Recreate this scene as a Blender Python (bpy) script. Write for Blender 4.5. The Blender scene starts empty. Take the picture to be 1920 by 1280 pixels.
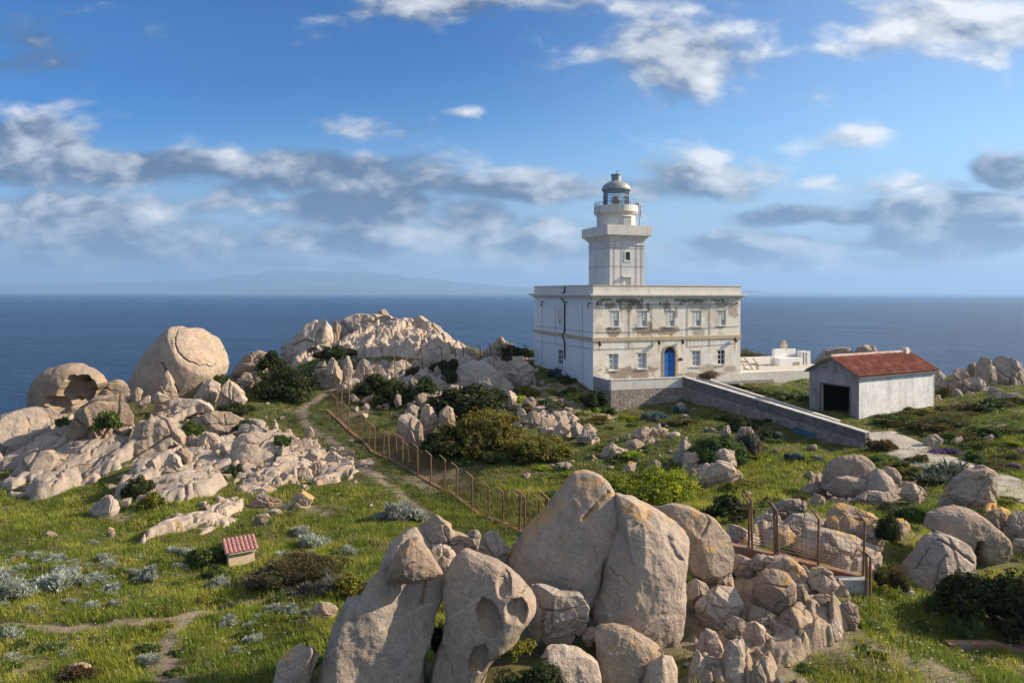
import bpy, bmesh, math, random
import numpy as np
from mathutils import Matrix, Vector
rng = np.random.default_rng(7); random.seed(7)
S = bpy.context.scene; COL = S.collection
F = 1280.0; PX, PY = 960.0, 548.5; ROLL = 0.0026   # pixel focal length, principal point, horizon slope

# ------------------------------------------------------------------ helpers
def unit(px, py):
    dx = np.asarray(px, float)-PX; dy = np.asarray(py, float)-PY
    return (dx+ROLL*dy)/F, -(dy-ROLL*dx)/F
def proj(x, y, z):
    dx0 = F*x/y; dy0 = -F*z/y
    return PX+dx0-ROLL*dy0, PY+dy0+ROLL*dx0
def P(px, py, Y):
    a, b = unit(px, py); return Vector((a*Y, Y, b*Y))
def tag(o, label=None, cat=None, group=None, kind=None):
    if label: o['label'] = label
    if cat: o['category'] = cat
    if group: o['group'] = group
    if kind: o['kind'] = kind
    return o
def empty(name, loc, rz=0, label=None, cat=None, group=None):
    o = bpy.data.objects.new(name, None); COL.objects.link(o)
    o.location = loc; o.rotation_euler = (0, 0, rz); o.empty_display_size = .3
    return tag(o, label, cat, group)
def mesh_np(name, V, Fs, mats, smooth=True, parent=None, loc=None, mi=None, cols=None, attrs=None):
    """V (n,3); Fs (m,k) array or list of arrays with a common width each."""
    if not isinstance(Fs, list): Fs = [Fs]
    Fs = [np.asarray(f, np.int32) for f in Fs if len(f)]
    me = bpy.data.meshes.new(name)
    me.vertices.add(len(V)); me.vertices.foreach_set('co', np.asarray(V, np.float32).ravel())
    nl = sum(f.size for f in Fs); npoly = sum(len(f) for f in Fs)
    me.loops.add(nl); me.polygons.add(npoly)
    me.loops.foreach_set('vertex_index', np.concatenate([f.ravel() for f in Fs]))
    tot = np.concatenate([np.full(len(f), f.shape[1], np.int32) for f in Fs])
    st = np.zeros(npoly, np.int32); st[1:] = np.cumsum(tot)[:-1]
    me.polygons.foreach_set('loop_start', st)
    me.polygons.foreach_set('use_smooth', np.full(npoly, smooth, bool))
    for m in (mats if isinstance(mats, (list, tuple)) else [mats]): me.materials.append(m)
    if mi is not None: me.polygons.foreach_set('material_index', np.asarray(mi, np.int32))
    me.update(calc_edges=True)
    if cols is not None:
        a = me.color_attributes.new('col', 'FLOAT_COLOR', 'POINT')
        c = np.ones((len(V), 4), np.float32); c[:, :3] = cols; a.data.foreach_set('color', c.ravel())
    for k, v in (attrs or {}).items():
        a = me.attributes.new(k, 'FLOAT', 'POINT'); a.data.foreach_set('value', np.asarray(v, np.float32))
    me.validate()
    o = bpy.data.objects.new(name, me); COL.objects.link(o)
    if parent is not None: o.parent = parent
    if loc is not None: o.location = loc
    return o
class MB:
    """collects boxes, prisms, tubes and lathes into one mesh object"""
    def __init__(s): s.v = []; s.f = []
    def add(s, vs, fs):
        b = len(s.v); s.v += [tuple(v) for v in vs]; s.f += [tuple(i+b for i in f) for f in fs]
    def box(s, x0, x1, y0, y1, z0, z1, M=None):
        vs = [Vector((x, y, z)) for z in (z0, z1) for y in (y0, y1) for x in (x0, x1)]
        if M: vs = [M @ v for v in vs]
        s.add(vs, [(0, 2, 3, 1), (4, 5, 7, 6), (0, 1, 5, 4), (2, 6, 7, 3), (0, 4, 6, 2), (1, 3, 7, 5)])
    def prism(s, poly, ax, a0, a1):
        """poly of 2D points extruded along axis ax ('x','y','z') from a0 to a1"""
        n = len(poly)
        def q(p, a): return {'x': (a, p[0], p[1]), 'y': (p[0], a, p[1]), 'z': (p[0], p[1], a)}[ax]
        s.add([q(p, a0) for p in poly]+[q(p, a1) for p in poly],
              [tuple(range(n)), tuple(range(2*n-1, n-1, -1))]+[(i, (i+1) % n+n*0, (i+1) % n+n, i+n) for i in range(n)])
    def tube(s, pts, r, n=6, cap=True):
        pts = [Vector(p) for p in pts]; rings = []
        rr = r if isinstance(r, (list, tuple)) else [r]*len(pts)
        for i, p in enumerate(pts):
            d = (pts[min(i+1, len(pts)-1)]-pts[max(i-1, 0)]).normalized()
            a = d.orthogonal().normalized() if i == 0 else (a-d*a.dot(d)).normalized()
            b = d.cross(a)
            rings.append([p+(a*math.cos(2*math.pi*k/n)+b*math.sin(2*math.pi*k/n))*rr[i] for k in range(n)])
        vs = [v for R in rings for v in R]; fs = []
        for i in range(len(pts)-1):
            for k in range(n):
                fs.append((i*n+k, i*n+(k+1) % n, (i+1)*n+(k+1) % n, (i+1)*n+k))
        if cap: fs += [tuple(range(n-1, -1, -1)), tuple(range((len(pts)-1)*n, len(pts)*n))]
        s.add(vs, fs)
    def lathe(s, prof, c, n=32, a0=0, a1=2*math.pi):
        full = abs(a1-a0-2*math.pi) < 1e-6; m = n if full else n+1
        vs = [(c[0]+r*math.cos(a0+(a1-a0)*k/n), c[1]+r*math.sin(a0+(a1-a0)*k/n), c[2]+z) for r, z in prof for k in range(m)]
        fs = []
        for i in range(len(prof)-1):
            for k in range(n):
                k2 = (k+1) % m
                fs.append((i*m+k, i*m+k2, (i+1)*m+k2, (i+1)*m+k))
        s.add(vs, fs)
    def build(s, name, mat, parent=None, loc=None, bevel=0, smooth=False):
        me = bpy.data.meshes.new(name); me.from_pydata(s.v, [], s.f)
        bm = bmesh.new(); bm.from_mesh(me)
        bmesh.ops.recalc_face_normals(bm, faces=bm.faces)
        if bevel: bmesh.ops.bevel(bm, geom=[e for e in bm.edges], offset=bevel, segments=2, affect='EDGES', profile=.6, clamp_overlap=True)
        bm.to_mesh(me); bm.free()
        if smooth: me.polygons.foreach_set('use_smooth', np.ones(len(me.polygons), bool))
        me.materials.append(mat)
        o = bpy.data.objects.new(name, me); COL.objects.link(o)
        if parent is not None: o.parent = parent
        if loc is not None: o.location = loc
        return o
def copy_tree(o, parent=None):
    c = o.copy(); COL.objects.link(c)
    if parent is not None: c.parent = parent
    for ch in [x for x in KIDS.get(o.name, [])]: copy_tree(ch, c)
    return c
KIDS = {}

# ------------------------------------------------------------------ noise (gradient noise in numpy)
_perm = np.random.default_rng(3).permutation(256); _perm = np.concatenate([_perm]*3)
_g = np.random.default_rng(4).normal(size=(256, 3)); _g /= np.linalg.norm(_g, axis=1)[:, None]
def noise3(p):
    p = np.asarray(p, float); i = np.floor(p).astype(int); f = p-i; i &= 255
    u = f*f*f*(f*(f*6-15)+10); out = 0
    for dx in (0, 1):
        wx = u[:, 0] if dx else 1-u[:, 0]
        for dy in (0, 1):
            wy = u[:, 1] if dy else 1-u[:, 1]
            for dz in (0, 1):
                wz = u[:, 2] if dz else 1-u[:, 2]
                h = _perm[_perm[_perm[(i[:, 0]+dx) & 255]+((i[:, 1]+dy) & 255)]+((i[:, 2]+dz) & 255)]
                out = out+wx*wy*wz*np.einsum('ij,ij->i', _g[h], f-np.array([dx, dy, dz]))
    return out*1.5
def fbm(p, o=4, lac=2.1, g=.5):
    a, s, t = 1., 0, 0
    p = np.asarray(p, float)
    for k in range(o):
        s = s+a*noise3(p*lac**k+17.3*k); t += a; a *= g
    return s/t
def fbm2(x, y, sc, o=4, seed=0):
    x = np.asarray(x, float).ravel(); y = np.asarray(y, float).ravel()
    return fbm(np.stack([x*sc, y*sc, np.full(len(x), seed*7.77+.5)], 1), o)
def sstep(a, b, x):
    t = np.clip((x-a)/(b-a), 0, 1); return t*t*(3-2*t)

# ------------------------------------------------------------------ materials
def mat(name):
    m = bpy.data.materials.new(name); m.use_nodes = True
    nt = m.node_tree; nt.nodes.clear(); return m, nt
class N:
    """tiny node helper"""
    def __init__(s, nt): s.nt = nt
    def n(s, t, **k):
        x = s.nt.nodes.new(t)
        for a, b in k.items():
            if a == 'i':
                for q, val in b.items(): s.set(x, q, val)
            else: setattr(x, a, b)
        return x
    def set(s, node, q, val):
        inp = node.inputs[q]
        if isinstance(val, bpy.types.NodeSocket): s.nt.links.new(val, inp)
        elif isinstance(val, (tuple, list)) and len(val) == 3 and inp.type == 'RGBA': inp.default_value = (*val, 1)
        else: inp.default_value = val
    def math(s, op, a, b=0., c=0., clamp=False):
        x = s.n('ShaderNodeMath', operation=op, use_clamp=clamp)
        for k, v in enumerate((a, b, c)): s.set(x, k, v)
        return x.outputs[0]
    def vmath(s, op, a, b=None, c=None):
        x = s.n('ShaderNodeVectorMath', operation=op); s.set(x, 0, a)
        if b is not None: s.set(x, 1, b)
        if c is not None: s.set(x, 2, c)
        return x.outputs['Value'] if op in ('DOT_PRODUCT', 'LENGTH') else x.outputs[0]
    def mix(s, f, a, b, t='MIX'):
        x = s.n('ShaderNodeMix', data_type='RGBA', blend_type=t)
        s.set(x, 0, f); s.set(x, 6, a); s.set(x, 7, b); return x.outputs[2]
    def noise(s, vec, sc, det=4, rough=.55, dist=0):
        x = s.n('ShaderNodeTexNoise'); s.set(x, 'Vector', vec); s.set(x, 'Scale', sc)
        s.set(x, 'Detail', det); s.set(x, 'Roughness', rough); s.set(x, 'Distortion', dist); return x.outputs[0]
    def ramp(s, v, a, b, lo=0., hi=1.):
        x = s.n('ShaderNodeMapRange', interpolation_type='SMOOTHSTEP')
        for k, q in zip(('Value', 'From Min', 'From Max', 'To Min', 'To Max'), (v, a, b, lo, hi)): s.set(x, k, q)
        return x.outputs[0]
    def bump(s, h, st, d=.02):
        x = s.n('ShaderNodeBump'); s.set(x, 'Height', h); s.set(x, 'Strength', st); s.set(x, 'Distance', d); return x.outputs[0]
    def out(s, sh, vol=None):
        o = s.n('ShaderNodeOutputMaterial')
        if sh is not None: s.nt.links.new(sh, o.inputs[0])
        if vol is not None: s.nt.links.new(vol, o.inputs[1])
    def princ(s, **k):
        x = s.n('ShaderNodeBsdfPrincipled')
        for q, v in k.items(): s.set(x, q.replace('_', ' '), v)
        return x.outputs[0]
    def coord(s, which='Object'): return s.n('ShaderNodeTexCoord').outputs[which]
    def attr(s, nm):
        x = s.n('ShaderNodeAttribute', attribute_name=nm); return x

def m_granite(name, base, dark, lichen=.35, warm=(.46, .33, .22)):
    m, nt = mat(name); n = N(nt); co = n.coord(); rnd = n.n('ShaderNodeObjectInfo').outputs['Random']
    off = n.vmath('ADD', co, n.n('ShaderNodeCombineXYZ', i={0: n.math('MULTIPLY', rnd, 90.), 1: n.math('MULTIPLY', rnd, 37.)}).outputs[0])
    big = n.noise(off, .55, 5, .6); mid = n.noise(off, 2.3, 5, .62, .4); fine = n.noise(off, 26., 3, .7); sp = n.noise(off, 75., 2, .6)
    str_ = n.noise(n.vmath('MULTIPLY', off, (2.6, 2.6, .45)), 1.5, 4, .6)
    c = n.mix(n.ramp(big, .40, .60), base, dark); pk = n.noise(n.vmath('ADD', off, (11, 3, 8)), .9, 4, .6); c = n.mix(n.ramp(pk, .5, .66, 0, .5), c, (.44, .27, .19)); c = n.mix(n.ramp(pk, .46, .34, 0, .45), c, (.27, .25, .225))
    c = n.mix(n.ramp(mid, .5, .75, 0, .55), c, warm)
    c = n.mix(n.ramp(str_, .52, .66, 0, .6), c, tuple(x*.5 for x in dark)); pt = n.noise(off, 5.5, 5, .72, .8); gr2 = n.noise(off, 11., 4, .78); c = n.mix(n.ramp(gr2, .34, .66, .34, 0), c, tuple(x*.4 for x in dark)); c = n.mix(n.ramp(gr2, .55, .72, 0, .35), c, (.66, .55, .43)); c = n.mix(n.ramp(pt, .50, .64, 0, .5), c, tuple(x*.6 for x in dark)); c = n.mix(n.ramp(pt, .46, .34, 0, .35), c, tuple(min(.7, x*1.3) for x in base))
    c = n.mix(n.ramp(fine, .35, .68, .0, .38), n.mix(.22, c, (.62, .53, .44)), tuple(x*.42 for x in dark))
    c = n.mix(n.ramp(sp, .56, .66, 0, .42), c, (.07, .065, .06))
    c = n.mix(n.ramp(sp, .32, .42, .25, 0), c, (.62, .56, .5))
    hs = n.n('ShaderNodeHueSaturation'); n.set(hs, 'Color', c); n.set(hs, 'Value', n.math('MULTIPLY_ADD', rnd, .34, .84)); n.set(hs, 'Saturation', n.math('MULTIPLY_ADD', rnd, -.3, 1.15)); c = hs.outputs[0]
    va = n.attr('vein').outputs['Fac']; c = n.mix(n.math('MULTIPLY', va, .6), c, (.55, .45, .37))
    st = n.attr('stain').outputs['Fac']; c = n.mix(n.math('MULTIPLY', st, .85), c, (.15, .07, .03))
    nz = n.n('ShaderNodeSeparateXYZ', i={0: n.n('ShaderNodeNewGeometry').outputs['Normal']}).outputs[2]
    lf = n.math('MULTIPLY', n.ramp(nz, .2, .7), n.ramp(n.noise(off, 1.2, 6, .75), .60-.13*lichen, .68-.1*lichen), clamp=True)
    lf = n.math('MULTIPLY', lf, n.ramp(n.noise(off, 14., 3, .7), .36, .58))
    lf = n.math('MULTIPLY', lf, min(1., .45+lichen))
    c = n.mix(lf, c, n.mix(n.ramp(fine, .4, .6), (.60, .25, .025), (.48, .30, .05)))
    gl = n.math('MULTIPLY', n.ramp(n.noise(n.vmath('ADD', off, (40, 7, 3)), 1.7, 6, .75), .54, .66), n.ramp(nz, 0., .7))
    c = n.mix(n.math('MULTIPLY', gl, .35), c, (.2, .2, .17))
    h = n.math('ADD', n.math('MULTIPLY', mid, 1.8), n.math('MULTIPLY', fine, .5)); cr = n.n('ShaderNodeTexVoronoi', feature='DISTANCE_TO_EDGE'); n.set(cr, 'Vector', n.vmath('ADD', off, n.vmath('SCALE', n.n('ShaderNodeTexNoise', i={'Vector': off, 'Scale': 1.1}).outputs['Color']))); cr.inputs['Scale'].default_value = .42; ck = n.math('MULTIPLY', n.ramp(cr.outputs['Distance'], 0, .011, 1, 0), n.ramp(big, .53, .62)); h = n.math('SUBTRACT', h, n.math('MULTIPLY', ck, 1.2)); c = n.mix(n.math('MULTIPLY', ck, .45), c, (.06, .05, .045))
    h = n.math('ADD', h, n.math('MULTIPLY', sp, .12))
    n.out(n.princ(Base_Color=c, Roughness=.9, Normal=n.bump(h, .75, .10), Specular_IOR_Level=.2)); return m
GR = m_granite('granite', (.455, .335, .235), (.29, .22, .165))
GRL = m_granite('granite_lichened', (.435, .315, .215), (.27, .205, .15), lichen=.75)
GRP = m_granite('granite_pale', (.51, .38, .268), (.34, .255, .185), lichen=.3, warm=(.47, .33, .2))
GRG = m_granite('granite_grey', (.36, .28, .215), (.235, .19, .15), lichen=.35, warm=(.33, .24, .17))
GRO = m_granite('granite_orange_lichen', (.4, .3, .22), (.28, .22, .17), lichen=1.45)

def m_attr(name, rough=.9, fine=18., amt=.25, bump=.35, bd=.02):
    """colour from the 'col' attribute with fine mottling"""
    m, nt = mat(name); n = N(nt); co = n.coord()
    c = n.attr('col').outputs['Color']; f = n.noise(co, fine, 4, .65)
    c = n.mix(n.ramp(f, .3, .7, 0, amt), c, n.mix(1., c, (.55, .53, .5), 'MULTIPLY'))
    n.out(n.princ(Base_Color=c, Roughness=rough, Normal=n.bump(f, bump, bd), Specular_IOR_Level=.2)); return m
def m_plain(name, col, rough=.7, metal=0., var=.3, sc=6., bump=.2, col2=None):
    m, nt = mat(name); n = N(nt); co = n.coord(); f = n.noise(co, sc, 5, .65)
    c = n.mix(n.ramp(f, .35, .68, 0, 1 if col2 else var), col, col2 or tuple(x*.45 for x in col))
    n.out(n.princ(Base_Color=c, Roughness=rough, Metallic=metal, Normal=n.bump(f, bump, .02))); return m
def m_leaf(name, trans=.35, rough=.75):
    m, nt = mat(name); n = N(nt)
    c = n.attr('col').outputs['Color']
    rnd = n.n('ShaderNodeObjectInfo').outputs['Random']
    hs = n.n('ShaderNodeHueSaturation'); n.set(hs, 'Color', c); n.set(hs, 'Value', n.math('MULTIPLY_ADD', rnd, .35, .83)); n.set(hs, 'Hue', n.math('MULTIPLY_ADD', rnd, .03, .485)); c = hs.outputs[0]
    d = n.princ(Base_Color=c, Roughness=rough, Specular_IOR_Level=.25)
    t = n.n('ShaderNodeBsdfTranslucent'); n.set(t, 0, c)
    x = n.n('ShaderNodeMixShader'); n.set(x, 0, trans); nt.links.new(d, x.inputs[1]); nt.links.new(t.outputs[0], x.inputs[2])
    n.out(x.outputs[0]); return m
LEAF = m_leaf('foliage_leaves'); GRASSM = m_leaf('grass_blades', .5)
PLASTER = m_attr('weathered_plaster', .92, 9., .22, .25, .015)
GROUNDM = m_attr('soil_and_turf', .97, 5., .6, .7, .08)
WHITE = m_plain('white_paint', (.72, .70, .66), .6, var=.12)
SHUT = m_plain('shutter_paint', (.66, .65, .6), .6, var=.2)
BLUE = m_plain('blue_door_paint', (.015, .13, .42), .45, var=.25)
BLACK = m_plain('black_iron', (.02, .02, .022), .5, var=.2)
CABLE = m_plain('cable_rubber', (.1, .1, .105), .6, var=.2)
RUST = m_plain('rusted_steel', (.19, .075, .03), .85, col2=(.09, .05, .03), sc=9.)
POST = m_plain('weathered_post', (.20, .105, .06), .85, col2=(.10, .065, .045), sc=7.)
WIRE = m_plain('rusted_wire', (.20, .10, .05), .8)
KERB = m_plain('rusty_kerb', (.27, .105, .045), .9, col2=(.2, .15, .11), sc=2.5, bump=.5)
CONC = m_plain('grey_concrete', (.34, .33, .31), .93, col2=(.2, .195, .185), sc=2.2, bump=.4)
OCHRE = m_plain('ochre_band', (.52, .40, .25), .9, var=.35, sc=3.)
DOME = m_plain('lead_dome', (.19, .225, .21), .5, .15, col2=(.33, .35, .33), sc=3.)
WOOD = m_plain('bleached_timber', (.38, .31, .25), .9, col2=(.2, .16, .13), sc=5.)
LENS = m_plain('lamp_lens', (.5, .27, .12), .25, var=.4, sc=4.)
TEAL = m_plain('teal_board', (.025, .085, .1), .7, var=.3)
TILE = m_plain('roof_tile', (.36, .11, .06), .85, col2=(.19, .07, .045), sc=5.5, bump=.3)
TILEP = m_plain('pink_roof_tile', (.40, .20, .17), .85, col2=(.24, .10, .09), sc=9.)
CREAM = m_plain('cream_render', (.58, .45, .31), .92, col2=(.42, .32, .22), sc=4.)
DARKIN = m_plain('shaded_interior', (.05, .05, .052), .95)  # shade of garage inside, recess and drain hole put into a near-black colour
def m_glass(name, tint=(.75, .85, .9), rough=.03):
    m, nt = mat(name); n = N(nt)
    g = n.n('ShaderNodeBsdfGlossy'); n.set(g, 'Roughness', rough)
    t = n.n('ShaderNodeBsdfTransparent'); n.set(t, 0, tint)
    fr = n.n('ShaderNodeFresnel'); n.set(fr, 0, 1.5)
    x = n.n('ShaderNodeMixShader'); n.set(x, 0, n.math('ADD', fr.outputs[0], .06)); nt.links.new(t.outputs[0], x.inputs[1]); nt.links.new(g.outputs[0], x.inputs[2])
    n.out(x.outputs[0]); return m
LGLASS = m_glass('lantern_glass')
PANE = None
def m_pane():
    m, nt = mat('curtained_pane'); n = N(nt)
    n.out(n.princ(Base_Color=(.32, .36, .37), Roughness=.12, Specular_IOR_Level=.6)); return m
PANE = m_pane()
DPANE = m_plain('dark_pane', (.03, .035, .04), .1, var=.1)
def m_stone():
    m, nt = mat('rubble_masonry'); n = N(nt); co = n.coord()
    v = n.n('ShaderNodeTexVoronoi', feature='F1'); n.set(v, 'Vector', n.vmath('MULTIPLY', co, (1, 1, 1.5))); n.set(v, 'Scale', 3.1)
    e = n.n('ShaderNodeTexVoronoi', feature='DISTANCE_TO_EDGE'); n.set(e, 'Vector', n.vmath('MULTIPLY', co, (1, 1, 1.5))); n.set(e, 'Scale', 3.1)
    big = n.noise(co, .7, 4, .6)
    g = n.n('ShaderNodeSeparateColor'); n.set(g, 0, v.outputs['Color'])
    c = n.mix(g.outputs[0], (.2, .165, .13), (.37, .31, .25))
    c = n.mix(n.ramp(e.outputs['Distance'], .0, .09, .8, 0), c, (.3, .27, .23))
    c = n.mix(n.ramp(big, .45, .7, 0, .6), c, (.17, .15, .13))
    n.out(n.princ(Base_Color=c, Roughness=.95, Normal=n.bump(n.ramp(e.outputs['Distance'], 0, .14), .6, .06))); return m
STONE = m_stone()
def m_road():
    m, nt = mat('worn_concrete_path'); n = N(nt); co = n.coord(); f = n.noise(co, 1.3, 6, .7); g = n.noise(co, 14., 3, .6)
    c = n.mix(n.ramp(f, .35, .7), (.40, .35, .29), (.29, .255, .21)); c = n.mix(n.ramp(g, .5, .75, 0, .4), c, (.2, .18, .15))
    n.out(n.princ(Base_Color=c, Roughness=.95, Normal=n.bump(g, .3, .02))); return m
ROAD = m_road()
# ------------------------------------------------------------------ terrain
_cp = """0,1280,22.3 300,1280,22.5 600,1280,21 0,1150,27.5 300,1150,27.5 560,1150,27 0,1040,34 250,1030,34.5 450,1055,33 650,1040,33.5
800,960,41 0,960,41 150,960,41.5 730,915,45 620,830,53 560,770,61 640,720,67 600,745,64 330,900,46 500,900,46.5 290,750,62 180,755,59
60,790,57 0,830,54 120,930,45 0,900,47 400,760,62 500,760,61 450,830,53 330,745,66 700,690,72 700,650,84 760,625,90 560,680,78
860,675,81 930,690,74 990,690,76 1003,690,81 1112,731,66 1050,704,73.5 1000,740,66 940,720,68 1050,780,58 900,750,64 850,860,50 1000,860,49.5
1100,840,52 1150,780,61.5 1250,792,58 780,725,66 720,765,61 613,770,60 700,845,52 790,892,48 845,920,45.5 900,962,41 980,1003,37.5
1000,930,42.5 1100,900,44.5 1250,870,46 1400,880,43 1500,870,43 1330,960,36 1400,990,31 1622,837,47 1700,852,44.5 1800,887,40.5 1920,927,37
1610,788,55 1755,758,60 1690,772,58 1560,782,55 1450,738,66 1400,728,70 1800,772,54 1850,750,60 1900,730,65 1920,800,47 1780,822,48 1880,862,43
1560,922,40 1700,922,38 1650,962,33 1780,962,34 1920,962,32.5 1400,1035,26.2 1530,1064,25 1620,1090,24.4 1500,1005,28 1640,1005,28
1750,1112,25.3 1900,1045,28 1680,1132,24 1700,1200,22.5 1900,1200,22.5 1620,1150,23 1550,1280,19.5 1900,1280,19.5 1750,1280,19.5
1400,1150,22.5 1300,1060,26 1350,1250,20 1250,1210,21.3 1100,1205,22 950,1190,23 1000,1280,19.5 850,1280,19.5 820,1050,31 700,1150,26.3 1340,792,55.8 1400,802,53.6 1500,828,50.3 1570,836,48.6"""
CP = []
for t in _cp.split():
    a, b, c = map(float, t.split(',')); v = P(a, b, c); CP.append((v.x, v.y, v.z))
CP += [(-20, 10, -12.6), (0, 10, -11.6), (20, 10, -11.4), (40, 20, -11), (-40, 20, -13), (0, -10, -12), (30, -10, -11.5), (-30, -10, -13),
       (60, 40, -10.6), (62, 60, -10), (70, 75, -12), (20, 90, -9), (35, 85, -9.2), (5, 95, -11), (45, 92, -11), (30, 74, -9.5), (14, 72, -9.2), (20, 80, -9.),
       (-48, 65, -19), (-35, 76, -18), (-30, 86, -20), (-38, 70, -14.5), (-24, 82, -12), (-22, 100, -18), (-45, 55, -15.5), (-55, 45, -18), (-50, 35, -14.5), (-12, 98, -9), (12, 102, -16), (48, 110, -18), (30, 112, -20),
       (-75, 60, -60), (-62, 85, -60), (-40, 110, -60), (0, 128, -60), (45, 135, -60), (90, 118, -55), (112, 80, -45), (112, 30, -30), (-88, 25, -50), (-88, -15, -55), (100, -15, -20)]
CP = np.array(CP)
def _rbf_fit(c, lam=.25):
    d = np.linalg.norm(c[:, None, :2]-c[None, :, :2], axis=2)
    n = len(c); A = np.zeros((n+3, n+3)); A[:n, :n] = d-lam*np.eye(n)
    A[:n, n] = 1; A[:n, n+1:] = c[:, :2]; A[n, :n] = 1; A[n+1:, :n] = c[:, :2].T
    return np.linalg.solve(A, np.concatenate([c[:, 2], [0, 0, 0]]))
_w = _rbf_fit(CP)
GX0, GX1, GY0, GY1, GS = -90., 114., -16., 136., .4
gx = np.arange(GX0, GX1+.01, GS); gy = np.arange(GY0, GY1+.01, GS)
XX, YY = np.meshgrid(gx, gy); xf, yf = XX.ravel(), YY.ravel()
zf = np.zeros(len(xf))
for k in range(0, len(xf), 20000):
    s = slice(k, k+20000); d = np.hypot(xf[s, None]-CP[None, :, 0], yf[s, None]-CP[None, :, 1])
    zf[s] = d@_w[:len(CP)]+_w[-3]+xf[s]*_w[-2]+yf[s]*_w[-1]
# a light smoothing of the cone tips
Z = zf.reshape(XX.shape)
for _ in range(6):
    Zp = np.pad(Z, 1, mode='edge'); Z = (Zp[1:-1, 1:-1]*2+Zp[:-2, 1:-1]+Zp[2:, 1:-1]+Zp[1:-1, :-2]+Zp[1:-1, 2:])/6
ztrend = Z.copy()
def flat_mask(x, y):
    """1 where the ground is left smooth (path, buildings)"""
    return np.zeros_like(x)
Z = Z+(fbm2(xf, yf, .22, 4, 1)*.55+fbm2(xf, yf, .9, 3, 2)*.16).reshape(Z.shape)
def ground(x, y):
    x = np.atleast_1d(np.asarray(x, float)); y = np.atleast_1d(np.asarray(y, float))
    i = np.clip((x-GX0)/GS, 0, len(gx)-1.001); j = np.clip((y-GY0)/GS, 0, len(gy)-1.001)
    i0 = i.astype(int); j0 = j.astype(int); a = i-i0; b = j-j0
    return (Z[j0, i0]*(1-a)+Z[j0, i0+1]*a)*(1-b)+(Z[j0+1, i0]*(1-a)+Z[j0+1, i0+1]*a)*b
_ys = np.arange(13., 130., .1)
def hit(px, py, far=False):
    """where the line of sight through a photo pixel meets the ground"""
    a, b = unit(px, py); g = ground(a*_ys, _ys); k = np.nonzero(b*_ys <= g)[0]
    Y = _ys[k[0]] if len(k) else 100.
    return Vector((float(a*Y), float(Y), float(ground(a*Y, Y)[0])))
def seg_dist(x, y, pts):
    d = np.full(len(x), 1e9)
    for (x0, y0), (x1, y1) in zip(pts[:-1], pts[1:]):
        vx, vy = x1-x0, y1-y0; t = np.clip(((x-x0)*vx+(y-y0)*vy)/(vx*vx+vy*vy+1e-9), 0, 1)
        d = np.minimum(d, np.hypot(x-x0-t*vx, y-y0-t*vy))
    return d
def px_line(s): return [tuple(hit(*map(float, t.split(',')))[:2]) for t in s.split()]
# concrete path from the ramp out to the right
_Zn = Z; Z = ztrend
ROADL = [tuple(hit(a, b)[:2]) for a, b in ((1632, 812), (1655, 822), (1700, 842), (1750, 864), (1800, 882), (1850, 900), (1915, 922))]
_e = np.array(ROADL[-1])-np.array(ROADL[-2]); ROADL += [tuple(np.array(ROADL[-1])+_e*k) for k in (1.2, 3., 6.)]
Z = _Zn
rd = seg_dist(xf, yf, ROADL)
_m = sstep(6., 1.6, rd).reshape(Z.shape); Z = Z*(1-_m)+(ztrend-.05)*_m
TRAILS = [px_line("640,722 600,745 568,765 572,790 600,815 640,840 690,885 730,912 760,935"), px_line("765,938 800,958 812,985"),
          px_line("-60,1172 60,1176 220,1172 330,1158 450,1135 540,1118 580,1105"), px_line("330,1160 350,1150 318,1200 312,1240 330,1300")]
tr = np.minimum.reduce([seg_dist(xf, yf, t)/w for t, w in zip(TRAILS, (.37, .34, .29, .38))])
tr = tr+fbm2(xf, yf, .8, 3, 9)*.5
bare = sstep(1.35, .6, tr)
_rub = P(1050, 745, 63.5); rub = sstep(6.5, 3, np.hypot((xf-_rub.x)*.9, yf-_rub.y)+fbm2(xf, yf, .5, 3, 8)*3)
_orc = [(1400, 1150, 22.5, 3.2), (1380, 1240, 20.5, 2.4), (1290, 1130, 23, 1.8)]
orc = np.zeros(len(xf))
for a, b, c, r in _orc:
    v = P(a, b, c); orc = np.maximum(orc, sstep(r, r*.55, np.hypot(xf-v.x, yf-v.y)+fbm2(xf, yf, .9, 3, 6)*1.4))
soil = np.clip(bare+.55*rub+.75*orc+.75*sstep(.2, .42, fbm2(xf, yf, .23, 4, 61)+.35*fbm2(xf, yf, .9, 3, 62)), 0, 1)
n1 = fbm2(xf, yf, .16, 4, 11); n2 = fbm2(xf, yf, .7, 4, 12)
gcol = np.array([.085, .085, .03])*(1+.5*n1[:, None])+np.array([.03, .022, .006])*sstep(-.1, .4, n2)[:, None]
gcol = gcol*(1-soil[:, None])+np.array([.25, .195, .14])*(1+.35*n2[:, None])*soil[:, None]
cliff = sstep(-17, -24, Z.ravel()); gcol = gcol*(1-cliff[:, None])+np.array([.3, .25, .2])*cliff[:, None]
nx, ny = len(gx), len(gy); idx = np.arange(nx*ny).reshape(ny, nx)
quads = np.stack([idx[:-1, :-1].ravel(), idx[:-1, 1:].ravel(), idx[1:, 1:].ravel(), idx[1:, :-1].ravel()], 1)
ter = mesh_np('ground', np.stack([xf, yf, Z.ravel()], 1), quads, GROUNDM, cols=np.clip(gcol, .005, 1)); tag(ter, kind='structure')
SOIL = soil.reshape(Z.shape)
def gsample(A, x, y):
    i = np.clip(((x-GX0)/GS).round().astype(int), 0, nx-1); j = np.clip(((y-GY0)/GS).round().astype(int), 0, ny-1); return A[j, i]
TOP = np.full(Z.shape, -99.)     # highest built surface over each ground cell
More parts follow.
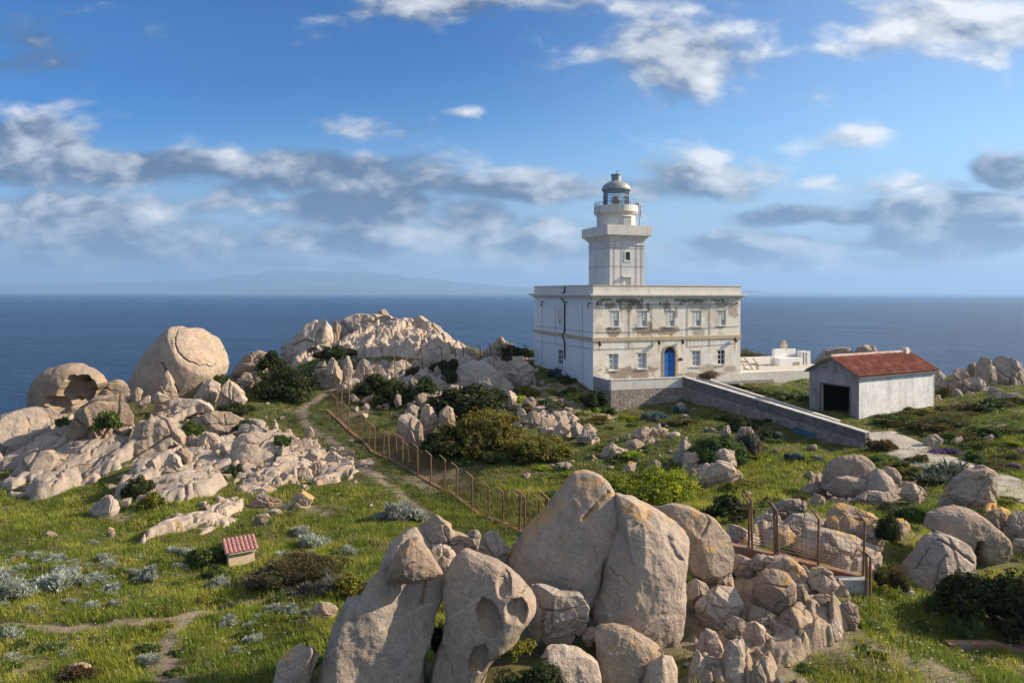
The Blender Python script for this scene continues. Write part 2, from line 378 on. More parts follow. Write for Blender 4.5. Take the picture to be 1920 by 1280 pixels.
def mark(x, y, z):
    i = np.clip(((x-GX0)/GS).round().astype(int), 0, nx-1); j = np.clip(((y-GY0)/GS).round().astype(int), 0, ny-1)
    np.maximum.at(TOP, (j, i), z)
# path strip laid on the ground
def strip(name, line, w, matl, lift=.03, wob=.12):
    pts = [Vector((*p, 0)) for p in line]; fine = []
    for a, b in zip(pts[:-1], pts[1:]):
        k = max(2, int((b-a).length/.5)); fine += [a.lerp(b, t/k) for t in range(k)]
    fine.append(pts[-1]); A = np.array([v[:2] for v in fine])
    for _ in range(6): A[1:-1] = (A[:-2]+A[1:-1]*2+A[2:])/4
    d = np.gradient(A, axis=0); d /= np.linalg.norm(d, axis=1)[:, None]; nrm = np.stack([-d[:, 1], d[:, 0]], 1); K = 9; V = []
    for k in range(K):
        t = (k/(K-1)-.5)*w; e = wob*fbm2(A[:, 0]+k//5*50, A[:, 1], .8, 3, 4) if k in (0, K-1) else 0
        q = A+nrm*(t+np.asarray(e))[..., None] if np.ndim(e) else A+nrm*t
        V.append(np.c_[q, ground(q[:, 0], q[:, 1])+lift+(.02 if 0 < k < K-1 else -.05)])
    V = np.stack(V, 1).reshape(-1, 3); I = np.arange(len(V)).reshape(-1, K)
    q = np.stack([I[:-1, :-1].ravel(), I[:-1, 1:].ravel(), I[1:, 1:].ravel(), I[1:, :-1].ravel()], 1)
    mark(V[:, 0], V[:, 1], V[:, 2]+.3)
    return mesh_np(name, V, q[:, ::-1], matl)
tag(strip('path', ROADL, 3.7, ROAD, .09), kind='structure')
def cells2(x, y, cs, seed):
    """jittered cells: distance gap to the next cell, per-cell random numbers, offset from the cell centre"""
    i = np.floor(x/cs).astype(int); j = np.floor(y/cs).astype(int); d1 = np.full(len(x), 1e9); d2 = d1.copy(); R1 = np.zeros((len(x), 3)); off = np.zeros((len(x), 2))
    for a in (-2, -1, 0, 1, 2):
        for b in (-2, -1, 0, 1, 2):
            h = _perm[(_perm[(i+a) & 255]+((j+b) & 255)+seed) & 255]; h2 = _perm[h+37]; h3 = _perm[h2+91]; h4 = _perm[h3+11]; h5 = _perm[h4+5]
            cx = (i+a+h/255.)*cs; cy = (j+b+h2/255.)*cs; d = np.hypot(x-cx, y-cy); n1 = d < d1
            d2 = np.where(n1, d1, np.minimum(d2, d)); d1 = np.where(n1, d, d1)
            R1[n1] = np.stack([h3, h4, h5], 1)[n1]/255.; off[n1] = np.stack([x-cx, y-cy], 1)[n1]
    return (d2-d1)/cs, R1, off
def bedrock(pts, raise_, cs, hcell, m, seed, edge=.8, res=.10, dome=0., an=0., st=1., fr=1., en=2.2):
    pl = []
    for t in pts.split():
        q = [float(c) for c in t.split(',')]; pl.append(tuple((hit(*q) if len(q) == 2 else P(*q))[:2]))
    A = np.array(pl); x0, y0 = A.min(0)-.8; x1, y1 = A.max(0)+.8
    gx_ = np.arange(x0, x1, res); gy_ = np.arange(y0, y1, res); X, Y = np.meshgrid(gx_, gy_); sh = X.shape; X, Y = X.ravel(), Y.ravel()
    ins = np.zeros(len(X), bool)
    for (ax, ay), (bx, by) in zip(pl, pl[1:]+pl[:1]): ins ^= ((ay > Y) != (by > Y)) & (X < (bx-ax)*(Y-ay)/(by-ay+1e-12)+ax)
    d = seg_dist(X, Y, pl+pl[:1])*np.where(ins, 1, -1)+fbm2(X, Y, .45, 3, seed)*en
    mk = sstep(-.35, edge, d)*sstep(-.52, -.34, fbm2(X, Y, .38, 3, seed+8))
    wx = X+fbm2(X, Y, .5, 3, seed+1)*cs*.6; wy = Y+fbm2(X, Y, .5, 3, seed+2)*cs*.6
    ca, sa = math.cos(an), math.sin(an); wx, wy = (wx*ca+wy*sa)/st, -wx*sa+wy*ca
    gap, R1, off = cells2(wx, wy, cs, seed)
    pl_h = hcell*(R1[:, 0]-.25)+off[:, 0]*(R1[:, 1]-.3)*.75+off[:, 1]*(R1[:, 2]-.5)*.5
    g2, R2, o2 = cells2(wx+9, wy-4, cs*.42, seed+3)
    Zb = ground(X, Y)-.5+mk*(.5+raise_*(.5+.5*sstep(.5, 4, d)))+dome*sstep(0, 8, d)+mk*(pl_h-.40*cs*sstep(.07, 0, gap)+fr*(.42*hcell*(R2[:, 0]-.5)+o2[:, 0]*(R2[:, 1]-.5)*.7+o2[:, 1]*(R2[:, 2]-.5)*.7)-.16*cs*sstep(.075, 0, g2)+.14*fbm2(X, Y, 1.1, 4, seed+5)+.06*np.abs(fbm2(X, Y, 3.1, 3, seed+6)))
    I = np.arange(len(X)).reshape(sh); q = np.stack([I[:-1, :-1], I[:-1, 1:], I[1:, 1:], I[1:, :-1]], -1).reshape(-1, 4); q = q[(mk[q] > .02).any(1)]
    us, inv = np.unique(q, return_inverse=True); V = np.stack([X, Y, Zb], 1)[us]; mark(V[:, 0], V[:, 1], V[:, 2])
    tag(mesh_np('bedrock', V, inv.reshape(-1, 4), m), kind='structure')
bedrock("425,890 440,832 520,803 600,828 695,862 668,902 560,908 470,935 440,955 400,938", .30, 2.1, .6, GR, 11, an=1.0, st=1.7, fr=.55, edge=.6)
bedrock("230,940 262,800 300,758 400,766 505,798 450,850 405,935 330,950", .35, 2.4, .85, GRG, 21, an=1.05, st=2.3, fr=.5)
bedrock("-10,930 20,800 120,772 255,765 255,850 185,900 95,935", .4, 2.8, 1., GRG, 31, an=1.05, st=2.3, fr=.45)
bedrock("538,692,75 640,676,76 760,694,76 872,694,77 885,674,83 800,640,90 700,620,90 590,640,84", .9, 1.8, .8, GRP, 41, dome=1.6)
bedrock("585,728,66 700,730,65 860,728,64 940,724,65 1000,712,68 992,690,77 860,692,77 700,694,72 600,702,69", .4, 1.7, .8, GRG, 51)
bedrock("960,802,56 1010,755,60.5 1090,785,58 1122,822,53 1040,822,53.6", .15, 1.0, .35, GRP, 61)
bedrock("1283,1155 1340,1072 1420,1052 1520,1064 1572,1112 1562,1165 1462,1235 1446,1275 1283,1275", .55, .95, .5, GRP, 71, edge=.7, res=.07, an=1.25, st=2.4)
bedrock("1366,1022,26.6 1430,985,29.5 1520,958,30.3 1625,958,29.8 1664,1010,27.6 1632,1062,25.8 1500,1042,26.2", .2, 1.3, .4, GRL, 81, edge=.7, res=.12)
bedrock("1496,940 1528,903 1640,888 1742,915 1705,945 1560,955", .2, 1.5, .35, GR, 91, edge=.7, res=.13)
bedrock("1762,962 1790,928 1872,928 1885,965 1820,982", .2, 1.2, .3, GRO, 101, edge=.7, res=.13)
bedrock("440,716,68 470,672,71 545,660,76 560,690,70 500,720,66", .6, 1.8, .8, GR, 111, dome=.8)
bedrock("255,1012 315,986 360,971 386,948 409,931 448,934 436,948 470,944 458,958 462,972 440,988 409,996 386,1006 352,1014 319,1018 272,1018", .3, 2.4, .3, GRP, 151, edge=.5, en=.6, an=.6, st=2., fr=.5)
bedrock("752,768 762,712,66 830,704,67.5 872,724,64.5 850,752,62 805,770", .3, 1.3, .5, GRG, 121)
bedrock("1180,830 1190,805 1250,800 1262,815 1215,830", .1, 1.1, .25, GR, 131, edge=.7)
bedrock("1270,905 1285,860 1330,842 1392,868 1395,905 1335,925", .15, 1.2, .3, GR, 141, edge=.7)
# sea
def m_sea():
    m, nt = mat('sea_water'); n = N(nt); co = n.coord()
    w = n.noise(n.vmath('MULTIPLY', co, (.55, 1., 1.)), .14, 6, .66); w2 = n.noise(n.vmath('MULTIPLY', co, (.6, 1., 1.)), .012, 4, .6)
    w3 = n.noise(n.vmath('MULTIPLY', co, (.5, 1.1, 1.)), .5, 3, .6)
    h = n.math('ADD', n.math('MULTIPLY', w, 3.), n.math('ADD', n.math('MULTIPLY', w2, 6.), n.math('MULTIPLY', w3, .6)))
    big = n.noise(n.vmath('MULTIPLY', co, (.3, 1., 1.)), .002, 4, .6)
    c = n.mix(n.ramp(big, .35, .65), (.004, .034, .10), (.008, .052, .14)); wc = n.noise(n.vmath('MULTIPLY', co, (.32, 1., 1.)), .30, 3, .6); c = n.mix(n.math('MULTIPLY', n.ramp(wc, .70, .76), n.ramp(w2, .45, .6)), c, (.5, .56, .6)); c = n.mix(n.ramp(w, .5, .72, 0, .5), c, (.02, .085, .19))  # last mix paints wave reflections into the base colour as lighter blue
    n.out(n.princ(Base_Color=c, Roughness=.3, IOR=1.33, Specular_IOR_Level=.25, Normal=n.bump(h, 1., 5.))); return m
SEA = m_sea()
R = 70000.; seaz = -57.
ring = [0, 60, 150, 400, 1000, 2500, 6000, 15000, 35000, R]; K = 64
V = [(0, 0, seaz)]+[(r*math.cos(2*math.pi*k/K), r*math.sin(2*math.pi*k/K), seaz) for r in ring[1:] for k in range(K)]
t = np.array([(0, 1+k, 1+(k+1) % K) for k in range(K)])
q = np.array([(1+i*K+k, 1+(i+1)*K+k, 1+(i+1)*K+(k+1) % K, 1+i*K+(k+1) % K) for i in range(len(ring)-2) for k in range(K)])
tag(mesh_np('sea', np.array(V), [t, q], SEA, smooth=False), kind='structure')
# far coast across the strait: ridges given as photo pixel heights over a real distance
HILL = m_plain('far_hillside', (.05, .06, .045), .95, col2=(.1, .09, .07), sc=.002)
def coast(name, prof, dist, deep, seed):
    xs = np.array([p[0] for p in prof], float); hs = np.array([p[1] for p in prof], float)
    pxs = np.linspace(xs[0], xs[-1], 400); H = np.interp(pxs, xs, hs)
    H = H*(1+.22*fbm2(pxs, pxs*0, .02, 5, seed))+1.6*fbm2(pxs, pxs*0, .08, 4, seed+1)*sstep(0, 6, H)
    H = np.maximum(H*.86, .1)/F*dist; X = (pxs-PX)/F*dist; rows = []
    prof_y = [(-.55, -.02), (-.4, .12), (-.22, .55), (-.1, .85), (0, 1.), (.25, .6), (.6, 0)]
    for yy, hh in prof_y:
        jit = 1+.25*fbm2(pxs, pxs*0+yy*9, .03, 4, seed+2)*(0 < hh < 1)
        rows.append(np.stack([X, np.full(len(X), dist+yy*deep), seaz+H*hh*jit], 1))
    V = np.concatenate(rows); I = np.arange(len(V)).reshape(len(rows), -1)
    q = np.stack([I[:-1, :-1].ravel(), I[:-1, 1:].ravel(), I[1:, 1:].ravel(), I[1:, :-1].ravel()], 1)
    return tag(mesh_np(name, V, q, HILL), kind='structure')
coast('far_hills', [(-400, 16), (-200, 20), (0, 18), (140, 20), (260, 24), (370, 28), (420, 36), (480, 46), (520, 50), (580, 49), (640, 46), (700, 47), (740, 42), (800, 34), (860, 26), (920, 20), (1000, 15), (1100, 8), (1200, 4), (1330, 5), (1380, 7), (1405, 10), (1430, 6), (1480, 4), (1600, 5), (1750, 4), (1920, 3), (2300, 6)], 26000., 6000., 3)
coast('near_coast_hills', [(380, .5), (470, 7), (560, 13), (600, 17), (660, 15), (720, 12), (800, 8), (900, 5), (1000, 2), (1040, .3)], 19000., 3000., 8)
# ------------------------------------------------------------------ lighthouse
HA = math.radians(18.5); D0 = 66.0
HO = P(1112.3, 549, D0); HO = Vector((HO.x, HO.y, -8.6))
HU = Vector((math.cos(HA), math.sin(HA), 0)); HV = Vector((-math.sin(HA), math.cos(HA), 0))
def plane_hit(px, py, O, nrm):
    a, b = unit(px, py); d = Vector((float(a), 1, float(b))); return d*(O.dot(nrm)/d.dot(nrm))
def house_pt(px, py, v=0., u=None):
    if u is None: w = plane_hit(px, py, HO+HV*v, HV)
    else: w = plane_hit(px, py, HO+HU*u, HU)
    w = w-HO; return w.dot(HU), w.dot(HV), w.z
zq = lambda x, y: (980+x/2.9091, 300+y/2.9091)      # reading of the enlarged view
def fpt(x, y): a = house_pt(*zq(x, y)); return a[0], a[2]
def spt(x, y): a = house_pt(*zq(x, y), u=0.); return a[1], a[2]
WU, WV = 16.9, 16.3
LH = empty('lighthouse', HO, HA, 'white two-storey lighthouse with peeling plaster, square tower and glazed lantern', 'lighthouse')
ZT = house_pt(1112.3, 534.)[2]; ZC = house_pt(1112.3, 556)[2]; ZC1 = house_pt(1112.3, 551)[2]
ZS0, ZS1 = house_pt(1112.3, 640.2)[2], house_pt(1112.3, 633)[2]
def grid_wall(name, L, z0, z1, holes, step, mapf, colf, m, parent, reveal=None):
    def axis(a, b, cuts):
        c = sorted({round(a, 4), round(b, 4), *[round(x, 4) for x in cuts if a < x < b]}); o = []
        for p, q in zip(c[:-1], c[1:]): o += list(np.linspace(p, q, max(1, int(round((q-p)/step)))+1)[:-1])
        return np.array(o+[b])
    us = axis(0, L, [h[k] for h in holes for k in (0, 1)]); zs = axis(z0, z1, [h[k] for h in holes for k in (2, 3)])
    U, W = np.meshgrid(us, zs); cu = (us[:-1]+us[1:])/2; cz = (zs[:-1]+zs[1:])/2; CU, CZ = np.meshgrid(cu, cz)
    keep = np.ones(CU.shape, bool)
    for h in holes: keep &= ~((CU > h[0]) & (CU < h[1]) & (CZ > h[2]) & (CZ < h[3]))
    I = np.arange(U.size).reshape(U.shape)
    q = np.stack([I[:-1, :-1], I[:-1, 1:], I[1:, 1:], I[1:, :-1]], -1)[keep]
    u, w = U.ravel(), W.ravel(); V = mapf(u, w, 0*u); C = colf(u, w); Fs = [q]; base = len(V)
    for h in holes:                                   # reveals
        r = reveal or .18; c4 = [(h[0], h[2]), (h[1], h[2]), (h[1], h[3]), (h[0], h[3])]
        uu = np.array([c[0] for c in c4]*2); ww = np.array([c[1] for c in c4]*2); dd = np.array([0.]*4+[r]*4)
        V = np.concatenate([V, mapf(uu, ww, dd)]); C = np.concatenate([C, np.tile([[.5, .47, .41]], (8, 1))])
        Fs.append(np.array([(base+k, base+(k+1) % 4, base+4+(k+1) % 4, base+4+k) for k in range(4)])); base += 8
    return mesh_np(name, V, [np.concatenate(Fs)], m, smooth=False, parent=parent, cols=np.clip(C, .01, .9))
def blob(u, w, box, seed, soft=.12, rough=.55):
    cu, cw = (box[0]+box[1])/2, (box[2]+box[3])/2; hu, hw = abs(box[1]-box[0])/2, abs(box[3]-box[2])/2
    d = ((abs(u-cu)/hu)**2.6+(abs(w-cw)/hw)**2.6)**(1/2.6)
    nn = fbm2(u, w, 1.6, 4, seed)*rough+fbm2(u, w, 5., 3, seed+1)*rough*.5
    return sstep(1+soft, 1-soft, d+nn)
def zb(x0, y0, x1, y1):
    a, b = fpt(x0, y1), fpt(x1, y0); return (a[0], b[0], min(a[1], b[1]), max(a[1], b[1]))
BROWN = [(460, 912, 540, 968), (602, 898, 714, 958), (716, 903, 842, 957), (450, 1122, 735, 1198), (762, 772, 803, 824), (618, 776, 658, 824), (550, 772, 608, 824), (452, 776, 512, 808), (676, 778, 694, 824), (522, 786, 545, 828), (678, 876, 706, 925), (394, 768, 436, 795), (828, 795, 846, 850), (848, 1160, 880, 1180)]
GREYP = [(1124, 780, 1174, 856), (965, 1114, 1054, 1152), (1100, 1120, 1165, 1158), (930, 912, 990, 968), (880, 1155, 960, 1190), (1060, 1155, 1110, 1175), (960, 800, 1010, 826), (1060, 772, 1120, 800)]
WHITEP = [(834, 806, 884, 886), (516, 1000, 556, 1066), (980, 1050, 1048, 1112), (1054, 975, 1136, 1036), (970, 985, 1006, 1044), (1140, 1030, 1170, 1100)]
MOLD = [(496, 750, 616, 779), (818, 750, 884, 776), (892, 752, 975, 776), (1026, 750, 1086, 776), (616, 752, 645, 782), (400, 752, 460, 768)]
RUSTS = [(412, 1005, 420, 1046), (736, 1000, 746, 1050), (864, 998, 872, 1046), (1151, 985, 1161, 1052), (836, 1030, 850, 1180), (1160, 790, 1166, 830)]
def front_col(u, w):
    n = fbm2(u, w, .35, 4, 21)[:, None]; m = fbm2(u, w, 2.2, 4, 22)[:, None]; v = fbm2(u*1., w*.15, 3., 3, 23)[:, None]
    C = np.array([.80, .735, .61])*(1+.22*n+.16*m)*(1+.16*np.minimum(v, 0))
    lay = lambda C, k, c: C*(1-k[:, None])+np.array(c)*(1+.25*m)*k[:, None]
    C = lay(C, sstep(.12, .3, fbm2(u, w, .5, 5, 31))*.5, (.49, .42, .33)); C = lay(C, sstep(.15, .3, fbm2(u, w, .7, 5, 33))*.45, (.7, .66, .58))
    C = lay(C, sstep(.1, .35, fbm2(u*1., w*.22, 1.3, 5, 35))*.35, (.40, .34, .27))
    for k, b in enumerate(WHITEP): C = lay(C, blob(u, w, zb(*b), 40+k)*.8, (.74, .73, .70))
    for k, b in enumerate(GREYP): C = lay(C, blob(u, w, zb(*b), 60+k, .2, .8)*.75, (.34, .30, .25))
    for k, b in enumerate(BROWN): C = lay(C, blob(u, w, zb(*b), 80+k, .07, 1.15)*.95, (.34, .265, .19))
    for k, b in enumerate(MOLD): C = lay(C, blob(u, w, zb(*b), 100+k, .2, 2.4)*.9, (.16, .135, .105))
    for k, b in enumerate(RUSTS): C = lay(C, blob(u, w, zb(*b), 120+k, .5, .5)*.6, (.42, .22, .08))
    for h in Hf:
        k = sstep(h[0]-.15, h[0]+.05, u)*sstep(h[1]+.15, h[1]-.05, u)*np.exp(-np.clip(h[2]-.1-w, 0, 9)/.7)*(w < h[2]-.08)*sstep(-.05, .3, fbm2(u*1., w*.06, 4., 3, 140)); C = lay(C, k*.6, (.27, .235, .19))
    k = sstep(ZC-2.2, ZC-.1, w)*sstep(.0, .35, fbm2(u, w*.07, 2.6, 4, 141)); C = lay(C, k*.45, (.3, .265, .21)); k = sstep(ZS0-1.3, ZS0, w)*(w < ZS0)*sstep(.02, .35, fbm2(u, w*.07, 3.2, 4, 142)); C = lay(C, k*.5, (.36, .31, .25))
    base = sstep(1.1, .1, w)*sstep(-.2, .3, fbm2(u, w, .8, 4, 130)); return lay(C, base*.35, (.42, .37, .31))
def side_col(u, w):
    n = fbm2(u, w, .3, 4, 24)[:, None]; m = fbm2(u, w, 2., 4, 25)[:, None]; v = fbm2(u, w*.12, 2.2, 3, 26)[:, None]
    C = np.array([.74, .73, .71])*(1+.1*n+.06*m)*(1+.12*np.minimum(v, 0))
    return C*(1-.12*sstep(0, -1.2, w))[:, None]
Hf = [(*(sorted((fpt(a, c)[0], fpt(b, c)[0]))), fpt(a, d)[1], fpt(a, c)[1]) for a, b, c, d in
      ((475, 525, 822, 908), (628, 678, 822, 908), (782, 830, 822, 908), (924, 974, 822, 906), (1064, 1108, 820, 902),
       (470, 522, 1058, 1146), (628, 676, 1052, 1138), (925, 970, 1040, 1124), (1065, 1104, 1036, 1115))]
dx0, dx1 = fpt(771, 1180)[0], fpt(832, 1180)[0]; dz1 = fpt(800, 1018)[1]; dz0 = 0.0
Hs = [(*(sorted((spt(a, 850)[0], spt(b, 850)[0]))), spt((a+b)/2, d)[1], spt((a+b)/2, c)[1]) for a, b, c, d in ((194, 220, 818, 896), (194, 220, 1034, 1116))]
mf = lambda u, w, d: np.stack([u, d, w], 1)
ms = lambda u, w, d: np.stack([d, WV-u, w], 1)
grid_wall('front_wall', WU, -2.5, ZC, Hf+[(dx0, dx1, dz0, dz1)], .07, mf, front_col, PLASTER, LH, .22)
grid_wall('side_wall', WV, -2.8, ZC, [(WV-h[1], WV-h[0], h[2], h[3]) for h in Hs], .14, ms, lambda u, w: side_col(u, w), PLASTER, LH, .18)
grid_wall('side_wall', WV, -2.8, ZC, [], .4, lambda u, w, d: np.stack([0*u+WU-d, u, w], 1), side_col, PLASTER, LH)
grid_wall('back_wall', WU, -2.8, ZC, [], .4, lambda u, w, d: np.stack([WU-u, 0*u+WV-d, w], 1), side_col, PLASTER, LH)
def m_white_wall():
    m, nt = mat('stained_limewash'); n = N(nt); co = n.coord(); f = n.noise(co, .8, 6, .7); g = n.noise(n.vmath('MULTIPLY', co, (3, 3, .35)), 1.2, 5, .65)
    c = n.mix(n.ramp(f, .4, .7, 0, .5), (.64, .61, .54), (.5, .46, .39)); c = n.mix(n.ramp(g, .5, .75, 0, .6), c, (.3, .28, .24))
    n.out(n.princ(Base_Color=c, Roughness=.92, Normal=n.bump(f, .2, .02))); return m
LIME = m_white_wall()
def frame(a, b, z0, z1, t=.3):       # a hollow square band
    m = MB(); m.box(-a, WU+a, -a, b, z0, z1); m.box(-a, WU+a, WV-b, WV+a, z0, z1); m.box(-a, b, b, WV-b, z0, z1); m.box(WU-b, WU+a, b, WV-b, z0, z1); return m
co_ = MB()
for a, z0, z1 in ((.16, ZC-.22, ZC-.02), (.36, ZC-.02, ZC+.08), (.52, ZC+.08, ZC1+.02)):
    f = frame(a, .3, z0, z1); co_.add(f.v, f.f)
co_.build('cornice', LIME, LH, bevel=.015)
frame(.03, .3, ZC1+.02, ZT-.1).build('parapet', LIME, LH)
frame(.07, .34, ZT-.1, ZT).build('coping', OCHRE, LH, bevel=.02)
frame(.09, .05, ZS0, ZS1).build('string_course', OCHRE, LH, bevel=.02)
rt = MB(); rt.box(.3, WU-.3, .3, WV-.3, ZC1-.25, ZC1-.05); rt.build('roof', CONC, LH)
def window(parent, u0, u1, z0, z1, ax, kind, dep, org=(0, 0), flip=1):
    """framed window set back in its opening; ax 'f' front, 's' side face"""
    def T(m):
        if ax == 's': m.v = [(v[1], v[0], v[2]) for v in m.v]
        m.v = [(v[0]+org[0], v[1]+org[1], v[2]) for v in m.v]; return m
    w = MB(); t = .07
    w.box(u0, u0+t, dep-.1, dep, z0, z1); w.box(u1-t, u1, dep-.1, dep, z0, z1); w.box(u0+t, u1-t, dep-.1, dep, z0, z0+t); w.box(u0+t, u1-t, dep-.1, dep, z1-t, z1)
    uc = (u0+u1)/2; w.box(uc-.05, uc+.05, dep-.09, dep-.01, z0+t, z1-t)
    if kind != 'shut':
        for s in (.36, .68):
            zz = z0+(z1-z0)*s; w.box(u0+t, uc-.05, dep-.085, dep-.03, zz-.03, zz+.03); w.box(uc+.05, u1-t, dep-.085, dep-.03, zz-.03, zz+.03)
    o = T(w).build('window', WHITE, parent)
    g = MB(); g.box(u0+.02, u1-.02, dep-.05, dep-.04, z0+.02, z1-.02)
    T(g).build('pane', DPANE if kind == 'dark' else PANE, o)
    if kind == 'shut':
        for k, (a, b) in enumerate(((u0+t, uc-.05), (uc+.05, u1-t))):
            s = MB(); zlo = z0+t+(.32*(z1-z0) if k == 1 and random.random() < .7 else 0)
            s.box(a, b, dep-.13, dep-.07, zlo, z1-t)
            for q in range(int((z1-zlo)/.12)): s.box(a+.04, b-.04, dep-.15, dep-.13, zlo+.04+q*.12, zlo+.10+q*.12)
            T(s).build('shutter', SHUT, o)
    s = MB(); s.box(u0-.1, u1+.1, -.1, dep-.1, z0-.09, z0-.003); s.box(u0-.06, u1+.06, -.035, .03, z1+.004, z1+.1); T(s).build('sill', LIME, o)
    return o
for k, h in enumerate(Hf): window(LH, *h, 'f', 'shut' if k < 5 else ('curtain' if k != 8 else 'dark'), .2)
for k, h in enumerate(Hs): window(LH, *h, 's', 'shut' if k == 0 else 'dark', .16)
# arched blue door
r = (dx1-dx0)/2; uc = (dx0+dx1)/2; zs = dz1-r
arc = [(uc+r*math.cos(a), zs+r*math.sin(a)) for a in np.linspace(0, math.pi, 17)]
sp = MB()
for h_, q in ((0, arc[:9]), (1, arc[8:])):
    cx = dx1 if h_ == 0 else dx0; sp.prism([(cx, dz1), *q], 'y', .012, .2)
sp.build('door_spandrel', LIME, LH)
ri = MB(); R2 = r+.16
oa = [(uc+R2*math.cos(a), zs+R2*math.sin(a)) for a in np.linspace(0, math.pi, 17)]
for k in range(16): ri.prism([arc[k], oa[k], oa[k+1], arc[k+1]], 'y', -.05, .012)
for a, b in ((dx0-.16, dx0), (dx1, dx1+.16)): ri.box(a, b, -.05, .012, 0, zs)
ri.build('door_surround', m_plain('tan_stone', (.42, .30, .19), .9, var=.4), LH)
do = MB(); zt = zs-.05
for a, b in ((dx0+.01, uc-.01), (uc+.01, dx1-.01)):
    do.box(a, b, .13, .18, .02, zt)
    for z0, z1 in ((.15, .85), (.98, 1.75), (1.88, zt-.12)):
        do.box(a+.09, b-.09, .105, .13, z0, z1)
door = do.build('door', BLUE, LH, bevel=.008)
kb = MB(); kb.lathe([(0, 0), (.035, .01), (.035, .05), (0, .06)], (uc+.08, .1, 1.1), 8); kb.build('handle', BLACK, door)
fl = MB(); fl.prism([(uc+(r-.02)*math.cos(a), zs+(r-.02)*math.sin(a)) for a in np.linspace(0, math.pi, 17)], 'y', .15, .17)
fo = fl.build('fanlight', DPANE, LH)
fb = MB(); fb.box(dx0, dx1, .08, .16, zt, zs+.03)
for a in np.linspace(.4, math.pi-.4, 5): fb.tube([(uc, .13, zs), (uc+r*.97*math.cos(a), .13, zs+r*.97*math.sin(a))], .02, 5)
fb.build('glazing_bar', BLUE, fo)
pq = MB(); a, b = fpt(849, 1094), fpt(873, 1082); pq.box(a[0], b[0], -.03, -.003, a[1], b[1]); a, b = fpt(855, 1082), fpt(866, 1077); pq.box(a[0], b[0], -.03, -.003, a[1]+.003, b[1]); pq.build('plaque', BLACK, LH, bevel=.01)
for x, y in ((408, 783), (748, 783), (860, 783), (1163, 781)):
    u, z = fpt(x, y); m = MB(); m.tube([(u, .05, z), (u, -.3, z+.02), (u, -.36, z-.12)], .07, 8); m.build('drain_spout', BLACK, LH)
for x, y in ((415, 1000), (738, 993), (867, 990), (1155, 980)):
    u, z = fpt(x, y); m = MB(); m.tube([(u, .05, z+.2), (u, -.24, z+.22)], .03, 6); m.lathe([(0, .2), (.10, .17), (.15, .05), (.13, -.16), (.06, -.25), (0, -.26)], (u, -.24, z), 12); m.build('wall_lamp', BLACK, LH, smooth=True)
for x, y in ((115, 773), (243, 775), (372, 779)):
    v, z = spt(x, y); m = MB(); m.tube([(.05, v, z), (-.28, v, z), (-.3, v, z-.5)], .06, 7); m.build('drain_spout', BLACK, LH)
def cab(ptsf=(), ptss=(), r=.016):
    m = MB()
    if ptss: m.tube([(-.03, *spt(*p)) for p in ptss], r, 5)
    if ptsf: m.tube([(fpt(*p)[0], -.03, fpt(*p)[1]) for p in ptsf], r, 5)
    m.build('cable', CABLE, LH)
cab([(390, 940), (580, 938), (800, 928), (1180, 905)], [(66, 903), (383, 939)]); cab([(388, 1032), (580, 1028), (708, 1020)], [(66, 984), (383, 1030)])
cab([(898, 1018), (1020, 1011), (1165, 998)]); cab([(400, 790), (800, 788), (1168, 786)])
for a in ([(583, 792), (583, 1026)], [(708, 940), (708, 1018)], [(706, 790), (706, 930)], [(900, 790), (898, 1016)], [(1021, 790), (1020, 1009)]): cab(a)
for a in ([(108, 780), (106, 1150)], [(178, 785), (180, 1000)], [(328, 792), (330, 1250)]): cab((), a)
dp = MB(); dp.tube([(-.1, *spt(*p)) for p in ((234, 690), (233, 718), (212, 735), (213, 752), (233, 777), (233, 935), (224, 950), (224, 972), (233, 990), (233, 1085))], .075, 8); dp.build('drainpipe', BLACK, LH, smooth=True)
# ---- tower
TU, TV = 5.0, 6.4; s1, s2 = 4.25, 5.3
TO = HO+HU*TU+HV*TV
def tz(px, py): return plane_hit(px, py, TO, HV)
def tfr(x, y): w = tz(*zq(x, y))-HO; return w.dot(HU), w.z
w = tz(1143.3, 549)-HO; TU = w.dot(HU); s1 = (tz(1208.5, 549)-HO).dot(HU)-TU
w2 = plane_hit(1103.8, 549, HO+HU*TU, HU)-HO; s2 = w2.dot(HV)-TV
tzl = lambda y: tfr(475, y)[1]
TB = MB
def tower_col(u, w): 
    n = fbm2(u, w, .4, 4, 51)[:, None]; m = fbm2(u, w, 2., 4, 52)[:, None]; v = fbm2(u, w*.1, 2.5, 3, 53)[:, None]
    return np.array([.62, .60, .56])*(1+.12*n+.1*m)*(1+.3*np.minimum(v, 0))
z0t, z1t = ZC1-.1, tzl(430)
ho_t = [(tfr(560, 540)[0]-TU, tfr(585, 540)[0]-TU, tfr(570, 544)[1], tfr(570, 502)[1]), (tfr(554, 660)[0]-TU, tfr(589, 660)[0]-TU, ZC1-.05, tfr(570, 640)[1])]
tw = empty('tower', (TU, TV, 0)); tw.parent = LH
tb = grid_wall('tower_front', s1, z0t, z1t, ho_t, .12, mf, tower_col, PLASTER, tw, .2)
grid_wall('tower_side', s2, z0t, z1t, [], .2, lambda u, w, d: np.stack([d, s2-u, w], 1), tower_col, PLASTER, tw)
grid_wall('tower_side', s2, z0t, z1t, [], .4, lambda u, w, d: np.stack([0*u+s1, u, w], 1), tower_col, PLASTER, tw)
grid_wall('tower_back', s1, z0t, z1t, [], .4, lambda u, w, d: np.stack([s1-u, 0*u+s2, w], 1), tower_col, PLASTER, tw)
b = MB(); h = ho_t[0]
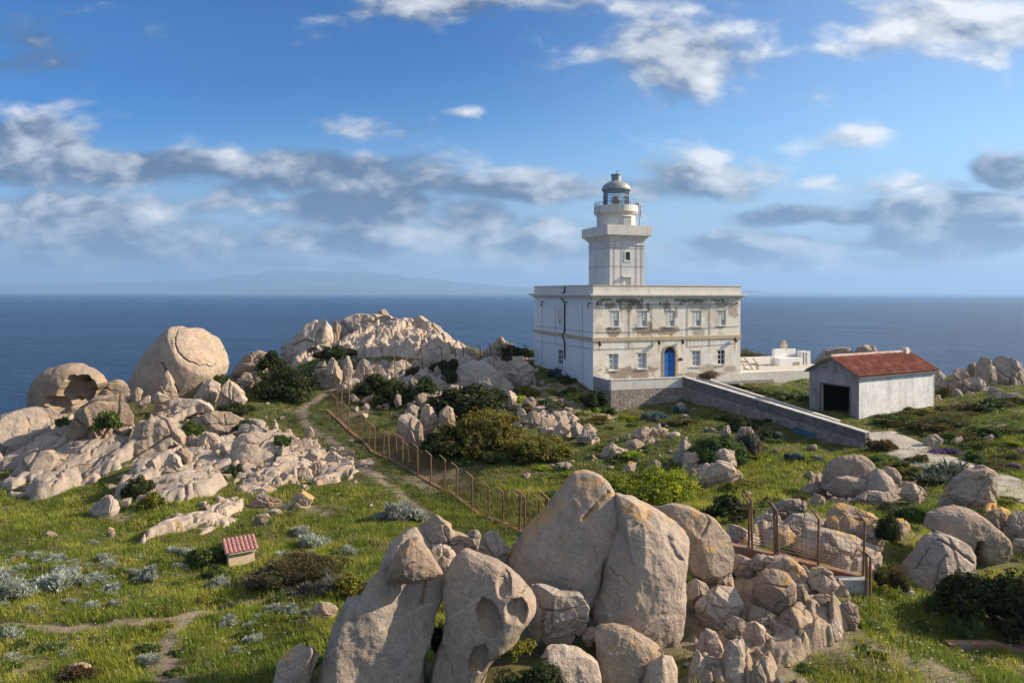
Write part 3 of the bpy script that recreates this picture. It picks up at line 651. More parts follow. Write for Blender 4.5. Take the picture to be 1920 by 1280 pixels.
for a0, a1, z0, z1 in ((h[0]-.12, h[0], h[2]-.12, h[3]+.12), (h[1], h[1]+.12, h[2]-.12, h[3]+.12), (h[0], h[1], h[3], h[3]+.12), (h[0]-.16, h[1]+.16, h[2]-.24, h[2]-.123)): b.box(a0, a1, -.05, .06, z0, z1)
b.build('window_frame', LIME, tw); b = MB(); b.box(h[0], h[1], .15, .2, h[2], h[3]); b.build('window_pane', DPANE, tw)
h = ho_t[1]; b = MB(); b.box(h[0]+.01, h[1]-.01, .12, .19, h[2], h[3]-.01); b.build('roof_door', SHUT, tw); b = MB(); b.box(h[0]-.25, h[1]+.1, -.25, .1, h[3]+.004, h[3]+.12); b.build('door_hood', LIME, tw)
g = MB()
def band(m, a, z0, z1): m.box(-a, s1+a, -a, s2+a, z0, z1)
zg0, zg1, zg2 = tzl(434), tzl(412), tzl(355)
band(g, .12, zg0, zg0+.22); band(g, .28, zg0+.22, zg0+.4); band(g, .45, zg0+.4, zg1+.06); band(g, .08, zg0-.55, zg0-.43); g.build('gallery_cornice', LIME, tw, bevel=.02)
g = MB(); band(g, .62, zg1+.06, zg1+.2)
A = .62
for x0, x1, y0, y1 in ((-A, s1+A, -A, -A+.2), (-A, s1+A, s2+A-.2, s2+A), (-A, -A+.2, -A+.2, s2+A-.2), (s1+A-.2, s1+A, -A+.2, s2+A-.2)): g.box(x0, x1, y0, y1, zg1+.2, zg2)
g.build('gallery', LIME, tw, bevel=.02)
for x in (500, 540, 620, 650):
    m = MB(); u, _ = tfr(x, 500); m.tube([(u-TU, -.03, tzl(440)), (u-TU, -.03, ZC1)], .014, 5); m.build('cable', CABLE, tw)
for y in (478, 578): m = MB(); m.tube([(-.03, s2, tzl(y)), (-.03, -.03, tzl(y)), (s1, -.03, tzl(y)-.02)], .014, 5); m.build('cable', CABLE, tw)
# drum, balcony, lantern
cx, cy = s1/2, s2/2; CW = HO+HU*(TU+cx)+HV*(TV+cy); Yc = CW.y
def lz(y): return float(unit(1156, 310+y/9.143)[1])*(Yc-2)+8.6            # enlarged view of the top
def lr(px_w): return px_w/9.143/2/F*Yc
rd_, rb = lr(662), lr(755); zd0, zd1 = zg1+.1, lz(815)
m = MB(); m.lathe([(0, zd0), (rd_, zd0), (rd_, zd1)], (cx, cy, 0), 48); m.build('drum', LIME, tw, smooth=False)
m = MB(); zb0, zb1 = lz(830), lz(672); m.lathe([(rd_, zb0), (rd_+.12, zb0+.02), (rb, zb0+.28), (rb+.03, zb0+.3), (rb+.03, zb0+.42), (rb, zb0+.44), (rb, zb1), (rb-.14, zb1), (rb-.14, zb1-.5), (0, zb1-.5)], (cx, cy, 0), 48); m.build('balcony', LIME, tw)
th = math.atan2(*(reversed((-CW).to_2d()))) if False else math.atan2(-CW.y, -CW.x)-HA      # local direction towards the viewer
def onring(r_, off): a = th+off; return cx+r_*math.cos(a), cy+r_*math.sin(a)
off = math.asin((785-600)/331.); M_ = Matrix.Translation((*onring(rd_, off), 0)) @ Matrix.Rotation(th+off, 4, 'Z')
m = MB(); m.box(-.1, .012, -.52, .52, zg2-.3, lz(878), M_); m.build('drum_door', m_plain('grey_door', (.3, .3, .31), .6), tw)
m = MB(); m.box(-.1, .10, -.62, .62, lz(876), lz(862), M_); m.build('door_lintel', LIME, tw)
rl = MB(); rr = rb-.07; zr = lz(612)
for k in range(28):
    a = 2*math.pi*k/28; rl.tube([(cx+rr*math.cos(a), cy+rr*math.sin(a), zb1), (cx+rr*math.cos(a), cy+rr*math.sin(a), zr)], .022, 5)
for zz in (zr, (zr+zb1)/2): rl.tube([(cx+rr*math.cos(2*math.pi*k/48), cy+rr*math.sin(2*math.pi*k/48), zz) for k in range(49)], .025, 5)
rl.build('railing', BLACK, tw)
rg = lr(442); zl0, zl1 = zb1-.4, lz(388)
m = MB(); m.lathe([(rg+.03, zl0), (rg+.03, zb1-.0), (rg-.05, zb1), (rg-.05, zl0)], (cx, cy, 0), 32); m.build('lantern_base', LIME, tw)
m = MB(); m.lathe([(rg-.02, zb1), (rg-.02, zl1)], (cx, cy, 0), 32); m.build('lantern_glass', LGLASS, tw, smooth=True)
m = MB()
for k in range(12):
    a = th+math.pi/12+2*math.pi*k/12; m.tube([(cx+rg*math.cos(a), cy+rg*math.sin(a), zb1-.1), (cx+rg*math.cos(a), cy+rg*math.sin(a), zl1)], .035, 6)
for zz in (lz(492), zb1+.05, zl1-.05): m.tube([(cx+rg*math.cos(2*math.pi*k/48), cy+rg*math.sin(2*math.pi*k/48), zz) for k in range(49)], .045, 6)
m.build('glazing_bar', m_plain('grey_metal', (.34, .38, .36), .5), tw)
m = MB(); ro = lr(500); zc = lz(225); zr_ = lz(375)
m.lathe([(0, zr_-.06), (ro, zr_-.08), (ro, zr_+.06)]+[(ro*.97*math.cos(a), zr_+.06+(zc-zr_)*math.sin(a)) for a in np.linspace(.1, 1.25, 9)]+[(lr(165), zc), (lr(165), lz(120)), (lr(190), lz(120)), (lr(190), lz(108)), (0, lz(104))], (cx, cy, 0), 32); m.build('dome', DOME, tw)
m = MB(); m.tube([(cx, cy, lz(110)), (cx+.06, cy, lz(60)), (cx+.22, cy-.05, lz(20))], .03, 5); m.build('lightning_rod', BLACK, tw)
m = MB(); zl = lz(560); hh = lz(490)-zl; m.lathe([(0, zl-hh), (.28, zl-hh*.95), (.5, zl-hh*.6), (.56, zl), (.5, zl+hh*.6), (.3, zl+hh*.97), (0, zl+hh)], (cx, cy, 0), 20); m.lathe([(.12, zb1-.3), (.12, zl-hh*.9)], (cx, cy, 0), 10); m.build('lens', LENS, tw, smooth=True)
m = MB(); q = onring(rb+.12, 1.38); dirx = onring(rb+.12, 1.45)
for dz_, dd in ((lz(640), .0), (lz(745), .0), (lz(855), .0)):
    m.tube([(q[0]-.05, q[1], dz_), (q[0]+.75, q[1]+.25, dz_+.02)], .035, 5)
m.tube([(q[0]+.1, q[1], zg1+.2), (q[0]+.02, q[1], lz(880)), (q[0]-.12, q[1], lz(625))], .05, 6); m.tube([(q[0]+.25, q[1]+.1, lz(860)), (q[0]+.15, q[1]+.1, lz(650))], .06, 6)
m.build('antenna', m_plain('antenna_steel', (.4, .3, .25), .6, .3), tw)
tag(tw)
for a in np.linspace(0, WU, 60):
    for b in np.linspace(-3.9, WV, 60):
        w = HO+HU*a+HV*b; mark(np.array([w.x]), np.array([w.y]), np.array([5.]))
# ------------------------------------------------------------------ terrace, ramp and yard walls
def masonry_wall(name, label, cat, a, b, za0, za1, zb0, zb1, band_a, band_b, th, parent_xy, low=STONE, cap=LIME, ext=None):
    """wall from a to b (world xy), tops za1/zb1, a plastered band above band_a/band_b over rubble masonry"""
    a = Vector(a).to_3d(); b = Vector(b).to_3d(); d = (b-a); L = d.length; ang = math.atan2(d.y, d.x)
    e = empty(name, (a.x, a.y, za0), ang, label, cat); z = -za0
    m = MB(); m.prism([(0, za0+z), (L, zb0+z), (L, band_b+z), (0, band_a+z)], 'y', 0, th); lo = m.build('masonry', low, e)
    m = MB(); m.prism([(0, band_a+z), (L, band_b+z), (L, zb1+z), (0, za1+z)], 'y', -.02, th+.02); m.build('plaster_band', cap, e, bevel=.03)
    m = MB(); m.prism([(-.03, za1+z), (L+.03, zb1+z), (L+.03, zb1+z+.09), (-.03, za1+z+.09)], 'y', -.05, th+.05); m.build('coping', COPE, e, bevel=.02)
    return e, L
COPE = m_plain('worn_coping', (.52, .49, .43), .93, col2=(.33, .30, .26), sc=1.8)
zt_ = -8.03
def hp(u, v): w = HO+HU*u+HV*v; return (w.x, w.y)
u0 = .0; T3 = 3.8
e, L = masonry_wall('terrace_wall', 'rubble stone terrace wall with white plastered parapet below the blue door', 'wall', hp(0, -T3), hp(7.55, -T3), -12.4, zt_, -12.4, zt_-.03, -8.93, -8.95, .4, None)
M_ = e.matrix_basis.inverted()
sw = MB(); sw.box(-.003, .4, .43, T3-.05, -.2, 12.4-8.93); sw.build('masonry', STONE, e); sw = MB(); sw.box(-.02, .42, .42, T3-.04, 12.4-8.93, 12.4+zt_-.002); sw.build('plaster_band', m_plain('grey_plaster', (.36, .34, .31), .93, col2=(.25, .235, .21), sc=1.5), e)
sw = MB(); sw.box(.42, 18, .42, T3-.05, 12.4-8.9, 12.4-8.62); sw.build('terrace_floor', CONC, e)
R0 = Vector((*hp(7.55, -T3), 0)); RE = P(1622, 812, 47); rdir = (Vector((RE.x, RE.y, 0))-R0).normalized(); rn = Vector((-rdir.y, rdir.x, 0))
if rn.x < 0: rn = -rn
m_lo = m_plain('old_cement', (.19, .165, .14), .95, col2=(.11, .095, .08), sc=1.6, bump=.4)
masonry_wall('ramp_wall', 'long sloping stone wall with cement coping running down from the terrace to the path', 'wall', (R0.x, R0.y), (RE.x, RE.y), -13., -8.0, -12.6, RE.z, -8.85, RE.z-.6, .42, None, low=STONE, cap=m_lo)
I0 = R0+rn*2.75-rdir*1.4; I1 = R0+rn*2.75+rdir*15.0
i1z = float(unit(1575, 790)[1])*I1.y; i0z = float(unit(1300, 706)[1])*I0.y
def m_lime2():
    return LIME
ew, L = masonry_wall('inner_ramp_wall', 'white plastered wall along the far side of the ramp, dark drain hole in it', 'wall', (I0.x, I0.y), (I1.x, I1.y), -11.5, i0z, -12.3, i1z, -10.2, i1z-1.35, .3, None, low=STONE, cap=m_plain('white_plaster', (.7, .69, .66), .92, col2=(.5, .48, .43), sc=1.1))
w = plane_hit(1447.5, 753.5, I0, rn)-I0; t = w.dot(rdir); sgn = -1 if ew.rotation_euler.z else 1
hz = float(unit(1447, 753)[1])*(I0+rdir*t).y
nrm_l = Vector((-math.sin(ew.rotation_euler.z), math.cos(ew.rotation_euler.z), 0)); side = -.026 if nrm_l.dot(rn) > 0 else .326
for o_ in ():
    pass
m = MB(); m.box(t-.3, t+.3, min(side, side+.004), max(side, side+.004), hz-i0z-.22, hz-i0z+.2); m.build('drain_hole', DARKIN, ew)
rp = MB(); q0 = R0+rn*.42; q1 = R0+rn*2.75; q2 = q1+rdir*19.6; q3 = q0+rdir*19.6
rp.add([(q0.x, q0.y, -8.95), (q1.x, q1.y, -8.95), (q2.x, q2.y, -10.45), (q3.x, q3.y, -10.45), (q0.x, q0.y, -12), (q1.x, q1.y, -12), (q2.x, q2.y, -12), (q3.x, q3.y, -12)], [(0, 1, 2, 3), (0, 4, 5, 1), (1, 5, 6, 2), (2, 6, 7, 3), (3, 7, 4, 0)])
tag(rp.build('ramp_path', ROAD), kind='structure')
for k in np.linspace(0, 19.6, 60):
    for j in np.linspace(-.1, 3., 10):
        w = R0+rdir*k+rn*j; mark(np.array([w.x]), np.array([w.y]), np.array([5.]))
# yard platform right of the house
yz = float(unit(1388, 699)[1])*71.4+8.6
YD = empty('yard_wall', HO, HA, 'low stained white wall holding up the yard right of the lighthouse', 'wall')
m = MB(); m.box(WU+.03, 31, .35, .75, -3, yz); m.box(30.6, 31, .75, 12, -3, yz); m.build('retaining_wall', LIME, YD, bevel=.03)
m = MB(); m.box(WU+.05, 30.6, .76, 12, -2.5, yz-.06); m.build('yard_floor', m_plain('pale_yard', (.46, .42, .36), .95, col2=(.36, .32, .27), sc=.8), YD)
def ypt(x, y): a = house_pt(1360+x/9.145, 620+y/9.145, v=.35); return a[0], a[2]
for x0, x1, y0, y1 in ((742, 825, 825, 905), (1098, 1170, 882, 950), (210, 285, 925, 975)):
    a, b = ypt(x0, y1), ypt(x1, y0); m = MB(); m.box(a[0], b[0], .335, .348, a[1], b[1]); m.build('blocked_opening', m_plain('old_boards', (.3, .27, .23), .9), YD)
m = MB(); a = house_pt(1390, 684, v=9.)[0]; b = house_pt(1462, 684, v=9.)[0]; m.box(a, b, 9., 9.3, yz-.05, yz+.62); m.build('back_parapet', WHITE, YD)
# roofless white outbuilding
def rpt(x, y): a = house_pt(1360+x/9.145, 620+y/9.145, v=5.); return a[0], a[2]
RU = empty('outbuilding', HO, HA, 'small roofless white outbuilding with chimney on the yard platform', 'building')
ua, ub = rpt(880, 600)[0], rpt(1310, 600)[0]; zt2 = rpt(1000, 322)[1]; zm = rpt(1000, 460)[1]; uc2 = rpt(1125, 600)[0]
m = MB(); m.prism([(ua-.2, yz-.1), (uc2, yz-.1), (uc2, zt2), (ua+.55, zt2), (ua+.45, zt2-.7), (ua, zm-.2)], 'y', 5.9, 6.2); m.box(ua+.5, ub+.2, 6.2, 6.4, yz, zt2-.05); m.build('wall', WHITE, RU, bevel=.03)
m = MB(); m.box(ua+.35, ub, 5.0, 5.9, yz-.1, zm-.05); m.build('lean_to', WHITE, RU, bevel=.04)
m = MB(); a = rpt(1170, 655); b = rpt(1272, 530); m.box(a[0], b[0], 4.96, 4.996, a[1], b[1]); m.build('boarded_door', m_plain('tan_boards', (.36, .28, .2), .9), RU)
m = MB(); a = rpt(1330, 560); b = rpt(1470, 350); m.box(a[0], a[0]+.12, 5.1, 6, yz-.2, b[1]); m.box(b[0]-.45, b[0], 5.1, 5.3, yz-.2, b[1]); m.box(a[0]+.12, b[0]-.45, 5.1, 5.3, b[1]-.15, b[1]); m.box(a[0]+.12, b[0], 5.9, 6.05, yz-.2, b[1]); m.build('doorway', WHITE, RU, bevel=.02)
m = MB(); m.box(a[0]+.13, b[0]-.46, 5.6, 5.65, yz-.2, b[1]-.16); m.build('dark_recess', DARKIN, RU)
m = MB(); a = rpt(1100, 320); b = rpt(1170, 230); m.box(a[0], b[0], 6.0, 6.5, zt2-.2, b[1]); m.box(a[0]+.15, b[0]-.15, 6.1, 6.4, b[1], b[1]+.35); m.build('chimney', CREAM, RU, bevel=.04)
# leaning timber trestles
for nm, lab, sticks in (('timber_trestle', 'leaning trestle of bleached poles against the lighthouse corner', [((250, 480), (345, 660)), ((310, 445), (440, 600)), ((300, 640), (480, 690)), ((250, 520), (400, 540))]),
                        ('timber_trestle', 'second trestle of bleached poles, farther from the lighthouse corner', [((400, 545), (495, 715)), ((470, 465), (580, 610)), ((440, 560), (560, 575)), ((520, 600), (610, 700)), ((560, 560), (540, 690))])):
    def q(x, y, dv): a = house_pt(1360+x/9.145, 620+y/9.145, v=2.2+dv); return HO+HU*a[0]+HV*a[1]+Vector((0, 0, a[2]))
    c = q(*sticks[0][1], 0); e = empty(nm, c, 0, lab, 'timber pile')
    for k, (s, t_) in enumerate(sticks):
        m = MB(); m.tube([q(*s, .8)-c, q(*t_, .15*k)-c], [.07, .085], 7); m.build('pole', WOOD, e)
# ------------------------------------------------------------------ garage barn
BA = math.radians(28); BO = P(1610.5, 787, 55); BU = Vector((math.cos(BA), math.sin(BA), 0)); BV = Vector((-math.sin(BA), math.cos(BA), 0))
BO.z = -10.3
def bpt(px, py, u=None, v=None):
    w = plane_hit(px, py, BO+(BU*u if u is not None else BV*v), BU if u is not None else BV)-BO; return w.dot(BU), w.dot(BV), w.z
BL = bpt(1752.5, 720, v=0.)[0]; BW = bpt(1517.5, 720, u=0.)[1]; ze = bpt(1611, 704, v=0.)[2]; zrid = bpt(1558, 670, u=0.)[2]
BN = empty('garage', BO, BA, 'grey and white rendered garage with red tiled roof and open dark doorway', 'garage')
g0 = bpt(1592.5, 783, u=0.); g1 = bpt(1540, 722, u=0.); oy0, oy1, oz1 = g0[1], g1[1], bpt(1566, 722.5, u=0.)[2]
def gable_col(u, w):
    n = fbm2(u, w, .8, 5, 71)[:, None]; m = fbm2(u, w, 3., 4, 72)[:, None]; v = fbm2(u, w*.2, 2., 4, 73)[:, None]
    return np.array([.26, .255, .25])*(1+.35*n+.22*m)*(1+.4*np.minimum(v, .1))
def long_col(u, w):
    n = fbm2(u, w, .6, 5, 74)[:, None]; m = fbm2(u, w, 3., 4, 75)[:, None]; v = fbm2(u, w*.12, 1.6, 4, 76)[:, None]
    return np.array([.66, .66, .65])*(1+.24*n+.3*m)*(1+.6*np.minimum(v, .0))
zz = -1.6
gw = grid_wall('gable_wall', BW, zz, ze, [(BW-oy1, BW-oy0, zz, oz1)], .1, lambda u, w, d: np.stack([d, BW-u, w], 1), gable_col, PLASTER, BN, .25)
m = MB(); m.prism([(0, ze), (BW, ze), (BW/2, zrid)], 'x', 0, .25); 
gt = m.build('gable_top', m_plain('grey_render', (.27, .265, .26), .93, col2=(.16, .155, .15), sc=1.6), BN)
m = MB(); m.prism([(0, ze), (BW, ze), (BW/2, zrid)], 'x', BL-.25, BL); m.box(BL-.25, BL, .0, BW, zz, ze); m.build('end_wall', LIME, BN)
grid_wall('long_wall', BL-.003, zz, ze, [], .1, lambda u, w, d: np.stack([u+.003, 0*u, w], 1), long_col, PLASTER, BN)
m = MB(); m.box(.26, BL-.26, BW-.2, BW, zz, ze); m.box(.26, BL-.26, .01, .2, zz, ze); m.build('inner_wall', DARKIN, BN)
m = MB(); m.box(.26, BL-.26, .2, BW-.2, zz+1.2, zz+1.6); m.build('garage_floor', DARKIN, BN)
m = MB(); m.box(-.04, .0, oy0-.14, oy0, zz, oz1+.12); m.box(-.04, .0, oy1, oy1+.14, zz, oz1+.12); m.box(-.04, .0, oy0, oy1, oz1, oz1+.12); m.build('door_frame', m_plain('dark_frame', (.1, .09, .085), .8), BN)
TILEA = m_attr('clay_tiles', .88, 8., .45, .4, .02)
# tiled roof: two slopes with real tile rows
sl = math.hypot(BW/2, zrid-ze); ov = .38; nr = 11
for s in (0, 1):
    us = np.linspace(-.35, BL+.35, 220); ts = []
    for k in range(nr): ts += [k/nr, (k+.985)/nr]
    ts = np.array(ts)*(sl+ov)/sl-ov/sl; U, T = np.meshgrid(us, ts)
    row = np.floor((np.arange(len(ts)))/2)[:, None]
    frac = np.tile([0., 1.], nr)[:, None]
    H = .045*(1-frac)+.03*np.cos(U*2*math.pi/.23)+.012*fbm2(U.ravel(), T.ravel(), 3., 2, 5).reshape(U.shape)+.10
    y = T*BW/2; z = ze+T*(zrid-ze)+H
    if s: y = BW-y
    V = np.stack([U.ravel(), y.ravel(), z.ravel()], 1); I = np.arange(U.size).reshape(U.shape)
    q = np.stack([I[:-1, :-1].ravel(), I[:-1, 1:].ravel(), I[1:, 1:].ravel(), I[1:, :-1].ravel()], 1)
    tid = (np.floor(U/.23).astype(int)*31+np.floor(np.arange(len(ts))/2).astype(int)[:, None]*17+s*7) % 256; tr_ = (_perm[tid.ravel()]/255.)[:, None]; pn_ = fbm2(U.ravel(), T.ravel()*4, .7, 4, 6)[:, None]
    tc = np.array([.26, .085, .055])*(.62+.7*tr_)*(1+.5*pn_)+np.array([.06, .05, .04])*sstep(.1, .4, pn_)
    r_ = mesh_np('roof', V, q, TILEA, smooth=False, parent=BN, cols=np.clip(tc, .02, .8))
    m = MB(); y0, y1 = -ov*BW/2/sl, BW/2; z0 = ze-ov/sl*(zrid-ze)
    pl = [(y0+.06, z0-.02), (y1, zrid-.04), (y1, zrid+.05), (y0+.06, z0+.05)]
    if s: pl = [(BW-a, b) for a, b in pl]
    m.prism(pl, 'x', -.33, BL+.33); m.build('roof_deck', m_plain('grey_eaves', (.2, .165, .14), .9), BN)
m = MB()
for k in range(int((BL+.7)/.4)):
    x = -.35+k*.4; m.tube([(x, BW/2, zrid+.12), (x+.42, BW/2, zrid+.15)], [.12, .15], 8)
m.build('ridge_tiles', m_plain('pale_ridge', (.4, .2, .14), .85, col2=(.55, .48, .42), sc=2.5), BN)
m = MB(); w = bpt(1697, 660, v=BW/2); m.box(w[0]-.22, w[0]+.22, BW/2-.25, BW/2+.2, zrid-.3, zrid+.5); m.build('vent_stack', LIME, BN, bevel=.02)
for a in np.linspace(-.3, BL+.2, 50):
    for b_ in np.linspace(-.1, BW, 25):
        w = BO+BU*a+BV*b_; mark(np.array([w.x]), np.array([w.y]), np.array([5.]))
# ------------------------------------------------------------------ little tiled meter hut in the meadow
w = hit(453, 1060); HUT = empty('meter_hut', (w.x, w.y, w.z-.05), math.radians(30), 'tiny cream hut with pink barrel-tile roof alone in the grass meadow', 'hut')
sc_ = w.y/F; bw = 46*sc_; bd = .85; bh = 24*sc_
m = MB(); m.box(-bw/2, bw/2, 0, bd, -.3, bh); m.build('wall', CREAM, HUT, bevel=.02)
m = MB(); m.box(-bw/2-.06, bw/2+.06, -.1, bd+.12, bh, bh+.07); m.build('slab', m_plain('pale_slab', (.6, .5, .38), .9), HUT, bevel=.01)
m = MB(); nt_ = 8; rw = bw+.34
for k in range(nt_):
    xc = -rw/2+rw*(k+.5)/nt_; rr_ = rw/nt_/2*1.0
    for j in range(3):
        ya, yb = -.18+j*.42, -.18+j*.42+.47; za, zb_ = bh+.10+(ya+.18)*.24, bh+.10+(yb+.18)*.24
        A_ = [(xc+rr_*math.cos(a), ya, za+.75*rr_*math.sin(a)+.025) for a in np.linspace(math.pi, 0, 7)]; B_ = [(xc+rr_*.92*math.cos(a), yb, zb_+.7*rr_*math.sin(a)) for a in np.linspace(math.pi, 0, 7)]
        m.add(A_+B_, [(i, i+1, i+8, i+7) for i in range(6)])
        m.add([(x_, y_, z_-.03) for x_, y_, z_ in A_]+A_, [(i, i+1, i+8, i+7) for i in range(6)])
m.build('roof_tiles', TILEP, HUT)
m = MB(); m.prism([(-.17, bh+.072), (1.05, bh+.072), (1.05, bh+.095+1.2*.24), (-.17, bh+.095)], 'x', -bw/2, bw/2); m.build('roof_bed', CREAM, HUT)
mark(np.array([w.x+a*.3 for a in (-2, -1, 0, 1, 2) for b in range(5)]), np.array([w.y+b*.3 for a in range(5) for b in range(5)]), np.full(25, 5.))
# teal board leaning at the ramp wall
w = P(1506, 815, 51.6); tb_ = MB(); tb_.box(-1.0, 1.0, -.03, .03, -.45, .4); tb_.box(-1., 1., -.05, -.03, -.1, -.02)
o = tb_.build('board', TEAL, None, w, bevel=.01); tag(o, 'dark teal board leaning low against the sloping ramp wall', 'board'); o.rotation_euler = (math.radians(-20), math.radians(6), math.radians(-62))
# ------------------------------------------------------------------ fences
def fence(name, label, base, posts, kerb, arm, hgt=2.05, armlen=.5, wires=(.16, .16), wire_w=.012, kh=.28, kw=.24, pr=.065):
    """base: world polyline with z; posts: list of distances or None for every vertex"""
    B = [Vector(b) for b in base]; e = empty(name, B[0], 0, label, 'fence'); O = B[0]
    if kerb:
        V = []; Fq = []
        for i, b in enumerate(B):
            d = (B[min(i+1, len(B)-1)]-B[max(i-1, 0)]); d.z = 0; d.normalize(); nn = Vector((-d.y, d.x, 0))*kw/2
            for s, z in ((-1, -.6), (-1, kh), (1, kh), (1, -.6)): V.append(b-O+nn*s+Vector((0, 0, z)))
        for i in range(len(B)-1):
            for k in range(3): Fq.append((i*4+k, i*4+k+1, i*4+5+k, i*4+4+k))
        Fq += [(0, 1, 2, 3), tuple(len(V)-4+k for k in (3, 2, 1, 0))]
        m = MB(); m.add(V, Fq); m.build('kerb', KERB, e)
    for p in posts:
        p = Vector(p); h = hgt*random.uniform(.9, 1.08); tl = Vector((random.uniform(-.11, .11), random.uniform(-.11, .11), 0))
        m = MB(); a = p-O; b = a+tl+Vector((0, 0, h)); c = b+Vector(arm).normalized()*armlen
        m.tube([a-Vector((0, 0, .3)), b, c], [pr, pr, pr*.7], 6); m.build('post', POST, e)
    # wire netting: ribbons thin as wire
    m = MB(); top = hgt*.97
    for a, b in zip(B[:-1], B[1:]):
        d = b-a; L = Vector((d.x, d.y)).length; k = max(1, int(L/wires[0])); dn = Vector((d.x, d.y, 0)).normalized()
        for j in range(k):
            p = a.lerp(b, (j+.5)/k)-O; h2 = Vector((0, 0, top)); x = dn*wire_w/2
            m.add([p-x+Vector((0, 0, kh)), p+x+Vector((0, 0, kh)), p+x+h2, p-x+h2], [(0, 1, 2, 3)])
        nz_ = int((top-kh)/wires[1])
        for j in range(nz_+1):
            z = Vector((0, 0, kh+(top-kh)*j/max(1, nz_))); w_ = Vector((0, 0, wire_w/2))
            m.add([a-O+z-w_, b-O+z-w_, b-O+z+w_, a-O+z+w_], [(0, 1, 2, 3)])
    m.build('wire_netting', WIRE, e)
    return e
def gz(x, y): return float(ground(x, y)[0])
def dens(line, step):
    L = []; 
    for a, b in zip(line[:-1], line[1:]):
        k = max(1, int((Vector(b)-Vector(a)).length/step)); L += [Vector(a).lerp(Vector(b), t/k) for t in range(k)]
    return L+[Vector(line[-1])]
near = [P(a, b, c)[:2] for a, b, c in ((613, 769, 60.2), (655, 800, 56), (700, 845, 52), (745, 868, 49.8), (790, 893, 47.6), (845, 922, 45.2), (900, 964, 41), (944, 988, 38.8), (980, 1006, 37.3), (1010, 1020, 35.6), (1040, 1034, 34.2))]
nl = [(x, y, gz(x, y)) for x, y in [tuple(v) for v in dens([Vector((*n_, 0)) for n_ in near], 1.)] for x, y in [(x, y)]] if False else [(v.x, v.y, gz(v.x, v.y)) for v in dens([Vector((*n_, 0)) for n_ in near], 1.0)]
pp = [(613, 770), (632, 782), (655, 796), (676, 818), (692, 838), (703, 847), (719, 855), (731, 861), (745, 868), (756, 874), (768, 881), (784, 889), (809, 903), (834, 916), (857, 935), (887, 955), (917, 973), (944, 987), (975, 1004), (986, 1008), (1012, 1020), (1022, 1025), (1032, 1030)]
NX = np.array([P(a, b, c)[0] for a, b, c in ((613, 769, 60.2), (980, 1006, 37.3))])
def on_line(px, line):
    """point of a polyline at a given photo column"""
    t = (px-PX)/F; best = None
    for a, b in zip(line[:-1], line[1:]):
        ta, tb = a[0]/a[1], b[0]/b[1]
        if min(ta, tb)-1e-6 <= t <= max(ta, tb)+1e-6:
            d = (b[0]-a[0])-t*(b[1]-a[1]); k = (t*a[1]-a[0])/d if abs(d) > 1e-9 else 0
            best = (a[0]+k*(b[0]-a[0]), a[1]+k*(b[1]-a[1]))
    return best
ps = [on_line(a, nl) for a, b in pp]; ps = [(x, y, gz(x, y)) for x, y in [p for p in ps if p]]
fence('fence', 'long rusty fence with leaning-top posts on a rusty kerb, running down the green valley', nl, ps, True, (-.75, .1, .6), hgt=1.95, wires=(.11, .11), wire_w=.024, kh=.10)
far = [(613, 60.5), (655, 62), (700, 66), (742, 68), (793, 71), (855, 74), (902, 77), (945, 79), (992, 82)]
fl_ = [((a-PX)/F*c, c) for a, c in far]; fl_ = [(v.x, v.y, gz(v.x, v.y)) for v in dens([Vector((*n_, 0)) for n_ in fl_], 1.5)]
ps = [on_line(a, fl_) for a in (640, 655, 677, 692, 710, 742, 761, 793, 827, 855, 869, 902, 920, 940, 961, 985)]; ps = [(x, y, gz(x, y)) for x, y in [p for p in ps if p]]
fence('fence', 'fence of thin dark posts crossing the rocks behind, towards the lighthouse side wall', fl_, ps, False, (-.6, .1, .7), hgt=2.1, wires=(.6, .5), wire_w=.01, kh=.1)
rl_ = [P(1366, 1017, 26.3), P(1405, 1025, 26.1), P(1455, 1037, 25.6), P(1534, 1057, 24.9), P(1620, 1078, 24.2)]
rb_ = [(p.x, p.y, p.z-.22) for p in rl_]
fr = fence('fence', 'short rusty fence with slack horizontal wires on an orange kerb among boulders at right', [tuple(v) for v in dens([Vector(b) for b in rb_], 1.2)],
      [(*P(1404, 1030, 26.1).to_2d(), P(1404, 1030, 26.1).z), (*P(1411, 1027, 26.).to_2d(), P(1411, 1027, 26.).z), (*P(1454, 1040, 25.6).to_2d(), P(1454, 1040, 25.6).z), (*P(1460, 1040, 25.6).to_2d(), P(1460, 1040, 25.6).z), (*P(1534, 1058, 24.9).to_2d(), P(1534, 1058, 24.9).z), (*P(1618, 1080, 24.2).to_2d(), P(1618, 1080, 24.2).z)],
      True, (-.55, .1, .75), hgt=1.85, armlen=.42, wires=(.16, .17), wire_w=.009, kh=.2, kw=.3, pr=.045)
O = Vector(rb_[0]); m = MB()
for k in range(7):
    pts = []
    for t in np.linspace(0, 1, 14):
        i = 1+t*3; a = Vector(rl_[min(int(i), 3)]).lerp(Vector(rl_[min(int(i)+1, 4)]), i-int(i)) if i < 4 else Vector(rl_[4])
        pts.append(a-O+Vector((0, 0, .12+.13*k-.22*t*k/7-.06*math.sin(math.pi*t))))
    m.tube(pts, .011, 4, cap=False)
m.build('slack_wires', m_plain('pale_wire', (.36, .24, .14), .7), fr)
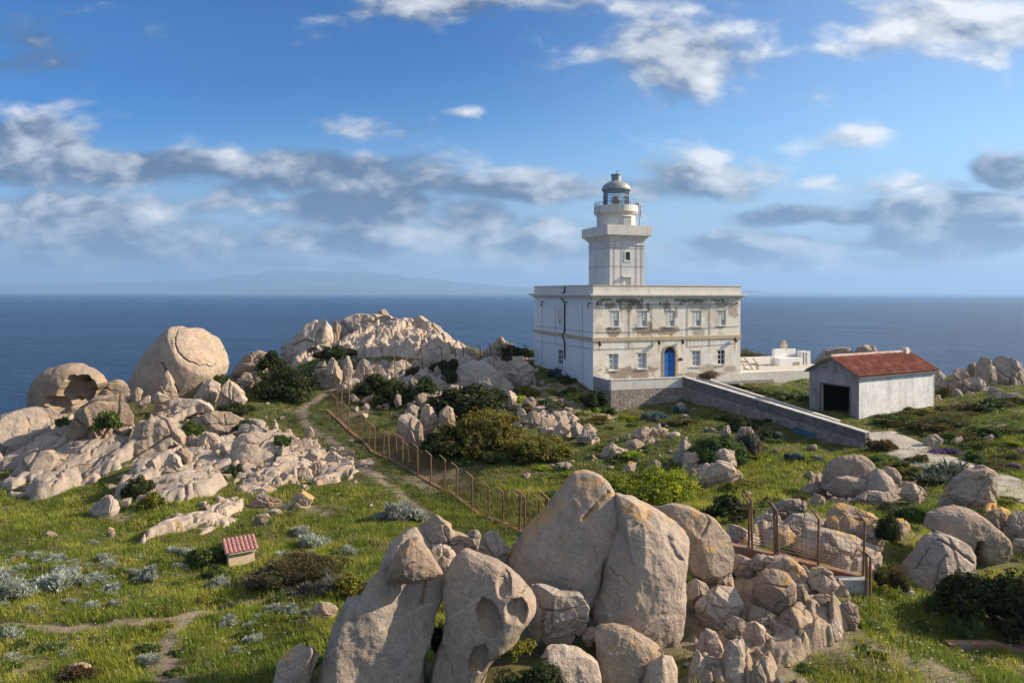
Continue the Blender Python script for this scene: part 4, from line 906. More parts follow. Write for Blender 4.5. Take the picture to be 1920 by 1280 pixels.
# concrete pier under the kerb end, with its corner posts
cp = P(1622, 1080, 24.0); PR = empty('corner_pier', cp, 0, 'concrete pier with two rusty posts at the right end of the orange kerb', 'pier')
m = MB(); m.box(-1.0, .06, -.15, .2, -1.6, -.06); m.build('concrete_base', CONC, PR, bevel=.04)
for x, h in ((-.07, .78), (.07, .74)):
    m = MB(); m.tube([(x, -.22, -1.25), (x, -.22, h), (x-.22, -.2, h+.22)], [.045, .045, .035], 6); m.build('post', POST, PR)
# fallen fence lower right
a, b = P(1775, 1240, 21.6), P(1945, 1222, 21.9)
bl = [(v.x, v.y, gz(v.x, v.y)) for v in dens([Vector(a), Vector(b)], .7)]
FB = empty('fallen_fence', bl[0], 0, 'collapsed fence with orange base strip and sagging netting in the grass, lower right', 'fence')
m = MB(); O = Vector(bl[0]); V = [Vector(v)-O for v in bl]
for p_, q_ in zip(V[:-1], V[1:]): m.add([p_+Vector((0, -.14, -.3)), q_+Vector((0, -.14, -.3)), q_+Vector((0, -.14, .16)), p_+Vector((0, -.14, .16)), p_+Vector((0, .14, .16)), q_+Vector((0, .14, .16))], [(0, 1, 2, 3), (3, 2, 5, 4)])
m.build('base_strip', KERB, FB)
c0, c1 = hit(1822, 1165)-O, hit(1895, 1212)-O
m = MB(); m.tube([c1+Vector((0, 0, -.1)), c1+Vector((-.05, 0, .75)), c1+Vector((-.4, .05, .95))], .045, 6); m.build('post', POST, FB); m = MB(); m.tube([c0+Vector((0, 0, -.1)), c0+Vector((-.35, 0, .5))], .045, 6); m.build('post', POST, FB)
m = MB()
for k in range(22):
    t = k/21; p_ = c0.lerp(c1, t); wv = .1*math.sin(t*7); m.tube([p_+Vector((wv, 0, .05)), p_+Vector((-.5+wv, .1, .55+.12*math.sin(t*5)))], .006, 4, cap=False)
for k in range(7):
    t = k/6; m.tube([c0+Vector((-.5*t, .1*t, .05+.5*t)), c0.lerp(c1, .5)+Vector((-.45*t, .1*t, .0+.62*t)), c1+Vector((-.45*t, .1*t, .05+.6*t))], .006, 4, cap=False)
m.build('wire_netting', WIRE, FB)
# ------------------------------------------------------------------ boulders
_ico = {}
def ico(l):
    if l not in _ico:
        bm = bmesh.new(); bmesh.ops.create_icosphere(bm, subdivisions=l, radius=1)
        bm.verts.ensure_lookup_table()
        _ico[l] = (np.array([v.co[:] for v in bm.verts]), np.array([[v.index for v in f.verts] for f in bm.faces])); bm.free()
    return _ico[l]
_rs = [0]
def outline(s): return np.array([[float(c) for c in t.split(',')] for t in s.split()])
def rock(label, pts, Y=None, thick=.8, p=.76, cuts=10, cracks=(), holl=(), vein=(), stain=(), m=None, amp=.05, group=None, lean=None, lie=False, joints=2, seed=None, name='boulder', cat='boulder', sink=0., fold=0.):
    _rs[0] += 1; seed = seed if seed is not None else _rs[0]; rg = np.random.default_rng(seed*13+5)
    pt = outline(pts) if isinstance(pts, str) else np.array(pts, float)
    wpx, hpx = np.ptp(pt[:, 0]), np.ptp(pt[:, 1])
    lvl = 7 if max(wpx, hpx) > 115 else (6 if max(wpx, hpx) > 42 else 5)
    if len(holl) or len(cracks): lvl = max(lvl, 6)
    lo = pt[pt[:, 1] > pt[:, 1].max()-.12*hpx-1]
    bx = float(lo[:, 0].mean()); byy = float(pt[:, 1].max())
    if Y is None: Yb = hit(bx, byy-1).y
    else: Yb = Y
    w, h = wpx/F*Yb, hpx/F*Yb; D = .5*thick*math.sqrt(w*min(h, 1.6*w)) if not lie else .5*thick*h
    Yc = Yb+(.45*D if Y is None else 0)
    ln = 0.
    if lie:
        top = pt[pt[:, 1] < pt[:, 1].min()+.1*hpx+1].mean(0); ht = hit(*top); hb = hit(bx, byy-1)
        dz = max(ht.z-hb.z, .35*h*0+.12); ln = min(max((ht.y-hb.y)/max(h, .1), 0), 3.2); Yc = hb.y+.15*D
    if lean is not None: ln = lean
    if not sink and not lie: sink = .22*hpx
    pt = pt.copy(); tlow = np.clip((pt[:, 1]-(pt[:, 1].max()-.45*hpx))/(.45*hpx), 0, 1); pt[:, 1] += sink*tlow**1.5
    a, b = unit(pt[:, 0], pt[:, 1]); q = np.stack([a*Yc, b*Yc], 1); zb_ = q[:, 1].min()
    # centroid
    x0, y0 = q[:, 0], q[:, 1]; x1, y1 = np.roll(x0, -1), np.roll(y0, -1); cr = x0*y1-x1*y0
    A = cr.sum()/2; c = np.array([((x0+x1)*cr).sum(), ((y0+y1)*cr).sum()])/(6*A)
    th = np.linspace(-math.pi, math.pi, 721)[:-1]; dx, dy = np.cos(th), np.sin(th); r = np.full(720, .02)
    for (ax, ay), (bx_, by_) in zip(q-c, np.roll(q-c, -1, 0)):
        ex, ey = bx_-ax, by_-ay; den = dx*ey-dy*ex
        with np.errstate(all='ignore'):
            t = (ax*ey-ay*ex)/den; s_ = (ax*dy-ay*dx)/den
        ok = (abs(den) > 1e-12) & (s_ >= -1e-6) & (s_ <= 1+1e-6) & (t > 0); r[ok] = np.maximum(r[ok], t[ok])
    k = np.exp(-np.linspace(-2.4, 2.4, 17)**2); k /= k.sum(); r = np.convolve(np.concatenate([r[-8:], r, r[:8]]), k, 'valid')
    n, f = ico(lvl); ang = np.arctan2(n[:, 2], n[:, 0]); rho = np.hypot(n[:, 0], n[:, 2])
    rr = np.interp(ang, np.append(th, math.pi), np.append(r, r[0]))
    rp = rho**p; yp = np.sign(n[:, 1])*abs(n[:, 1])**(p*1.05)
    X = np.cos(ang)*rr*rp; Zl = np.sin(ang)*rr*rp; Yl = D*yp
    W2, H2 = np.ptp(q[:, 0])/2, np.ptp(q[:, 1])/2; size = 2*(W2*H2*D)**(1/3)
    V = np.stack([X, Yl, Zl], 1); sc = np.array([W2, D, H2])
    for kx in range(cuts+2):                                   # flat broken faces
        if kx < cuts: d = np.array([rg.uniform(-.75, .75), -rg.uniform(.45, 1), rg.uniform(-.45, .75)])
        else: d = np.array([rg.uniform(-.6, .6), rg.uniform(.5, 1), rg.uniform(-.2, .6)])
        d /= np.linalg.norm(d); o = rg.uniform(.5, .84); e = (V/sc)@d-o; e = np.where(e > 0, e, 0)
        V = V-(e*(1. if joints >= 2 else .85 if joints else .55))[:, None]*d*sc
    nr = V/sc**2; nr /= np.linalg.norm(nr, axis=1)[:, None]+1e-9
    u = V/size; sd = rg.uniform(0, 80, 3)
    disp = amp*size*(fbm(u*2.2+sd, 3)+.38*fbm(u*6.5+sd+9, 3)+.16*fbm(u*17+sd+4, 3)+.07*fbm(u*46+sd+14, 2))
    if fold: disp += fold*size*np.abs(fbm(u*np.array([3.2, 2, .7])+sd+3, 3))-.1*fold*size
    if joints >= 2:                                            # fractured into blocks
        K = 4+3*joints; sp_ = rg.uniform(-1, 1, (K, 3))*np.array([1., .9, 1.]); dd = np.linalg.norm((V/sc+.22*np.stack([fbm(u*2+sd+7, 2), fbm(u*2+sd+27, 2), fbm(u*2+sd+47, 2)], 1))[:, None]-sp_[None], axis=2)
        o2 = np.sort(dd, 1); gp = o2[:, 1]-o2[:, 0]; disp += rg.uniform(-.055, .04, K)[dd.argmin(1)]*size-.05*size*sstep(.085, 0, gp)
    for _ in range(min(joints, 2)):                            # natural joints
        d = rg.normal(size=3); d[1] *= .4; d /= np.linalg.norm(d); o = rg.uniform(-.5, .5)
        e = abs((V/sc)@d-o+.12*fbm(u*3+sd+30, 2)); disp -= .045*size*np.exp(-(e/.035)**2)*sstep(-.25, .2, fbm(u*1.5+sd+50, 2))
    V = V+nr*disp[:, None]
    C0 = np.array([c[0], Yc, c[1]])
    if ln:                                                     # leaning slabs lie back along the slope
        t = np.clip(V[:, 2]+c[1]-zb_, -.1*h, 1.15*h); fc = (Yc+ln*t)/Yc
        V = np.stack([(V[:, 0]+c[0])*fc-c[0], V[:, 1]+ln*t, (V[:, 2]+c[1])*fc-c[1]], 1)
    Wd = V+C0; front = n[:, 1] < .35
    px, py = proj(Wd[:, 0], Wd[:, 1], Wd[:, 2]); att = {}
    pxm = F/Yc
    for spec in cracks:                                        # cracks: (polyline, width px, depth m)
        ln_, wd, dp = spec; jx = fbm2(px, py, .07, 3, seed)*4; jy = fbm2(px, py, .07, 3, seed+1)*4; d = seg_dist(px+jx, py+jy, outline(ln_)); V[:, 1] += np.where(front, dp*np.exp(-(d/wd)**2)*(.55+1.2*np.clip(fbm2(px, py, .03, 2, seed+2)+.3, 0, 1)), 0)
    for spec in holl:                                          # weathered hollows: (cx, cy, rx, ry, rot, depth m)
        cx, cy, rx, ry, ro, dp = spec; ca, sa = math.cos(ro), math.sin(ro); u_ = ((px-cx)*ca+(py-cy)*sa)/rx; v_ = (-(px-cx)*sa+(py-cy)*ca)/ry
        e = np.sqrt(u_**2+v_**2)+.34*fbm2(px*0+u_, v_, 1.1, 3, seed); V[:, 1] += np.where(front, dp*(sstep(1.08, .8, e)*.65+.35*np.clip(1-e, 0, 1)), 0)
    vv = np.zeros(len(V)); st = np.zeros(len(V))
    for ln_, wd in vein: vv = np.maximum(vv, np.where(front, np.exp(-(seg_dist(px+1.5*fbm2(px, py, .08, 3, 2), py+2.5*fbm2(px, py, .06, 3, 3), outline(ln_))/wd)**2), 0))
    for ln_, wd in stain: st = np.maximum(st, np.where(front, np.exp(-(seg_dist(px, py, outline(ln_))/wd)**2), 0))
    if vein: V[:, 1] -= vv*.012
    att = {'vein': vv, 'stain': st} if (vein or stain) else None
    zmin = float(V[:, 2].min()); org = np.array([0, 0, zmin])
    o = mesh_np(name, V-org, f, m or GR, True, None, tuple(C0+org), attrs=att)
    Wd = V+C0; mark(Wd[:, 0], Wd[:, 1], Wd[:, 2])
    return tag(o, label, cat, group)

# ---- foreground group
rock('tall grey foreground boulder with thin pale vein and pointed right edge, under a capstone', "560,1330 598,1250 612,1215 625,1165 657,1113 676,1113 690,1090 718,1055 740,1068 780,1074 828,1072 845,1082 860,1092 855,1104 832,1132 818,1155 815,1180 800,1215 796,1245 800,1330", Y=19.6, thick=.62, m=GRG, cuts=6, joints=1, amp=.04, seed=417,
     vein=[("540,1275 585,1250 630,1215 668,1193 700,1188 725,1176 760,1155 800,1133 832,1128", 1.3)], stain=[("800,1080 795,1105 790,1130", 3.5)])
rock('pyramid capstone with orange lichen resting on the tall grey foreground boulder', "724,1074 735,1050 750,1025 768,1011 785,1010 797,1025 812,1048 829,1068 822,1074 790,1077 750,1077", Y=19.3, thick=.9, m=GRL, cuts=5, joints=0, p=.8)
rock('rounded lichen-topped slab just behind the pyramid capstone', "705,1085 722,1040 735,1018 755,1000 782,987 792,1003 797,1022 780,1060 740,1100", Y=20.6, thick=.8, m=GRL, joints=0)
rock('narrow grey slab with orange top at the lower left of the tall foreground boulder', "500,1330 520,1245 535,1222 560,1208 590,1200 604,1212 590,1250 572,1330", Y=19.3, thick=.7, m=GRO, joints=1)
rock('thin inner slab between the orange-topped slab and the tall foreground boulder', "526,1330 540,1270 560,1235 584,1210 590,1215 580,1260 565,1330", Y=18.7, thick=.7, m=GRG, joints=1)
rock('skull-like foreground rock with four weathered hollows', "837,1072 848,1053 861,1036 872,1032 898,1042 929,1053 953,1068 977,1088 994,1109 1005,1129 998,1143 983,1162 975,1179 955,1193 935,1206 928,1216 918,1232 904,1256 894,1330 800,1330 805,1262 813,1230 830,1197 838,1153 833,1110", Y=19.8, thick=.62, cuts=2, joints=0, amp=.03, p=.68,
     holl=[(945, 1095, 14, 27, .15, .36), (916, 1160, 23, 38, -.2, .5), (968, 1146, 22, 25, .5, .42), (897, 1236, 17, 28, .45, .4)], vein=[("825,1165 860,1148 885,1130 905,1118", 1.)])
rock('sunlit angular rock with pointed top behind the pyramid capstone', "783,1012 785,986 800,979 816,969 827,977 842,985 852,998 872,1004 896,1014 898,1032 880,1042 850,1037 830,1032 812,1047 800,1032", thick=.8, Y=23., m=GRP, cuts=7, p=.8)
rock('small shaded wedge rock between the capstone and the skull-like rock', "804,1056 812,1025 830,1021 845,1026 859,1042 852,1060 836,1085 818,1075", Y=21.4, thick=.9, cuts=5)
rock('upright grey block behind the skull-like rock', "900,1050 897,1018 905,1000 918,991 928,996 938,1012 952,1030 958,1052 956,1075 925,1070", Y=22.6, thick=.8, m=GRG, cuts=6)
rock('low grey rock behind the upright grey block', "868,1010 879,995 892,992 902,1004 898,1022 880,1022", Y=25, thick=.8, m=GRG)
rock('huge smooth boulder half in shade with an orange lichen crown, left of a deep cleft', "952,1037 977,1002 1011,968 1034,947 1042,929 1060,908 1076,887 1097,882 1117,886 1134,898 1152,919 1165,945 1166,988 1154,1009 1134,1034 1126,1066 1113,1097 1080,1095 1032,1080 991,1070 958,1068", Y=22.6, thick=.66, cuts=2, joints=0, amp=.03, m=GRO, p=.7,
     cracks=[("1140,923 1122,938 1105,962 1095,974", 3.2, .10)])
rock('dark shaded ledge under the huge smooth boulder', "955,1068 1000,1060 1050,1078 1085,1090 1117,1094 1107,1116 1060,1116 990,1105", Y=22., thick=.9, m=GRG, cuts=2)
rock('huge sunlit boulder tapering to a point at its foot, right of the deep cleft', "1148,925 1184,934 1214,948 1245,964 1271,981 1288,1000 1296,1020 1293,1045 1285,1067 1281,1100 1277,1134 1266,1175 1246,1203 1238,1211 1206,1198 1169,1183 1120,1176 1106,1147 1106,1119 1114,1098 1130,1050 1142,1010 1158,985 1156,950", Y=22.1, thick=.68, cuts=3, joints=0, amp=.045, m=GRL, p=.68,
     cracks=[("1215,952 1212,972 1203,984 1186,990", 3.5, .07), ("1252,1008 1262,1032 1278,1052", 4.5, .10)], vein=[("1165,1178 1200,1170 1230,1162 1265,1155", 1.)])
rock('rounded boulder with a dark hollow beneath, right of the huge sunlit boulder', "1222,952 1260,946 1300,954 1340,974 1366,1004 1373,1030 1369,1050 1340,1064 1310,1064 1288,1052 1270,1000", Y=24., thick=.75, m=GRL, cuts=3, joints=1)
rock('pale squared block lying at the foot of the huge smooth boulder', "982,1112 985,1092 1010,1097 1050,1106 1080,1107 1100,1117 1107,1130 1101,1161 1082,1182 1066,1196 1040,1196 1005,1182 985,1165", Y=20.9, thick=.8, m=GRG, cuts=5, vein=[("1000,1166 1030,1150 1060,1140 1100,1135", 1.)])
rock('pale half-shaded boulder at the foot of the pointed sunlit boulder', "1115,1185 1122,1176 1150,1174 1180,1181 1216,1200 1239,1215 1236,1231 1220,1252 1196,1288 1130,1310 1120,1245", Y=20.0, thick=.8, m=GRP, cuts=4, joints=0)
rock('rounded sunlit boulder cut by the bottom edge, beside a dark bush', "1010,1330 1012,1240 1025,1216 1060,1211 1090,1221 1120,1240 1129,1262 1130,1330", Y=19.0, thick=.8, m=GRP, cuts=3, joints=0)
rock('smooth leaning boulder at the bottom edge right of the half-shaded boulder', "1188,1320 1215,1255 1245,1231 1266,1235 1275,1256 1262,1320", Y=19.2, thick=.8, m=GRP, joints=0)
rock('little stone wedged beside the half-shaded boulder', "1230,1242 1236,1214 1245,1222 1244,1236", Y=19.8, m=GRP)
rock('small stone on the grass at the foot of the pointed sunlit boulder', "1248,1222 1252,1202 1264,1197 1273,1204 1272,1216 1260,1224", Y=21.3, m=GRL)
rock('flat stone between the pale squared block and the half-shaded boulder', "1090,1190 1095,1178 1112,1176 1120,1186 1112,1204 1098,1206", Y=20.9, m=GR)
# ---- lower middle outcrop
M3 = dict(Y=None)
for lab, o_, y_, k in [
    ('tall rounded finger of rock at the bottom edge, left of the twin pale fingers', "1284,1330 1290,1237 1300,1217 1312,1224 1326,1250 1331,1330", 19.6, dict(m=GRP)),
    ('smooth slanting rib of rock above the bottom-edge fingers', "1304,1235 1313,1196 1325,1179 1341,1184 1352,1206 1347,1240 1338,1280 1318,1270", 20.5, dict(m=GRP)),
    ('broad pale finger of rock running off the bottom edge', "1340,1330 1358,1240 1371,1204 1395,1198 1413,1214 1412,1246 1402,1275 1400,1330", 19.8, dict(m=GRP)),
    ('rough pale rib at the bottom edge beside the grass slope', "1396,1330 1405,1270 1415,1235 1438,1225 1452,1245 1458,1270 1450,1330", 19.5, dict(m=GRP, joints=3)),
    ('orange-topped lump above the broad pale finger', "1354,1188 1360,1165 1380,1154 1396,1164 1402,1192 1375,1206", 21.3, dict(m=GRO)),
    ('wide weathered slab with a rough face in the lower middle outcrop', "1284,1152 1318,1118 1350,1102 1381,1108 1389,1130 1389,1162 1370,1176 1325,1172", 22.2, dict(m=GR, joints=2)),
    ('cracked pale ledge between the orange-topped lump and the split slab', "1388,1222 1394,1168 1415,1162 1442,1184 1457,1195 1460,1218 1440,1236 1412,1236", 21.0, dict(m=GRP, joints=4)),
    ('grey rounded rock beside the right flank of the pointed sunlit boulder', "1281,1124 1287,1094 1305,1084 1326,1094 1335,1112 1322,1128 1296,1133", 23., dict(m=GRG)),
    ('large split pale slab with a dark crack down its middle', "1452,1224 1459,1174 1474,1154 1495,1141 1530,1149 1549,1165 1536,1187 1510,1208 1490,1220 1470,1229", 21.6, dict(m=GRP, cracks=[("1462,1158 1490,1166 1505,1166", 1.6, .1), ("1505,1166 1495,1185 1490,1215", 2., .12)])),
    ('lichened oval stone standing in the grass right of the split slab', "1542,1220 1550,1185 1565,1161 1578,1165 1581,1186 1573,1212 1560,1226", 21.4, dict(m=GRL)),
    ('rounded stone hooked over the oval stone in the grass', "1570,1165 1575,1134 1592,1127 1609,1137 1611,1158 1602,1174 1586,1182", 22.0, dict(m=GRL)),
    ('ball-shaped boulder with a horizontal crack and lichen cap, below the orange kerb', "1411,1112 1415,1094 1430,1075 1450,1067 1475,1074 1491,1092 1490,1116 1481,1133 1455,1143 1430,1138 1414,1127", 22.4, dict(m=GRL, p=.8, cuts=2, joints=0, cracks=[("1413,1100 1435,1094 1455,1098 1475,1101", 1.6, .09)])),
    ('lichen-topped rock leaning behind the ball-shaped boulder', "1430,1082 1450,1054 1480,1049 1506,1067 1520,1086 1517,1108 1500,1104 1478,1090", 23.2, dict(m=GRO)),
    ('double-lobed rock in the shade of the concrete pier', "1516,1092 1524,1068 1545,1064 1566,1078 1572,1096 1556,1112 1533,1106", 23., dict(m=GRL, cracks=[("1528,1080 1545,1074 1562,1088", 1.5, .1)])),
    ('small upright rock squeezed against the ball-shaped boulder', "1485,1136 1490,1104 1505,1099 1521,1120 1517,1138 1500,1145", 22.4, dict(m=GRP)),
    ('weathered rock at the foot of the concrete pier', "1514,1148 1529,1110 1555,1111 1577,1130 1562,1150 1538,1156", 22.4, dict(m=GRP, joints=2)),
    ('grey flat-topped rock directly under the orange kerb', "1406,1060 1424,1037 1450,1042 1475,1039 1496,1050 1502,1064 1460,1068 1428,1066", 24.2, dict(m=GRG)),
    ('ochre-stained slab under the left end of the orange kerb', "1360,1062 1375,1039 1400,1044 1426,1060 1411,1080 1382,1076", 24.4, dict(m=GRO)),
    ('rough rocks below the dark hollow of the rounded boulder', "1318,1090 1335,1068 1355,1058 1370,1072 1376,1092 1350,1102 1328,1100", 23.8, dict(m=GR, joints=3)),
    ('shaded crevice block left of the split slab', "1400,1160 1410,1135 1430,1140 1450,1150 1462,1165 1450,1182 1420,1176", 21.9, dict(m=GRG))]:
    rock(lab, o_, Y=y_, **k)
# ---- rocks behind the short fence
for lab, o_, y_, k in [
    ('grey jagged rock behind the left end of the short rusty fence', "1358,1012 1364,980 1385,984 1402,995 1434,1010 1432,1024 1390,1030", 27.2, dict(m=GRG)),
    ('grey boulder seen through the netting left of the fence posts', "1412,992 1420,969 1440,964 1460,967 1472,980 1452,997", 29., dict(m=GRG)),
    ('flat grey rock behind the middle of the short fence', "1458,1010 1474,981 1490,967 1520,965 1541,974 1548,992 1510,1010", 28.2, dict(m=GRG, joints=2)),
    ('huge sloping slab behind the short rusty fence, sunlit at its right end', "1490,1030 1518,994 1560,999 1602,1009 1642,1029 1660,1046 1657,1072 1637,1104 1613,1112 1555,1095 1505,1062", 26.2, dict(m=GRL, thick=.9)),
    ('pair of fused round stones on top of the sloping slab', "1538,1002 1544,974 1565,967 1580,979 1587,1000 1570,1012", 27.0, dict(m=GRL)),
    ('rounded thumb of rock on top of the sloping slab', "1569,990 1588,964 1603,984 1602,1012 1586,1014", 27., dict(m=GRL)),
    ('leaning blocky rock with lichen top at the back of the sloping slab', "1600,1010 1608,980 1625,974 1646,994 1657,1015 1657,1036 1625,1028", 26.9, dict(m=GRO)),
    ('round grey stone under the slack wires of the short fence', "1530,1050 1539,1020 1555,1017 1569,1030 1572,1048 1552,1058", 25.6, dict(m=GRG)),
    ('long orange-edged ledge beyond the short rusty fence', "1545,968 1572,947 1610,954 1646,969 1667,985 1656,996 1620,988 1575,980", 29.2, dict(m=GRO)),
    ('orange-lichened broken ledge right of the long ledge', "1655,998 1678,974 1706,974 1708,992 1682,1006", 28.6, dict(m=GRO, joints=3)),
    ('broad flat outcrop patch beyond the short fence', "1440,960 1470,935 1500,932 1515,945 1500,962 1465,968", 31.5, dict(m=GRG)),
    ('small half-buried stone left of the broad dome boulder', "1500,922 1514,907 1535,906 1549,918 1546,932 1520,928", None, dict(m=GRG)),
    ('pale flat stone in front of the broad dome boulder', "1512,945 1528,926 1546,932 1549,946 1530,950", None, dict(m=GR)),
    ('broad dome boulder beside the concrete path', "1540,905 1547,885 1560,868 1580,855 1600,850 1622,855 1637,868 1642,881 1630,900 1600,903 1570,900", 38.2, dict(m=GR, p=.8, cuts=2, joints=0)),
    ('lower block split off under the broad dome boulder', "1543,915 1564,893 1600,894 1627,898 1625,918 1600,929 1565,925", 37.2, dict(m=GRG, joints=0)),
    ('grey rounded boulder leaning on the right of the broad dome boulder', "1622,914 1627,895 1645,879 1659,882 1673,895 1679,912 1671,924 1640,918", 37., dict(m=GRG, joints=0)),
    ('smaller rounded stone tucked behind the leaning grey boulder', "1652,882 1662,874 1678,877 1689,892 1687,904 1670,896", 38.4, dict(m=GRG, joints=0)),
    ('warm blocky rock right of the leaning grey boulder', "1683,932 1691,908 1710,904 1729,915 1737,928 1715,937", 36.4, dict(m=GRP)),
    ('flat bedrock shelf below the broad dome boulder', "1590,940 1628,919 1680,924 1693,934 1645,944", 35.4, dict(m=GR)),
    ('head-shaped rock with a grey knot on its face near the path', "1766,948 1784,915 1800,899 1820,884 1845,876 1863,884 1868,906 1862,930 1850,950 1815,955 1785,953", 34.4, dict(m=GRL, thick=.9, holl=[(1838, 905, 9, 12, 0, .15)])),
    ('big smooth overhanging boulder with a small dark cave, upper of the right pair', "1740,990 1747,965 1770,954 1800,951 1830,961 1861,985 1881,1005 1890,1026 1886,1040 1860,1048 1840,1044 1825,1032 1795,1016 1762,1006", 27.4, dict(m=GR, p=.72, cuts=3, joints=0, holl=[(1838, 1032, 8, 18, .1, 1.2)])),
    ('big fractured boulder below the overhanging one at right', "1690,1115 1699,1070 1712,1040 1735,1009 1760,998 1795,1009 1826,1025 1832,1045 1823,1067 1816,1085 1790,1104 1770,1122 1740,1126 1708,1122", 26.0, dict(m=GR, cuts=4, joints=1, cracks=[("1742,1030 1730,1050 1718,1066", 2., .14), ("1775,1042 1762,1062 1756,1095", 2.2, .14), ("1760,1012 1800,1035 1825,1055", 2., .12)])),
    ('orange-tinted rock at right behind the overhanging boulder', "1848,982 1860,959 1880,954 1892,970 1882,990", 30, dict(m=GRO)),
    ('tall cracked rock cut by the right edge', "1885,1000 1895,958 1910,953 1935,964 1935,1012 1905,1010", 29.5, dict(m=GRG, joints=2)),
    ('pale stone at the right edge above the dark bush', "1895,1032 1905,1009 1930,1011 1932,1036", 27.5, dict(m=GRG)),
    ('grey stone in the grass below the fractured boulder', "1688,1112 1694,1098 1710,1100 1714,1112 1700,1118", None, dict(m=GRG)),
    ('pale boulder beside the purple flowers', "1732,846 1735,821 1755,814 1768,822 1764,840 1748,848", 46.5, dict(m=GRP)),
    ('small pale boulder right of the purple flowers', "1777,843 1785,821 1805,817 1814,830 1802,847", 47., dict(m=GRP)),
    ('rounded boulder with orange rim on the shrubby mound', "1835,845 1845,821 1862,814 1877,820 1874,843 1855,851", 46.5, dict(m=GRL)),
    ('flat stone on top of the shrubby mound', "1857,818 1870,796 1890,794 1894,812 1875,822", 48.5, dict(m=GRG)),
    ('small upright stone on the mound behind the garage corner', "1815,782 1820,768 1829,765 1832,778 1826,786", 54, dict(m=GRP))]:
    rock(lab, o_, Y=y_, **k)
# ---- far right rock stack behind the garage
for lab, o_, y_, k in [
    ('grey rock showing just past the garage corner', "1745,742 1750,702 1762,691 1775,704 1784,727 1772,745", 66, dict()),
    ('slanting block in the far right rock stack', "1778,730 1788,699 1795,687 1808,689 1819,715 1826,734 1805,740 1788,734", 65, dict(cuts=6)),
    ('small wedge at the foot of the far right rock stack', "1784,746 1790,727 1800,729 1810,744 1796,752", 63.5, dict()),
    ('squat stone at the foot of the far right rock stack', "1806,746 1815,733 1829,735 1828,748", 63.5, dict()),
    ('small upright block behind the slanting one in the far right stack', "1811,704 1816,684 1828,679 1832,697 1824,709", 68, dict()),
    ('pale squared block in the middle of the far right rock stack', "1818,722 1824,704 1845,707 1850,719 1840,736 1826,738", 64.5, dict(cuts=7)),
    ('tall fluted pillar of the far right rock stack', "1829,710 1834,679 1845,669 1858,672 1867,690 1867,718 1859,734 1845,722", 66, dict(fold=.12)),
    ('largest mass at the right edge of the far right rock stack', "1850,690 1866,664 1890,665 1912,677 1932,700 1932,732 1890,738 1868,726", 68, dict(fold=.1)),
    ('low brown rock in front of the far right rock stack', "1862,760 1880,737 1905,734 1932,755 1925,782 1885,776", 58, dict()),
    ('low grey rock at the foot of the tall fluted pillar', "1845,740 1856,726 1876,730 1890,742 1868,750", 63, dict(m=GRG)),
    ('rounded rock left of the small path mound behind the garage', "1752,752 1756,738 1764,740 1769,752 1760,760", 62, dict(m=GRP))]:
    k = dict(m=GRG, amp=.06, **k) if 'm' not in k else k
    rock(lab, o_, Y=y_, **k)
rock('long low grey rock on the shore beyond the garage roof', "1522,680 1545,655 1575,648 1600,650 1606,668 1570,690", Y=98, m=GRG, joints=3)
rock('rounded grey rock beside it on the shore, farther right', "1598,676 1610,650 1628,646 1642,652 1650,672 1625,686", Y=97, m=GRG, joints=3)
